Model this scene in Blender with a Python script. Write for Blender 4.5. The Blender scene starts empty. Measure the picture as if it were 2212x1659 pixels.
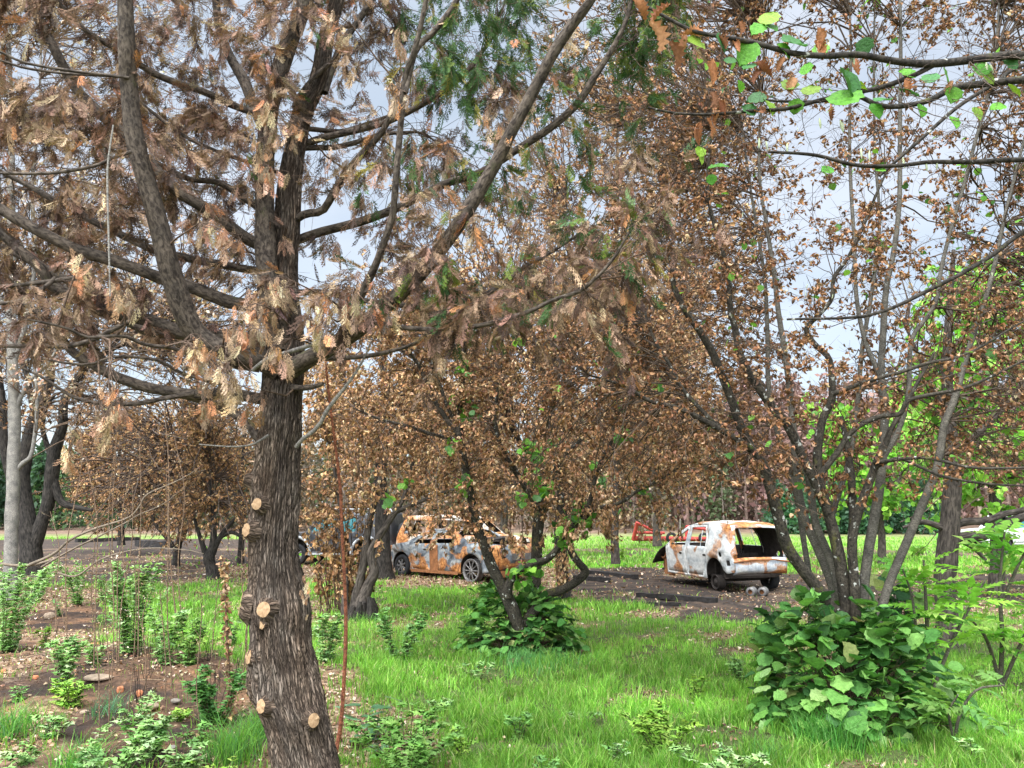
import bpy, math, numpy as np
from mathutils import Vector
rng = np.random.default_rng(7)
sc = bpy.context.scene
R = math.radians
# ---------------------------------------------------------------- camera
CAM_H, PITCH, FPX = 1.7, R(9.8), 1640.0          # focal length in 2212-wide picture units
cam_d = bpy.data.cameras.new("camera"); cam = bpy.data.objects.new("camera", cam_d)
sc.collection.objects.link(cam); sc.camera = cam
cam_d.sensor_width = 36.0; cam_d.lens = 36.0 * FPX / 2212.0
cam_d.clip_start = 0.05; cam_d.clip_end = 5000
cam.location = (0, 0, CAM_H); cam.rotation_euler = (R(90) + PITCH, 0, 0)
# ---------------------------------------------------------------- sky and sun (bright overcast)
SUN_EL, SUN_AZ = R(58), R(205)                   # high, behind the camera to the left
world = bpy.data.worlds.new("World"); sc.world = world; world.use_nodes = True
wt = world.node_tree; wt.nodes.clear()
def wn(t, **k):
    n = wt.nodes.new(t)
    for a, b in k.items(): setattr(n, a, b)
    return n
def wmath(op, a, b=None, c=None):
    n = wn("ShaderNodeMath", operation=op)
    for i, v in enumerate((a, b, c)):
        if v is None: continue
        if isinstance(v, (int, float)): n.inputs[i].default_value = v
        else: wt.links.new(v, n.inputs[i])
    return n.outputs[0]
wout = wn("ShaderNodeOutputWorld"); wadd = wn("ShaderNodeAddShader")
bg1 = wn("ShaderNodeBackground"); bg2 = wn("ShaderNodeBackground")
sky = wn("ShaderNodeTexSky"); sky.sky_type = 'NISHITA'; sky.sun_disc = False
sky.sun_elevation = SUN_EL; sky.sun_rotation = SUN_AZ
wt.links.new(sky.outputs[0], bg1.inputs[0]); bg1.inputs[1].default_value = 0.05
tc = wn("ShaderNodeTexCoord"); sep = wn("ShaderNodeSeparateXYZ"); wt.links.new(tc.outputs["Generated"], sep.inputs[0])
cn = wn("ShaderNodeTexNoise"); cn.inputs["Scale"].default_value = 2.6; cn.inputs["Detail"].default_value = 5; cn.inputs["Roughness"].default_value = 0.5
cm = wn("ShaderNodeMapping"); cm.inputs["Scale"].default_value = (1, 1, 2.6)
wt.links.new(tc.outputs["Generated"], cm.inputs[0]); wt.links.new(cm.outputs[0], cn.inputs["Vector"])
cr = wn("ShaderNodeValToRGB"); wt.links.new(cn.outputs[0], cr.inputs[0])
cr.color_ramp.elements[0].position = 0.36; cr.color_ramp.elements[0].color = (0.66, 0.735, 0.80, 1)
cr.color_ramp.elements[1].position = 0.60; cr.color_ramp.elements[1].color = (0.92, 0.95, 0.98, 1)
wt.links.new(cr.outputs[0], bg2.inputs[0])
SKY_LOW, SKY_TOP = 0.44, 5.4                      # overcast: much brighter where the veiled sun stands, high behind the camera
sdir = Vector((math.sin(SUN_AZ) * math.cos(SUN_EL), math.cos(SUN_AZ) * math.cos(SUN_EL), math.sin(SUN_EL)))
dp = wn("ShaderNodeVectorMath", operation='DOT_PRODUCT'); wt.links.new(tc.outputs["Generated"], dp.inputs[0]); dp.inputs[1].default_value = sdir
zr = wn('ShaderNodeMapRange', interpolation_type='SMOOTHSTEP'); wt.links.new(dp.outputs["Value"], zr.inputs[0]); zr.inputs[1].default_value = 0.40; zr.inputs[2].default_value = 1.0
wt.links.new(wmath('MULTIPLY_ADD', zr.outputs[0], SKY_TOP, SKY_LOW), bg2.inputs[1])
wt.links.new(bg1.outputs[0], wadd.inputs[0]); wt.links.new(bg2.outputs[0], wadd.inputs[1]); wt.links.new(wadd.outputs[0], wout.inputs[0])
sun_d = bpy.data.lights.new("sun", 'SUN'); sun = bpy.data.objects.new("sun", sun_d); sc.collection.objects.link(sun)
sun_d.energy = 1.5; sun_d.angle = R(12); sun_d.color = (1.0, 0.96, 0.90)
sun.rotation_euler = sdir.to_track_quat('Z', 'Y').to_euler()
sc.view_settings.view_transform = 'Standard'; sc.view_settings.look = 'None'
sc.view_settings.exposure = 0.78; sc.view_settings.gamma = 1.0
sc.cycles.max_bounces = 6; sc.cycles.diffuse_bounces = 3; sc.cycles.transmission_bounces = 3
sc.cycles.transparent_max_bounces = 6; sc.cycles.glossy_bounces = 2
sc.render.use_persistent_data = False

# ---------------------------------------------------------------- helpers: pixels -> points, noise
CP, SP = math.cos(PITCH), math.sin(PITCH)
def P(px, py, Y):
    """world point on the ray of picture point (px, py) at depth Y"""
    px = np.asarray(px, float); py = np.asarray(py, float); Y = np.asarray(Y, float)
    v = (829.5 - py) / FPX
    s = Y / (CP - v * SP)
    return np.stack(np.broadcast_arrays((px - 1106) / FPX * s, Y, CAM_H + s * (SP + v * CP)), -1)
def G(px, py):
    """point of the ground under picture point (px, py)"""
    d = P(px, py, 1.0) - np.array([0, 0, CAM_H]); z0 = 0.0
    for _ in range(4):
        t = (z0 - CAM_H) / d[2]; q = d * t; z0 = float(gh(q[0], q[1]))
    return np.array([q[0], q[1], z0])
def toPix(x, y, z=0.0):
    x = np.asarray(x, float); y = np.asarray(y, float)
    dz = z - CAM_H
    fwd = y * CP + dz * SP; up = -y * SP + dz * CP
    fwd = np.where(fwd < 0.3, 0.3, fwd)
    return 1106 + FPX * x / fwd, 829.5 - FPX * up / fwd
def mperpx(Y): return Y / FPX * 1.02
_T = np.random.default_rng(99).random((256, 256)).astype(np.float32)
def vnoise(x, y, z=0.0, s=0):
    """value noise from a wrapped table; z may be an array or a number"""
    flat = np.ndim(z) == 0
    x = np.asarray(x, np.float32); y = np.asarray(y, np.float32)
    if not flat: x, y, z = np.broadcast_arrays(x, y, np.asarray(z, np.float32))
    fx0 = np.floor(x); fy0 = np.floor(y); ix = fx0.astype(np.int32); iy = fy0.astype(np.int32)
    fx = x - fx0; fy = y - fy0; fx = fx * fx * (3 - 2 * fx); fy = fy * fy * (3 - 2 * fy)
    def layer(iz):
        ax = (ix + iz * 57 + s * 131) & 255; ay = (iy + iz * 113 + s * 71) & 255; bx = (ax + 1) & 255; by = (ay + 1) & 255
        a = _T[ax, ay]; b = _T[bx, ay]; c = _T[ax, by]; d = _T[bx, by]
        u = a + (b - a) * fx; return u + ((c + (d - c) * fx) - u) * fy
    if flat: return layer(int(math.floor(z * 7.3)) if z else 0)
    fz0 = np.floor(z); iz = fz0.astype(np.int32); fz = z - fz0; fz = fz * fz * (3 - 2 * fz)
    u = layer(iz); return u + (layer(iz + 1) - u) * fz
def fbm(x, y, z=0.0, s=0, o=4):
    r = 0; a = 0.5
    for i in range(o):
        r = r + a * vnoise(np.asarray(x) * 2 ** i, np.asarray(y) * 2 ** i, (z * 2 ** i if np.ndim(z) else z), s + i * 17); a *= 0.5
    return r / (1 - 0.5 ** o)
def sstep(a, b, x):
    t = np.clip((x - a) / (b - a), 0, 1); return t * t * (3 - 2 * t)
def gh(x, y):
    """height of the ground"""
    x = np.asarray(x, float); y = np.asarray(y, float)
    near = (fbm(x * 0.55, y * 0.55, 0, 3) - 0.5) * 0.16
    mound = 0.26 * np.exp(-((x + 3.9) / 2.2) ** 2 - ((y - 8.4) / 1.8) ** 2)
    hill = (3 + 13 * sstep(-50, 70, x)) * sstep(58, 240, y) + 10 * sstep(60, 260, y) * (fbm(x / 70, y / 70, 0, 77, 3) - .5)
    return near * sstep(400, 30, y) + mound + hill
def norm(a): return a / np.maximum(np.linalg.norm(a, axis=-1, keepdims=True), 1e-9)

# ---------------------------------------------------------------- mesh builder
class MB:
    def __init__(s): s.V = []; s.F = {3: [], 4: []}; s.C = []; s.B = []; s.n = 0
    def add(s, V, F, C=(0.5, 0.5, 0.5), B=None):
        V = np.asarray(V, float).reshape(-1, 3); F = np.asarray(F, np.int64)
        if len(V) == 0: return s
        s.V.append(V)
        if len(F): s.F[F.shape[1]].append(F + s.n)
        C = np.asarray(C, float)
        s.C.append(np.broadcast_to(C, (len(V), 3)) if C.ndim == 1 else C)
        s.B.append(V if B is None else np.asarray(B, float).reshape(-1, 3)); s.n += len(V)
        return s
    def both(s, V, F3, F4, C=(.5, .5, .5)):
        b = s.n; s.add(V, F4, C)
        if len(F3): s.F[3].append(np.asarray(F3, np.int64) + b)
        return s
    def empty(s): return s.n == 0
    def build(s, name, mat, parent=None, smooth=True, origin=None, label=None, cat=None, group=None, kind=None):
        V = np.concatenate(s.V) if s.V else np.zeros((0, 3))
        off = np.array(parent['_o']) if parent is not None and '_o' in parent else np.zeros(3)
        loc = np.zeros(3)
        if parent is None and origin is not None: off = loc = np.asarray(origin, float)
        me = bpy.data.meshes.new(name)
        f4 = np.concatenate(s.F[4]) if s.F[4] else np.zeros((0, 4), np.int64)
        f3 = np.concatenate(s.F[3]) if s.F[3] else np.zeros((0, 3), np.int64)
        me.vertices.add(len(V)); me.vertices.foreach_set("co", (V - off).astype(np.float32).ravel())
        me.loops.add(f4.size + f3.size); me.polygons.add(len(f4) + len(f3))
        me.loops.foreach_set("vertex_index", np.concatenate([f4.ravel(), f3.ravel()]).astype(np.int32))
        ls = np.concatenate([np.arange(len(f4)) * 4, f4.size + np.arange(len(f3)) * 3]).astype(np.int32)
        me.polygons.foreach_set("loop_start", ls)
        me.polygons.foreach_set("use_smooth", np.full(len(ls), smooth))
        C = np.concatenate(s.C) if s.C else np.zeros((0, 3))
        a = me.color_attributes.new("Col", 'FLOAT_COLOR', 'POINT')
        a.data.foreach_set("color", np.concatenate([C, np.ones((len(C), 1))], 1).astype(np.float32).ravel())
        b = me.attributes.new("bk", 'FLOAT_VECTOR', 'POINT')
        b.data.foreach_set("vector", (np.concatenate(s.B) if s.B else np.zeros((0, 3))).astype(np.float32).ravel())
        me.update(calc_edges=True)
        me.materials.append(mat)
        o = bpy.data.objects.new(name, me); sc.collection.objects.link(o); o.location = loc
        if parent is not None: o.parent = parent
        tag(o, label, cat, group, kind)
        return o
def tag(o, label=None, cat=None, group=None, kind=None):
    for k, v in (("label", label), ("category", cat), ("group", group), ("kind", kind)):
        if v: o[k] = v
    return o
def thing(name, loc, label, cat, group=None, rz=0.0, world_children=True):
    """an Empty at the thing's base that parents its parts (parts are given in world coordinates unless world_children is False)"""
    o = bpy.data.objects.new(name, None); sc.collection.objects.link(o)
    o.location = tuple(float(v) for v in loc); o.rotation_euler = (0, 0, rz); o.empty_display_size = 0.2
    if world_children: o['_o'] = [float(v) for v in loc]
    return tag(o, label, cat, group)

# tubes ------------------------------------------------------------
def resample(pts, rad, n):
    """smooth (Catmull-Rom) resampling of a traced limb"""
    p = np.asarray(pts, float); r = np.asarray(rad, float)
    p = np.concatenate([p[:1] * 2 - p[1:2], p, p[-1:] * 2 - p[-2:-1]]); k = len(p) - 3
    t = np.linspace(0, k - 1e-6, n); i = t.astype(int); f = (t - i)[:, None]
    a, b, c, d = p[i], p[i + 1], p[i + 2], p[i + 3]
    q = 0.5 * (2 * b + (c - a) * f + (2 * a - 5 * b + 4 * c - d) * f ** 2 + (3 * b - a - 3 * c + d) * f ** 3)
    return q, np.interp(t, np.arange(k + 1), r)
def tube(mb, pts, rad, sides=8, C=(.5, .5, .5), rough=0.0, cap=True, seed=0, stretch=1.0):
    p = np.asarray(pts, float); r = np.broadcast_to(np.asarray(rad, float), (len(p),)); n = len(p)
    t = norm(np.gradient(p, axis=0)); m = norm(t.mean(0)); ref = np.eye(3)[np.argmin(np.abs(m))]
    b = norm(np.cross(t, ref)); c = norm(np.cross(b, t))
    an = np.linspace(0, 2 * np.pi, sides, endpoint=False)
    L = np.concatenate([[0], np.cumsum(np.linalg.norm(np.diff(p, axis=0), axis=1))])
    rr = r[:, None] * np.ones((1, sides))
    if rough:
        rr = rr * (1 + rough * 2 * (fbm(np.cos(an)[None] * 1.5 + seed * 3.1, np.sin(an)[None] * 1.5, L[:, None] / max(r.mean(), .004) * 0.35, seed, 3) - 0.5))
    V = p[:, None] + rr[..., None] * (np.cos(an)[None, :, None] * b[:, None] + np.sin(an)[None, :, None] * c[:, None])
    B = np.stack([np.cos(an)[None] * r[:, None], np.sin(an)[None] * r[:, None], (L[:, None] * stretch + seed * 1.7) * np.ones((1, sides))], -1)
    i = np.arange(n - 1)[:, None] * sides; j = np.arange(sides)[None]; jn = (j + 1) % sides
    F = np.stack([i + j, i + jn, i + sides + jn, i + sides + j], -1).reshape(-1, 4)
    mb.add(V, F, C, B)
    if cap:
        mb.add(np.concatenate([V[-1], p[-1:] + t[-1:] * r[-1] * 0.4]), np.stack([np.arange(sides), (np.arange(sides) + 1) % sides, np.full(sides, sides)], 1), C, np.concatenate([B[-1], B[-1].mean(0, keepdims=True)]))
    return mb
def tubes(mb, Pts, Rad, sides=4, C=(.5, .5, .5)):
    """many thin twigs at once: Pts (N,n,3), Rad (N,n)"""
    Pts = np.asarray(Pts, float); N, n, _ = Pts.shape
    if N == 0: return mb
    t = norm(np.gradient(Pts, axis=1)); m = norm(t.mean(1)); ref = np.eye(3)[np.argmin(np.abs(m), axis=1)]
    b = norm(np.cross(t, ref[:, None])); c = np.cross(b, t)
    an = np.linspace(0, 2 * np.pi, sides, endpoint=False)
    V = Pts[:, :, None] + np.asarray(Rad)[:, :, None, None] * (np.cos(an)[:, None] * b[:, :, None] + np.sin(an)[:, None] * c[:, :, None])
    k = np.arange(N)[:, None, None] * n * sides; i = np.arange(n - 1)[None, :, None] * sides; j = np.arange(sides)[None, None]; jn = (j + 1) % sides
    F = np.stack([k + i + j, k + i + jn, k + i + sides + jn, k + i + sides + j], -1).reshape(-1, 4)
    C = np.asarray(C, float)
    if C.ndim == 2: C = np.repeat(C, n * sides, 0)
    return mb.add(V, F, C)
# instanced leaves -------------------------------------------------
def frames(d, up):
    """rotation matrices whose local Y is d and local Z leans to up"""
    y = norm(d); x = norm(np.cross(y, up)); zz = np.cross(x, y)
    return np.stack([x, y, zz], -1)
def rdirs(n, r=rng):
    return norm(r.normal(size=(n, 3)))
def scatter(mb, tpls, pos, d, up, scale, col, r=rng):
    """copies of leaf templates (V,F) at pos with local Y along d"""
    N = len(pos); which = r.integers(0, len(tpls), N); M = frames(d, up); scale = np.broadcast_to(scale, (N,)); col = np.broadcast_to(col, (N, 3))
    for k, (V, F) in enumerate(tpls):
        s = np.nonzero(which == k)[0]
        if not len(s): continue
        V = np.asarray(V, float); F = np.asarray(F)
        W = np.einsum('nij,kj->nki', M[s], V) * scale[s][:, None, None] + pos[s][:, None]
        FF = (F[None] + (np.arange(len(s)) * len(V))[:, None, None]).reshape(-1, F.shape[1])
        mb.add(W.reshape(-1, 3), FF, np.repeat(col[s], len(V), 0), np.tile(V, (len(s), 1)) + np.repeat(pos[s], len(V), 0) * 3)
    return mb
def pal(n, cols, w=None, jit=0.18, r=rng):
    cols = np.asarray(cols, float); w = None if w is None else np.asarray(w) / np.sum(w)
    c = cols[r.choice(len(cols), n, p=w)]
    return np.clip(c * (1 + r.normal(size=(n, 1)) * jit) * (1 + r.normal(size=(n, 3)) * jit * .25), .004, .95)

# ---------------------------------------------------------------- materials
def mat(name):
    m = bpy.data.materials.new(name); m.use_nodes = True; nt = m.node_tree; nt.nodes.clear()
    return m, nt
def nd(nt, t, ins=None, **k):
    n = nt.nodes.new(t)
    for a, b in k.items(): setattr(n, a, b)
    for a, v in (ins or {}).items():
        if isinstance(v, bpy.types.NodeSocket): nt.links.new(v, n.inputs[a])
        else: n.inputs[a].default_value = v
    return n
def ramp(nt, fac, stops):
    n = nd(nt, "ShaderNodeValToRGB", {0: fac}); e = n.color_ramp.elements
    while len(e) < len(stops): e.new(0.5)
    for i, (p, c) in enumerate(stops): e[i].position = p; e[i].color = tuple(c) + ((1,) if len(c) == 3 else ())
    return n.outputs[0]
def mixc(nt, fac, a, b, mode='MIX'):
    n = nd(nt, "ShaderNodeMix", data_type='RGBA', blend_type=mode)
    for i, v in ((0, fac), (6, a), (7, b)):
        if isinstance(v, bpy.types.NodeSocket): nt.links.new(v, n.inputs[i])
        else: n.inputs[i].default_value = v if i == 0 else (tuple(v) + (1,) if len(v) == 3 else v)
    return n.outputs[2]
def leaf_mat(name, trans=0.35, rough=0.6, spec=0.25, vein=0.0):
    m, nt = mat(name)
    at = nd(nt, "ShaderNodeAttribute", attribute_name="Col"); bk = nd(nt, "ShaderNodeAttribute", attribute_name="bk")
    nz = nd(nt, "ShaderNodeTexNoise", {"Vector": bk.outputs["Vector"], "Scale": 9.0, "Detail": 2.0})
    c = mixc(nt, 1.0, at.outputs["Color"], ramp(nt, nz.outputs[0], [(0.3, (.72, .72, .72)), (0.7, (1.2, 1.2, 1.2))]), 'MULTIPLY')
    p = nd(nt, "ShaderNodeBsdfPrincipled", {"Base Color": c, "Roughness": rough, "Specular IOR Level": spec})
    if vein:
        bp = nd(nt, "ShaderNodeBump", {"Height": nz.outputs[0], "Strength": vein, "Distance": 0.01}); nt.links.new(bp.outputs[0], p.inputs["Normal"])
    t = nd(nt, "ShaderNodeBsdfTranslucent", {"Color": mixc(nt, 1.0, c, (1.25, 1.3, .75), 'MULTIPLY')})
    mx = nd(nt, "ShaderNodeMixShader", {0: trans, 1: p.outputs[0], 2: t.outputs[0]})
    nd(nt, "ShaderNodeOutputMaterial", {0: mx.outputs[0]}); return m
def bark_mat(name, dark, light, scale=40.0, bump=0.6, spots=None, stretch=0.12, dist=0.01, moss=None):
    """bark: furrows running along the limb ('bk' holds limb coordinates); tinted by Col"""
    m, nt = mat(name)
    bk = nd(nt, "ShaderNodeAttribute", attribute_name="bk"); at = nd(nt, "ShaderNodeAttribute", attribute_name="Col")
    mp = nd(nt, "ShaderNodeMapping", {"Vector": bk.outputs["Vector"], "Scale": (1, 1, stretch)})
    n1 = nd(nt, "ShaderNodeTexNoise", {"Vector": mp.outputs[0], "Scale": scale, "Detail": 6.0, "Roughness": 0.62, "Distortion": 0.5})
    n2 = nd(nt, "ShaderNodeTexNoise", {"Vector": bk.outputs["Vector"], "Scale": scale * .18, "Detail": 4.0})
    c = ramp(nt, n1.outputs[0], [(0.38, dark), (0.5, tuple((a + b) / 2 for a, b in zip(dark, light))), (0.62, light)])
    c = mixc(nt, 1.0, c, ramp(nt, n2.outputs[0], [(0.3, (.62, .62, .62)), (0.7, (1.3, 1.27, 1.22))]), 'MULTIPLY')
    c = mixc(nt, 1.0, c, nd(nt, "ShaderNodeVectorMath", {0: at.outputs["Color"], 1: (2, 2, 2)}, operation='MULTIPLY').outputs[0], 'MULTIPLY')
    if spots:
        n3 = nd(nt, "ShaderNodeTexNoise", {"Vector": bk.outputs["Vector"], "Scale": 17.0, "Detail": 3.0, "Roughness": .55})
        c = mixc(nt, ramp(nt, n3.outputs[0], [(spots[0], (0, 0, 0)), (spots[0] + .04, (1, 1, 1))]), c, spots[1])
    if moss:
        n4 = nd(nt, "ShaderNodeTexNoise", {"Vector": bk.outputs["Vector"], "Scale": 5.0, "Detail": 5.0, "Roughness": .65})
        c = mixc(nt, ramp(nt, n4.outputs[0], [(moss[0], (0, 0, 0)), (moss[0] + .1, (1, 1, 1))]), c, moss[1])
    p = nd(nt, "ShaderNodeBsdfPrincipled", {"Base Color": c, "Roughness": 0.88, "Specular IOR Level": 0.2})
    bp = nd(nt, "ShaderNodeBump", {"Height": n1.outputs[0], "Strength": bump, "Distance": dist}); nt.links.new(bp.outputs[0], p.inputs["Normal"])
    nd(nt, "ShaderNodeOutputMaterial", {0: p.outputs[0]}); return m
def plain_mat(name, col, rough=0.6, metal=0.0, var=0.25, scale=12.0, bump=0.1, dist=0.01):
    m, nt = mat(name); t = nd(nt, "ShaderNodeTexCoord")
    n1 = nd(nt, "ShaderNodeTexNoise", {"Vector": t.outputs["Object"], "Scale": scale, "Detail": 6.0, "Roughness": .6})
    c = ramp(nt, n1.outputs[0], [(0.3, [v * (1 - var) for v in col]), (0.7, [min(1, v * (1 + var)) for v in col])])
    p = nd(nt, "ShaderNodeBsdfPrincipled", {"Base Color": c, "Roughness": rough, "Metallic": metal, "Specular IOR Level": 0.3})
    bp = nd(nt, "ShaderNodeBump", {"Height": n1.outputs[0], "Strength": bump, "Distance": dist}); nt.links.new(bp.outputs[0], p.inputs["Normal"])
    nd(nt, "ShaderNodeOutputMaterial", {0: p.outputs[0]}); return m

M = {}
M['leaf_dry'] = leaf_mat("dry_leaf", 0.17, 0.7, 0.15)
M['leaf_green'] = leaf_mat("green_leaf", 0.38, 0.5, 0.3)
M['leaf_bush'] = leaf_mat("bush_leaf", 0.28, 0.55, 0.22, 0.35)
M['frond'] = leaf_mat("conifer_frond", 0.12, 0.7, 0.15)
M['grass'] = leaf_mat("grass_blade", 0.40, 0.5, 0.3)
M['conifer_bark'] = bark_mat("conifer_bark", (.03, .021, .017), (.30, .245, .20), 70, 1.0, stretch=0.16, dist=0.012)
M['conifer_limb'] = bark_mat("conifer_limb_bark", (.03, .023, .019), (.125, .10, .08), 70, 0.8, stretch=0.5, moss=(.62, (.10, .10, .045)))
M['hazel_bark'] = bark_mat("hazel_bark", (.016, .014, .011), (.07, .06, .047), 60, 0.5, spots=(.635, (.38, .38, .34)), stretch=.8, moss=(.60, (.10, .10, .025)))
M['hazel_pale'] = bark_mat("pale_hazel_bark", (.05, .046, .038), (.14, .128, .108), 60, 0.4, spots=(.70, (.45, .45, .42)), stretch=2.0, moss=(.72, (.12, .12, .05)))
M['char_bark'] = bark_mat("charred_bark", (.010, .009, .008), (.055, .048, .042), 45, 0.9, stretch=0.2)
M['burnt_bark'] = bark_mat("burnt_bark", (.03, .025, .021), (.12, .10, .085), 45, 0.9, stretch=0.2)
M['poplar_bark'] = bark_mat("pale_smooth_bark", (.12, .11, .10), (.26, .245, .22), 60, 0.3, stretch=2.4, spots=(.74, (.07, .06, .05)))
M['twig'] = bark_mat("twig_bark", (.05, .04, .035), (.16, .13, .11), 80, 0.2, stretch=1)

# furrowed conifer bark: fibrous plates parted by dark cracks
m, nt = mat("conifer_bark_plates"); bk = nd(nt, "ShaderNodeAttribute", attribute_name="bk"); at = nd(nt, "ShaderNodeAttribute", attribute_name="Col")
mp = nd(nt, "ShaderNodeMapping", {"Vector": bk.outputs["Vector"], "Scale": (1, 1, .13)})
ns = nd(nt, "ShaderNodeTexNoise", {"Vector": mp.outputs[0], "Scale": 22.0, "Detail": 4.0})
wv = nd(nt, "ShaderNodeVectorMath", {0: ns.outputs["Color"], 1: (.045, .045, .03)}, operation='MULTIPLY'); wv2 = nd(nt, "ShaderNodeVectorMath", {0: mp.outputs[0], 1: wv.outputs[0]}, operation='ADD')
vo = nd(nt, "ShaderNodeTexVoronoi", {"Vector": wv2.outputs[0], "Scale": 52.0}, feature='DISTANCE_TO_EDGE')
vo2 = nd(nt, "ShaderNodeTexVoronoi", {"Vector": wv2.outputs[0], "Scale": 120.0}, feature='DISTANCE_TO_EDGE')
cr1 = ramp(nt, vo.outputs["Distance"], [(.0, (.12, .12, .12)), (.07, (.6, .6, .6)), (.24, (1, 1, 1))]); cr2 = ramp(nt, vo2.outputs["Distance"], [(.0, (.35, .35, .35)), (.16, (1, 1, 1))])
hh = mixc(nt, 1.0, cr1, cr2, 'MULTIPLY')
n2 = nd(nt, "ShaderNodeTexNoise", {"Vector": bk.outputs["Vector"], "Scale": 7.0, "Detail": 5.0, "Roughness": .6})
n3 = nd(nt, "ShaderNodeTexNoise", {"Vector": mp.outputs[0], "Scale": 160.0, "Detail": 4.0, "Roughness": .6})
c = mixc(nt, hh, (.03, .023, .019), ramp(nt, n2.outputs[0], [(.3, (.13, .10, .08)), (.5, (.21, .17, .14)), (.7, (.30, .26, .225))]))
c = mixc(nt, 1.0, c, ramp(nt, n3.outputs[0], [(.35, (.65, .65, .65)), (.62, (1.25, 1.22, 1.2))]), 'MULTIPLY')
c = mixc(nt, 1.0, c, nd(nt, "ShaderNodeVectorMath", {0: at.outputs["Color"], 1: (2, 2, 2)}, operation='MULTIPLY').outputs[0], 'MULTIPLY')
p = nd(nt, "ShaderNodeBsdfPrincipled", {"Base Color": c, "Roughness": .9, "Specular IOR Level": .15})
bp = nd(nt, "ShaderNodeBump", {"Height": hh, "Strength": 1.0, "Distance": .014}); bp2 = nd(nt, "ShaderNodeBump", {"Height": n3.outputs[0], "Strength": .5, "Distance": .005, "Normal": bp.outputs[0]}); nt.links.new(bp2.outputs[0], p.inputs["Normal"])
nd(nt, "ShaderNodeOutputMaterial", {0: p.outputs[0]}); M['conifer_bark'] = m
# ================================================================ GROUND
def inpoly(px, py, poly):
    r = np.zeros(np.shape(px), bool); n = len(poly)
    for i in range(n):
        (x1, y1), (x2, y2) = poly[i], poly[(i + 1) % n]
        if y1 == y2: continue
        c = ((y1 > py) != (y2 > py)) & (px < (x2 - x1) * (py - y1) / (y2 - y1) + x1)
        r ^= c
    return r
# outlines traced on the picture and carried to the ground plane
def _wp(poly): return [tuple(P(a, b, 1.0)[:2] * CAM_H / max(1e-3, CAM_H - P(a, b, 1.0)[2])) for a, b in poly]
DIRT = _wp([(-700, 1262), (60, 1268), (150, 1272), (238, 1292), (235, 1390), (330, 1450), (470, 1440), (590, 1490), (640, 1700), (-700, 1700)])
CHAR = _wp([(-900, 1172), (100, 1166), (300, 1163), (600, 1166), (640, 1195), (640, 1258), (400, 1262), (80, 1266), (-900, 1262)])
LITTER = _wp([(560, 1205), (860, 1212), (1235, 1225), (1235, 1288), (1150, 1280), (900, 1266), (640, 1262), (540, 1245)])
ASH = _wp([(1225, 1226), (1400, 1224), (1720, 1240), (2800, 1236), (2800, 1345), (1900, 1330), (1750, 1345), (1540, 1337), (1400, 1312), (1225, 1292)])
ASH2 = _wp([(1250, 1186), (1420, 1184), (1440, 1199), (1250, 1202)])
ASH3 = _wp([(1690, 1192), (2500, 1188), (2500, 1200), (1690, 1206)])
LIT2 = _wp([(640, 1470), (740, 1480), (800, 1600), (760, 1700), (600, 1700), (600, 1500)])
def masks(x, y):
    x = np.asarray(x, float); y = np.asarray(y, float)
    w = np.clip(y / 16, .25, 1.6)
    dx0 = (fbm(x * .9 / w, y * .9 / w, 0, 21, 3) - .5) * 1.6 * w + (fbm(x * 5, y * 5, 0, 27, 2) - .5) * .5
    dy0 = (fbm(x * .9 / w, y * .9 / w, 0, 22, 3) - .5) * 1.6 * w + (fbm(x * 5, y * 5, 0, 28, 2) - .5) * .5
    def soft(poly, r=.45):
        acc = 0
        for i in range(4):
            a = i * 1.5708 + .5
            acc = acc + inpoly(x + dx0 + math.cos(a) * r * .4 * w, y + dy0 + math.sin(a) * r * .6 * w, poly)
        return acc / 4
    dirt = soft(DIRT); char = np.maximum.reduce([soft(CHAR), soft(ASH), soft(ASH2) * .8, soft(ASH3) * .7]); lit = np.maximum(soft(LITTER), soft(LIT2))
    patch = sstep(.55, .66, fbm(x * .8, y * .8, 4, 55)) * .8
    lit = np.maximum(lit, patch * (y < 40)); 
    grass = 1 - np.clip(dirt + char + lit, 0, 1)
    return grass, char, lit, dirt
def axis(parts):
    out = []
    for a, b, s in parts: out.append(np.arange(a, b, s))
    return np.concatenate(out)
geo = lambda a, b, n: np.geomspace(a, b, n)
ys = np.concatenate([[-30, -15, -6, -2, 0, 1.5, 2.5, 3.2], axis([(3.6, 12, .07), (12, 20, .11), (20, 34, .22)]), geo(34, 2400, 90)])
xh = np.concatenate([axis([(0, 6, .08), (6, 12, .16), (12, 22, .4)]), geo(22, 2400, 50)]); xs = np.concatenate([-xh[:0:-1], xh])
X, Y = np.meshgrid(xs, ys); g_, c_, l_, d_ = masks(X, Y)
micro = (fbm(X * 5, Y * 5, 0, 91) - .5) * (.03 + .11 * d_ + .03 * c_) * sstep(40, 20, Y)
Z = gh(X, Y) + micro
nx = len(xs); ii = np.arange(len(ys) - 1)[:, None] * nx; jj = np.arange(nx - 1)[None]
F = np.stack([ii + jj, ii + jj + 1, ii + nx + jj + 1, ii + nx + jj], -1).reshape(-1, 4)
gm = MB(); gm.add(np.stack([X, Y, Z], -1), F, np.stack([g_, c_, l_], -1).reshape(-1, 3))
m, nt = mat("ground_soil")
at = nd(nt, "ShaderNodeAttribute", attribute_name="Col"); sx = nd(nt, "ShaderNodeSeparateColor", {0: at.outputs["Color"]})
bk = nd(nt, "ShaderNodeAttribute", attribute_name="bk")
def nz(s, d=5.0, r=.6, v=None): return nd(nt, "ShaderNodeTexNoise", {"Vector": v or bk.outputs["Vector"], "Scale": s, "Detail": d, "Roughness": r}).outputs[0]
fine = nz(22, 6, .7); mid = nz(2.2, 5); big = nz(.5, 3)
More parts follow.
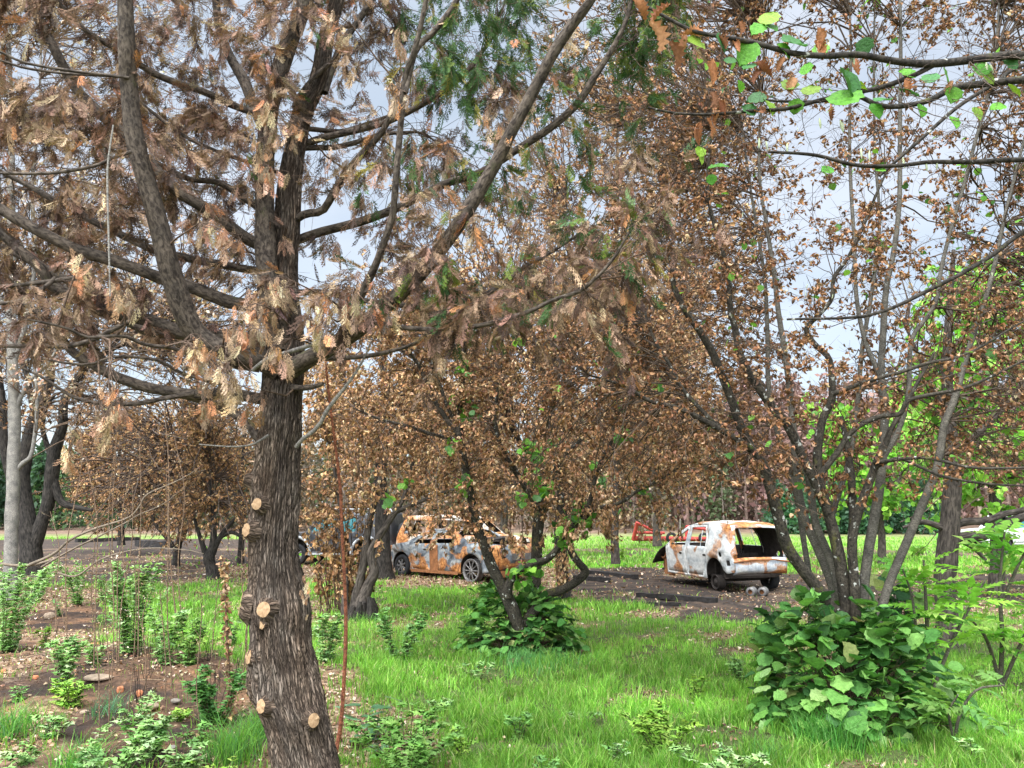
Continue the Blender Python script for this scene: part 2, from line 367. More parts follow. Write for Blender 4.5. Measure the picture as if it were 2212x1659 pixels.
soil = ramp(nt, mid, [(.32, (.04, .027, .020)), (.5, (.105, .064, .042)), (.68, (.22, .12, .065))])
soil = mixc(nt, 1.0, soil, ramp(nt, fine, [(.3, (.4, .4, .4)), (.7, (1.45, 1.4, 1.35))]), 'MULTIPLY')
soil = mixc(nt, ramp(nt, nz(1.3, 5, .65), [(.48, (0, 0, 0)), (.56, (.85, .85, .85))]), soil, (.03, .023, .020))
charc = ramp(nt, fine, [(.3, (.014, .011, .009)), (.55, (.045, .035, .03)), (.75, (.13, .105, .09))])
charc = mixc(nt, ramp(nt, mid, [(.45, (0, 0, 0)), (.6, (.55, .55, .55))]), charc, (.12, .08, .055))
gsoil = ramp(nt, fine, [(.3, (.035, .045, .015)), (.6, (.085, .11, .035)), (.75, (.16, .14, .06))])
farg = ramp(nt, big, [(.35, (.13, .19, .05)), (.65, (.21, .27, .085))])
sy = nd(nt, "ShaderNodeSeparateXYZ", {0: bk.outputs["Vector"]})
fade = nd(nt, "ShaderNodeMapRange", {0: sy.outputs[1], 1: 18.0, 2: 38.0}).outputs[0]
gcol = mixc(nt, fade, gsoil, farg)
fade2 = nd(nt, "ShaderNodeMapRange", {0: sy.outputs[1], 1: 58.0, 2: 72.0}).outputs[0]
gcol = mixc(nt, fade2, gcol, ramp(nt, big, [(.4, (.12, .08, .055)), (.6, (.19, .125, .09))]))
vor = nd(nt, "ShaderNodeTexVoronoi", {"Vector": bk.outputs["Vector"], "Scale": 24.0, "Randomness": 1.0})
vs = nd(nt, "ShaderNodeSeparateColor", {0: vor.outputs["Color"]})
litc = ramp(nt, vs.outputs[0], [(.0, (.07, .045, .03)), (.5, (.19, .115, .07)), (.8, (.33, .22, .14)), (1, (.45, .34, .24))])
c = mixc(nt, sx.outputs[0], soil, gcol); c = mixc(nt, sx.outputs[1], c, charc)
lf = nd(nt, "ShaderNodeMath", {0: sx.outputs[2], 1: .85}, operation='MULTIPLY').outputs[0]
c = mixc(nt, lf, c, litc)
p = nd(nt, "ShaderNodeBsdfPrincipled", {"Base Color": c, "Roughness": .95, "Specular IOR Level": .15})
bp = nd(nt, "ShaderNodeBump", {"Height": fine, "Strength": .8, "Distance": .03}); nt.links.new(bp.outputs[0], p.inputs["Normal"])
nd(nt, "ShaderNodeOutputMaterial", {0: p.outputs[0]})
M['ground'] = m
gm.build('ground', m, kind='structure')

# ---------------------------------------------------------------- grass
def blade(curve, n=3):
    V = []; 
    for i in range(n):
        t = i / n; w = (1 - t * .75) * .5
        V += [(-w, t, curve * t * t), (w, t, curve * t * t)]
    V.append((0, 1, curve)); V = np.array(V, float); return V
def grass_blades(mb, x, y, h, w, col, lean=.45, r=rng):
    """each blade: a bent strip of two quads' worth of faces and a tip"""
    N = len(x); zg = gh(x, y)
    az = r.uniform(0, 2 * np.pi, N); ld = np.stack([np.cos(az), np.sin(az), np.zeros(N)], -1)
    faz = r.uniform(0, 2 * np.pi, N); wd = np.stack([np.cos(faz), np.sin(faz), np.zeros(N)], -1) * w[:, None] * .5
    le = (r.uniform(.1, 1, N) * lean * 1.6 * h)[:, None]; up = np.array([0, 0, 1.0])
    b = np.stack([x, y, zg - .008], -1)
    p1 = b + ld * le * .22 + up * (h * .5)[:, None]; p2 = b + ld * le + up * (h * r.uniform(.75, 1, N))[:, None]
    V = np.stack([b - wd, b + wd, p1 - wd * .75, p1 + wd * .75, p2], 1).reshape(-1, 3)
    k = np.arange(N) * 5
    F4 = np.stack([k, k + 1, k + 3, k + 2], -1); F3 = np.stack([k + 2, k + 3, k + 4], -1)
    C = np.repeat(col, 5, 0); mb.both(V, F3, F4, C)
GCOL = [(.20, .44, .055), (.28, .52, .08), (.12, .30, .035), (.36, .54, .12), (.44, .42, .20)]
def grass_region(N, y0, y1, r, kh=1.0, kw=1.0, power=1.2):
    u = r.uniform(0, 1, N); a = 1 - power
    y = (y0 ** a + u * (y1 ** a - y0 ** a)) ** (1 / a) if power != 1 else y0 * (y1 / y0) ** u
    x = r.uniform(-1, 1, N) * (y * .72 + 1.2)
    ncl = r.normal(size=(N, 2)) * 0.0
    g, c, l, d = masks(x, y)
    clump = fbm(x * 2.2, y * 2.2, 0, 61); cl2 = fbm(x * 7, y * 7, 0, 63)
    pr = g * (.20 + 1.5 * sstep(.38, .62, clump * .5 + cl2 * .5)) + .07 * l + .012 * d * (y < 12) + .03 * c * sstep(.6, .7, clump)
    k = r.uniform(0, 1, N) < pr
    x, y, clump, cl2 = x[k], y[k], clump[k], cl2[k]; n = len(x)
    h = (.04 + .09 * sstep(.3, .7, clump) + .10 * sstep(.48, .75, cl2)) * r.uniform(.45, 1.1, n) * kh
    w = r.uniform(.0045, .0105, n) * kw
    col = pal(n, GCOL, [4, 3, 3, 1.5, .6], .16, r) * (0.7 + .5 * sstep(.3, .7, fbm(x * .7, y * .7, 2, 71)))[:, None] * (.75 + .5 * cl2)[:, None]
    return x, y, h, w, col
r_ = np.random.default_rng(11)
gb = MB()
grass_blades(gb, *grass_region(330000, 4.9, 13, r_, 1, 1, 1.6))
grass_blades(gb, *grass_region(150000, 13, 24, r_, 1.1, 2.2, 1.5))
grass_blades(gb, *grass_region(110000, 24, 60, r_, 1.4, 6.0, 1.5))
gb.build('grass', M['grass'], kind='stuff', label='short bright green grass regrown over the ground', cat='grass')

# fallen leaves --------------------------------------------------------------
def curl_leaf(seed, curl=2.6, n=5, taper=True):
    """a dried hazel leaf rolled across and along itself"""
    r = np.random.default_rng(seed); k = 3; V = []
    c2 = r.uniform(1.4, 3.6) * r.choice([-1, 1]); cv = curl * r.uniform(.5, 1.2); tw = r.uniform(-1.5, 1.5)
    for i in range(n):
        t = i / (n - 1); wd = math.sin(math.pi * min(max(t * .9 + .06, 0), 1)) * .26 + .015
        a = c2 * (t - .5); cx, cy, cz = 0, math.sin(a) / abs(c2), (1 - math.cos(a)) / c2
        for j in range(k):
            s = (j / (k - 1) - .5) * 2; an = s * cv * .75 + tw * t
            x = math.sin(an) * wd / max(.9, cv * .75) * 1.3; zz_ = (1 - math.cos(an)) * wd * .7
            V.append((x, cy + .5, cz + zz_ + r.uniform(-.03, .03)))
    F = [(i * k + j, i * k + j + 1, (i + 1) * k + j + 1, (i + 1) * k + j) for i in range(n - 1) for j in range(k - 1)]
    return np.array(V), np.array(F)
def crumple(seed):
    """a big shrivelled leaf: folded lengthwise, pleated along its veins and twisted"""
    r = np.random.default_rng(seed); n, k = 13, 7; V = []; cv = r.uniform(1.2, 2.2); tw = r.uniform(-2.2, 2.2); bd = r.uniform(-1.6, 1.6)
    for i in range(n):
        t = i / (n - 1); wd = .30 * math.sin(math.pi * (t * .92 + .05)) ** .7 * (1 + .18 * (-1) ** i)
        for j in range(k):
            s = (j / (k - 1) - .5) * 2; an = s * cv; x = math.sin(an) * wd / max(1, cv) * 1.1; z_ = (1 - math.cos(an)) * wd * .8 + .035 * math.cos(math.pi * (i + abs(s) * 2)); a = tw * t
            V.append((x * math.cos(a) - z_ * math.sin(a) + .12 * math.sin(bd * t * 2), t, x * math.sin(a) + z_ * math.cos(a)))
    F = [(i * k + j, i * k + j + 1, (i + 1) * k + j + 1, (i + 1) * k + j) for i in range(n - 1) for j in range(k - 1)]
    return np.array(V), np.array(F)
CRUMP = [crumple(i) for i in range(6)]
CURLS = [curl_leaf(i) for i in range(8)]; CURLS_LO = [curl_leaf(i + 20, n=3) for i in range(6)]
DRYC = [(.30, .14, .055), (.22, .10, .045), (.40, .21, .10), (.15, .075, .04), (.45, .27, .14)]
LITC = [(.34, .21, .13), (.46, .33, .22), (.20, .11, .065), (.58, .47, .36), (.10, .065, .045), (.26, .16, .10)]
r_ = np.random.default_rng(12); N = 190000
y = 5.0 * (34 / 5.0) ** r_.uniform(0, 1, N); x = r_.uniform(-1, 1, N) * (y * .72 + 1)
g, c, l, d = masks(x, y); pr = .22 * g * sstep(.45, .62, fbm(x * 1.5, y * 1.5, 0, 5)) + l * .9 + d * (.05 + .55 * sstep(.52, .64, fbm(x * 1.7, y * 1.7, 0, 8))) + c * (.05 + .4 * sstep(.5, .66, fbm(x * .8, y * .8, 1, 9)))
k = r_.uniform(0, 1, N) < pr * .55; x, y = x[k], y[k]; n = len(x)
d = rdirs(n, r_); d[:, 2] *= .25; up = rdirs(n, r_) * .6 + [0, 0, 1]
fl = MB(); scatter(fl, CURLS_LO, np.stack([x, y, gh(x, y) + .012], -1), d, up, r_.uniform(.025, .075, n) * np.clip(y / 12, .8, 1.8), pal(n, LITC, None, .2, r_), r_)
fl.build('leaf_litter', M['leaf_dry'], kind='stuff', label='fallen dry brown and tan leaves littering the soil and grass', cat='leaf litter')
# ================================================================ TREE TOOLS
def limb_pts(trace, n=None):
    """trace: (px, py, width_px, depth) -> points, radii in metres"""
    t = np.asarray(trace, float); p = P(t[:, 0], t[:, 1], t[:, 3]); r = t[:, 2] / 2 * t[:, 3] / FPX
    L = np.linalg.norm(np.diff(p, axis=0), axis=1).sum()
    return resample(p, r, n or int(max(8, min(60, L / .05))))
def fill(LP, LD, T, r, rad=.006, nsub=7, sublen=(.12, .35), npt=8, wig=.05, bow=.45, subdir=.9, bias=(0, 0, 0), tmin=.25, limdir=.5):
    """side branches from limb points LP (tangents LD) out to targets T, and twigs on them"""
    N = len(T); D = np.linalg.norm(T[:, None] - LP[None], axis=2) * r.uniform(.75, 1.3, (N, len(LP)))
    k = D.argmin(1); B = LP[k]; dv = T - B; dist = np.linalg.norm(dv, axis=1, keepdims=True) + 1e-6
    md = norm(LD[k] * limdir + dv / dist * .8 + rdirs(N, r) * .3)
    C1 = B + md * dist * bow; t = np.linspace(0, 1, npt)[None, :, None]
    Q = B[:, None] * (1 - t) ** 2 + 2 * C1[:, None] * t * (1 - t) + T[:, None] * t * t
    wn_ = np.cumsum(r.normal(size=Q.shape), 1) * wig * dist[:, None] / math.sqrt(npt); wn_ -= wn_[:, :1]
    Q = Q + wn_ * np.minimum(t * 3, 1)
    r0 = rad * np.clip(dist, .3, 2.5) ** .7 * r.uniform(.7, 1.3, (N, 1))
    RR = r0 * np.linspace(1, .35, npt)[None]
    M_ = N * nsub; o = np.repeat(np.arange(N), nsub); tt = r.uniform(tmin, 1, M_) * (npt - 1.001); i = tt.astype(int); f = (tt - i)[:, None]
    b = Q[o, i] * (1 - f) + Q[o, i + 1] * f; tg = norm(Q[o, i + 1] - Q[o, i])
    d = norm(tg * .6 + rdirs(M_, r) * subdir + np.asarray(bias)); L = r.uniform(*sublen, M_)[:, None]
    d2 = norm(d + rdirs(M_, r) * .5 + np.asarray(bias) * .6); m_ = b + d * L * .5; e = m_ + d2 * L * .5
    S = np.stack([b, b + d * L * .25, m_, e], 1); SR = (np.interp(L[:, 0], [.1, .5], [.0016, .0035]) * rad / .006)[:, None] * np.array([1, .85, .65, .35])[None]
    return Q, RR, S, SR
def along(S, n, r, lo=.2):
    """random points and tangents along polylines S (M,k,3)"""
    Mx, k, _ = S.shape; o = r.integers(0, Mx, n); t = r.uniform(lo, 1, n) * (k - 1.001); i = t.astype(int); f = (t - i)[:, None]
    return S[o, i] * (1 - f) + S[o, i + 1] * f, norm(S[o, i + 1] - S[o, i])
def limb_set(parent, traces, matl, name='limb', C=(.5, .5, .5), sides=10, rough=.10, seed=0):
    LP = []; LD = []
    for q, tr in enumerate(traces):
        p, rr = limb_pts(tr); mb = MB(); tube(mb, p, rr, sides if rr.max() > .008 else 6, C, rough, seed=seed + q)
        mb.build(name, matl, parent)
        k = max(1, len(p) // 14); LP.append(p[len(p) // 6::k]); LD.append(norm(np.gradient(p, axis=0))[len(p) // 6::k])
    return np.concatenate(LP), np.concatenate(LD)
# ================================================================ THE NEAR CONIFER
def frond(seed, pairs=7, sub=3):
    r = np.random.default_rng(seed); V = []; F = []
    def leaf(a, b, w):
        a = np.asarray(a, float); b = np.asarray(b, float); d = b - a; n = np.array([-d[1], d[0]]); n /= np.linalg.norm(n) + 1e-9
        m_ = a + d * .45; k = len(V); V.extend([a, m_ + n * w, b, m_ - n * w]); F.append((k, k + 1, k + 2, k + 3))
    leaf((0, 0), (0, .55), .014); leaf((0, .45), (0, 1.0), .016)
    for i in range(pairs):
        t = .06 + .88 * i / pairs
        for s in (-1, 1):
            L = (.16 + .34 * math.sin(math.pi * min(1, t * .8 + .18))) * r.uniform(.7, 1.15) * (1.05 - t * .45)
            an = R(r.uniform(22, 38)) * s; dx = math.sin(an); dy = math.cos(an)
            a = (0, t + r.uniform(-.02, .02)); b = (a[0] + dx * L, a[1] + dy * L); leaf(a, b, .017)
            for j in range(sub):
                u = .3 + .6 * j / max(1, sub)
                for s2 in (-1, 1):
                    l2 = L * .30 * r.uniform(.7, 1.2) * (1.1 - u * .5); a2 = an + s2 * R(38)
                    c = (a[0] + dx * L * u, a[1] + dy * L * u); leaf(c, (c[0] + math.sin(a2) * l2, c[1] + math.cos(a2) * l2), .014)
    V = np.array(V); c1, c2 = r.uniform(-1.2, .9), r.uniform(-1.1, 1.1)
    zc = c1 * V[:, 1] ** 2 * .5 + c2 * np.abs(V[:, 0]) + r.normal(size=len(V)) * .006
    return np.stack([V[:, 0] * .95, V[:, 1], zc], -1), np.array(F)
FR_HI = [frond(i, 7, 2) for i in range(8)]; FR_LO = [frond(i + 9, 6, 0) for i in range(6)]
def W(rows, y0, y1):
    """rows (px,py,w) with the depth running from y0 at the first to y1 at the last row"""
    n = len(rows); return [(a, b, c, y0 + (y1 - y0) * i / (n - 1)) for i, (a, b, c) in enumerate(rows)]
cy = thing('conifer_tree', G(672, 1720) * 0 + np.array([P(680, 1900, 3.95)[0], 3.95, 0.0]),
           'scorched conifer in the foreground with thick furrowed trunk, sawn branch stubs and browned fronds', 'tree')
trunk_tr = [(725, 2150, 170), (700, 1900, 145), (676, 1720, 132), (662, 1640, 126), (644, 1560, 118), (630, 1500, 122), (622, 1440, 116), (612, 1380, 110), (606, 1330, 112), (598, 1270, 104), (592, 1200, 98), (594, 1120, 96), (598, 1050, 94), (602, 980, 88), (607, 900, 84), (612, 830, 84), (615, 760, 82), (614, 700, 76), (610, 640, 72), (612, 570, 62), (620, 500, 56), (624, 430, 52), (632, 350, 46), (652, 250, 44), (688, 170, 38), (706, 80, 34), (728, 0, 32), (745, -120, 28), (760, -300, 20)]
tp, tr_ = limb_pts(W(trunk_tr, 3.95, 4.1), 620)
STUBS = [(563, 1146, 26, 0), (597, 1309, 29, 0), (593, 1341, 15, 0), (573, 1411, 28, 0), (602, 1508, 25, 0), (683, 1538, 25, 0), (552, 1039, 20, 0), (581, 1090, 23, 0), (530, 1303, 44, 1), (545, 1469, 40, 1)]
def stub_geo(px, py, w, side):
    c = P(px, py, 4.0); k = np.argmin(np.abs(tp[:, 2] - c[2])); ax = tp[k]; rr = tr_[k]
    off = float(np.clip((c[0] - ax[0]) / rr, -.97, .97)); a = math.asin(off)
    if side: a = -R(72)
    n = np.array([math.sin(a), -math.cos(a), .12 if not side else .15]); n /= np.linalg.norm(n)
    return ax + np.array([math.sin(a), -math.cos(a), 0]) * (rr + .016), n, w / 2 * 3.8 / FPX
SG = [stub_geo(*s) for s in STUBS]
# trunk surface: rings displaced by bark furrows, and swollen collars round the sawn stubs
S_ = 260; an = np.linspace(0, 2 * np.pi, S_, endpoint=False); L = np.concatenate([[0], np.cumsum(np.linalg.norm(np.diff(tp, axis=0), axis=1))])
ca, sa = np.cos(an)[None], np.sin(an)[None]; LL = L[:, None]
tw = .55 * np.sin(LL * 1.3)                                           # the grain wanders round the trunk
gx, gy = np.cos(an[None] + tw * .5), np.sin(an[None] + tw * .5)
fur = np.abs(fbm(gx * 11 + 20, gy * 11 + 20, LL * 5.0, 5, 2) - .5) * 2
fine_ = np.abs(fbm(gx * 24 + 20, gy * 24 + 20, LL * 11, 6, 2) - .5) * 2
lump = fbm(gx * 1.6 + 9, gy * 1.6 + 9, LL * 3.2, 8, 3) - .5
amp = np.interp(tp[:, 2], [0, 1.6, 3.5], [1, 1, .6])[:, None]
disp = amp * (.020 * np.clip(fur * 3, 0, 1) ** .7 + .005 * np.clip(fine_ * 3, 0, 1) - .018) + .040 * lump * amp
V = tp[:, None] + (tr_[:, None] + disp)[..., None] * np.stack([ca * np.ones_like(LL), sa * np.ones_like(LL), np.zeros_like(LL + ca)], -1)
for c, n, r0 in SG + [stub_geo(638, 923, 30, 0), stub_geo(600, 1378, 60, 0), stub_geo(655, 1290, 50, 0), stub_geo(665, 1530, 45, 0), stub_geo(570, 1480, 60, 0)]:
    d2 = ((V - c) ** 2).sum(-1); V = V + n * (np.exp(-d2 / (2 * (r0 * 1.5) ** 2)) * min(r0, .035) * .7)[..., None]
B = np.stack([gx * .2, gy * .2, LL * np.ones_like(gx)], -1)
i = np.arange(len(tp) - 1)[:, None] * S_; j = np.arange(S_)[None]; jn = (j + 1) % S_
cav = np.clip(fur * 1.8, 0, 1) * .5 + np.clip(fine_ * 2, 0, 1) * .5
mottle = fbm(gx * 2, gy * 2, LL * 2.5, 12, 3)
Cc = np.stack([.34 + .26 * mottle] * 3, -1) * (np.array([1.06, 1.0, .93]) + (mottle[..., None] - .5) * np.array([.2, 0, -.2]))
mb = MB(); mb.add(V, np.stack([i + j, i + jn, i + S_ + jn, i + S_ + j], -1).reshape(-1, 4), Cc.reshape(-1, 3), B); mb.build('trunk', M['conifer_bark'], cy)
m, nt = mat("sawn_wood"); bkn = nd(nt, "ShaderNodeAttribute", attribute_name="bk")
ln = nd(nt, "ShaderNodeVectorMath", {0: bkn.outputs["Vector"]}, operation='LENGTH').outputs["Value"]
n1 = nd(nt, "ShaderNodeTexNoise", {"Vector": bkn.outputs["Vector"], "Scale": 60.0, "Detail": 4.0}).outputs[0]
rg = nd(nt, "ShaderNodeMath", {0: nd(nt, "ShaderNodeMath", {0: ln, 1: 900.0, 2: 0.0}, operation='MULTIPLY_ADD').outputs[0]}, operation='SINE').outputs[0]
c = mixc(nt, ramp(nt, n1, [(.35, (0, 0, 0)), (.65, (1, 1, 1))]), (.24, .14, .07), (.40, .27, .15))
c = mixc(nt, nd(nt, "ShaderNodeMapRange", {0: rg, 1: -1, 2: 1, 3: 0, 4: .35}).outputs[0], c, (.30, .17, .08))
p = nd(nt, "ShaderNodeBsdfPrincipled", {"Base Color": c, "Roughness": .8}); nd(nt, "ShaderNodeOutputMaterial", {0: p.outputs[0]}); M['sawn'] = m
for q, (c, n, r0) in enumerate(SG):
    x = norm(np.cross(n, [0, 0, 1.0])); yv = np.cross(x, n); A = np.linspace(0, 2 * np.pi, 28, endpoint=False)
    prof = [(1.75, -.02), (1.5, .012), (1.22, .026), (1.02, .034)] if r0 > .018 else [(1.4, -.01), (1.2, .012), (1.02, .018)]
    V = []; B = []; 
    for k, (f, h) in enumerate(prof):
        rr = r0 * f * (1 + .22 * (fbm(np.cos(A) * 2.2 + 5 * q, np.sin(A) * 2.2, k * .4, q) - .5) * (1.6 if k < 3 else .5))
        V.append(c + n * (h + .012 * (fbm(np.cos(A) * 4, np.sin(A) * 4, k, q) - .5))[:, None] + rr[:, None] * (np.cos(A)[:, None] * x + np.sin(A)[:, None] * yv * 1.1))
        B.append(np.stack([np.cos(A) * r0, np.sin(A) * r0, np.full(28, h)], -1))
    nn = len(prof); i = np.arange(nn - 1)[:, None] * 28; j = np.arange(28)[None]
    mb = MB(); mb.add(np.concatenate(V), np.stack([i + j, i + (j + 1) % 28, i + 28 + (j + 1) % 28, i + 28 + j], -1).reshape(-1, 4), (.5, .45, .4), np.concatenate(B))
    st = mb.build('branch_stub', M['conifer_bark'], cy)
    top = V[-1] * .985 + (c + n * prof[-1][1]) * .015; cc = c + n * (prof[-1][1] + .003); mid_ = (top - cc) * .55 + cc + n * .001
    off = r0 * .2 * np.array([1, .6, 0]); loc = np.concatenate([(mid_ - c) @ np.stack([x, yv, n], 1), (top - c) @ np.stack([x, yv, n], 1), [[0, 0, 0.02]]]) - off
    loc[:, 2] = 0
    mb = MB(); mb.add(np.concatenate([mid_, top, cc[None]]) + n * .002, np.stack([np.arange(28), (np.arange(28) + 1) % 28, np.full(28, 56)], 1), (.5, .5, .5), loc)
    mb.F[4].append(np.stack([28 + np.arange(28), 28 + (np.arange(28) + 1) % 28, (np.arange(28) + 1) % 28, np.arange(28)], 1))
    fc = mb.build('sawn_face', M['sawn'], None); fc.parent = st
    me = fc.data; co = np.zeros(len(me.vertices) * 3, np.float32); me.vertices.foreach_get("co", co)
    me.vertices.foreach_set("co", (co.reshape(-1, 3) - np.array(cy['_o'], np.float32)).ravel())
CL = [
 W([(600, 800, 50), (560, 776, 50), (505, 765, 48), (440, 733, 46), (405, 690, 47), (381, 626, 47), (362, 565, 46), (341, 477, 44), (315, 385, 42), (290, 293, 42), (279, 183, 38), (274, 110, 38), (270, 0, 36), (262, -120, 32), (255, -300, 26)], 3.95, 3.1),
 W([(610, 545, 28), (554, 526, 28), (513, 502, 28), (458, 458, 27), (385, 414, 27), (320, 350, 27), (257, 282, 26), (209, 238, 25), (169, 198, 24), (139, 147, 23), (106, 84, 22), (73, 18, 20), (45, -80, 16)], 4.1, 3.7),
 W([(605, 668, 28), (543, 660, 30), (495, 652, 30), (422, 623, 29), (348, 601, 28), (312, 587, 27), (238, 561, 28), (165, 539, 25), (110, 513, 25), (55, 484, 24), (0, 451, 24), (-80, 400, 20), (-170, 330, 15)], 4.1, 3.6),
 W([(600, 735, 30), (500, 728, 28), (403, 722, 29), (348, 700, 29), (293, 685, 28), (220, 670, 27), (165, 641, 26), (110, 615, 25), (92, 583, 24), (37, 535, 22), (0, 502, 22), (-90, 440, 18)], 4.15, 3.7),
 W([(600, 750, 24), (480, 735, 24), (400, 724, 22), (330, 718, 21), (286, 700, 20), (238, 663, 20), (183, 626, 19), (73, 568, 17), (-20, 520, 13)], 4.3, 4.2),
 W([(605, 590, 20), (565, 587, 18), (477, 572, 18), (403, 557, 18), (330, 539, 18), (275, 513, 17), (205, 480, 16), (147, 447, 15), (92, 418, 14), (60, 400, 12), (-20, 360, 10)], 4.2, 4.3),
 W([(590, 262, 18), (554, 246, 17), (495, 224, 17), (440, 198, 17), (385, 180, 16), (330, 158, 15), (285, 128, 14), (238, 99, 13), (176, 59, 11), (139, 22, 10), (100, -40, 8)], 4.15, 3.7),
 W([(580, 300, 26), (550, 235, 24), (528, 176, 24), (506, 139, 22), (477, 73, 20), (466, 0, 18), (450, -110, 14)], 4.1, 4.2),
 W([(279, 168, 7), (210, 160, 7), (147, 152, 7), (55, 136, 6), (0, 112, 6), (-60, 90, 5)], 3.3, 3.1),
 W([(270, 165, 6), (154, 160, 6), (55, 147, 6), (0, 130, 5), (-60, 120, 4)], 3.4, 3.2),
 W([(283, 328, 8), (240, 343, 8), (202, 359, 8), (110, 374, 8), (0, 374, 7), (-70, 376, 6)], 3.3, 3.2),
 W([(600, 372, 9), (554, 356, 9), (477, 330, 9), (403, 297, 8), (348, 257, 8), (301, 216, 7), (270, 160, 5)], 4.05, 3.7),
 W([(600, 470, 16), (550, 444, 15), (477, 396, 14), (403, 385, 13), (319, 341, 11), (240, 300, 9), (170, 300, 7), (60, 280, 5)], 4.15, 4.0),
 W([(600, 872, 20), (568, 863, 24), (488, 848, 24), (440, 854, 25), (367, 846, 24), (312, 835, 24), (249, 813, 22), (202, 788, 20), (158, 762, 18), (128, 722, 15), (90, 680, 12), (40, 650, 9)], 4.05, 3.8),
 W([(420, 850, 12), (352, 861, 10), (293, 872, 10), (220, 872, 9), (158, 857, 8), (100, 820, 6), (40, 790, 4)], 3.9, 3.7),
 W([(290, 690, 11), (253, 707, 11), (202, 733, 11), (147, 747, 11), (73, 747, 10), (0, 747, 9), (-60, 745, 7)], 3.75, 3.5),
 W([(120, 600, 10), (99, 619, 10), (48, 648, 10), (0, 656, 9), (-60, 655, 8)], 3.7, 3.6),
 W([(160, 600, 10), (92, 610, 10), (0, 619, 9), (-60, 622, 8)], 3.7, 3.7),
 W([(560, 800, 10), (458, 784, 9), (411, 766, 9), (367, 751, 8), (312, 744, 8), (264, 725, 8), (191, 729, 7), (139, 707, 6), (60, 690, 4)], 3.9, 3.3),
 W([(520, 840, 9), (440, 821, 7), (385, 802, 7), (337, 777, 7), (250, 770, 6), (183, 788, 6), (60, 770, 4)], 3.95, 3.6),
 W([(600, 990, 22), (557, 944, 21), (532, 912, 19), (488, 883, 18), (433, 865, 16), (380, 850, 12)], 4.0, 4.1),
 W([(615, 805, 44), (650, 785, 42), (700, 757, 40), (774, 711, 37), (847, 648, 35), (895, 603, 34), (957, 532, 33), (1012, 451, 32), (1067, 359, 30), (1104, 286, 28), (1148, 205, 28), (1188, 128, 27), (1232, 59, 25), (1276, 0, 22), (1330, -90, 18)], 3.95, 3.0),
 W([(620, 540, 20), (638, 521, 20), (700, 499, 20), (774, 480, 20), (854, 451, 19), (913, 422, 18), (964, 396, 18), (1040, 372, 17), (1122, 320, 17), (1196, 271, 18), (1250, 220, 18), (1287, 161, 17), (1320, 110, 14), (1350, 50, 11), (1375, -40, 8)], 4.15, 3.6),
 W([(640, 320, 18), (690, 300, 16), (750, 286, 15), (830, 265, 15), (900, 232, 14), (950, 202, 14), (1005, 158, 12), (1050, 100, 9), (1090, 40, 7)], 4.15, 4.2),
 W([(700, 765, 24), (730, 736, 22), (766, 663, 20), (803, 590, 18), (821, 546, 16), (847, 469, 15), (854, 403, 15), (865, 275, 15), (876, 165, 14), (898, 100, 13), (920, 0, 11), (930, -90, 8)], 3.8, 3.1),
 W([(876, 200, 12), (898, 110, 14), (939, 66, 14), (983, 7, 13), (1020, -60, 10)], 3.3, 3.3),
 W([(630, 480, 18), (660, 462, 18), (697, 455, 18), (722, 414, 18), (759, 359, 17), (799, 315, 16), (829, 279, 14), (847, 235, 12), (860, 180, 9)], 4.05, 3.7),
 W([(625, 780, 12), (690, 775, 11), (748, 773, 11), (800, 768, 10), (847, 758, 9), (898, 740, 7), (950, 700, 5)], 4.1, 4.2),
 W([(760, 700, 13), (807, 696, 12), (854, 705, 11), (920, 711, 11), (1012, 707, 11), (1067, 696, 11), (1140, 674, 10), (1195, 648, 10), (1250, 630, 9), (1287, 601, 8), (1324, 560, 7), (1360, 500, 5)], 3.8, 3.2),
 W([(640, 632, 15), (700, 632, 14), (760, 645, 13), (865, 659, 12), (928, 663, 11), (1005, 648, 11), (1052, 634, 10), (1096, 604, 10), (1140, 571, 9), (1177, 553, 8), (1260, 500, 6)], 4.15, 4.3),
 W([(630, 836, 16), (650, 838, 13), (675, 836, 11), (698, 829, 9)], 3.95, 3.85),
 W([(625, 325, 14), (667, 319, 14), (715, 319, 13), (760, 310, 12), (830, 290, 9), (900, 285, 7)], 4.1, 4.4),
 W([(635, 235, 15), (650, 205, 15), (667, 183, 14), (689, 158, 13), (720, 130, 10)], 4.1, 4.0),
 W([(640, 275, 12), (675, 279, 12), (733, 284, 11), (770, 275, 10), (840, 250, 7)], 4.1, 4.3),
 W([(700, 200, 20), (720, 140, 18), (748, 81, 17), (785, 29, 15), (820, -40, 12)], 4.1, 4.2),
 W([(606, 760, 40), (592, 690, 50), (580, 620, 48), (574, 530, 46), (572, 450, 44), (572, 380, 43), (575, 310, 42), (582, 240, 40), (600, 170, 40), (625, 92, 40), (645, 45, 38), (660, 0, 36), (690, -130, 28)], 3.93, 3.95),
]
LP, LD = limb_set(cy, CL, M['conifer_limb'], 'limb', sides=14, rough=.16)
pale = [W([(640, 965, 9), (653, 949, 9), (686, 923, 9), (704, 890, 9), (722, 865, 9), (755, 824, 7), (785, 777, 5), (800, 740, 3)], 3.85, 3.7),
        W([(545, 800, 9), (570, 780, 10), (594, 769, 10), (642, 755, 10), (680, 742, 10), (720, 720, 8)], 3.72, 3.6),
        W([(238, 640, 3), (235, 520, 5), (232, 400, 5), (234, 345, 5), (245, 270, 4)], 3.2, 3.2),
        W([(430, 960, 3), (500, 965, 4), (545, 960, 5), (580, 940, 6)], 3.7, 3.85)]
limb_set(cy, pale, M['poplar_bark'], 'dead_branch', sides=8)
rc = np.random.default_rng(21)
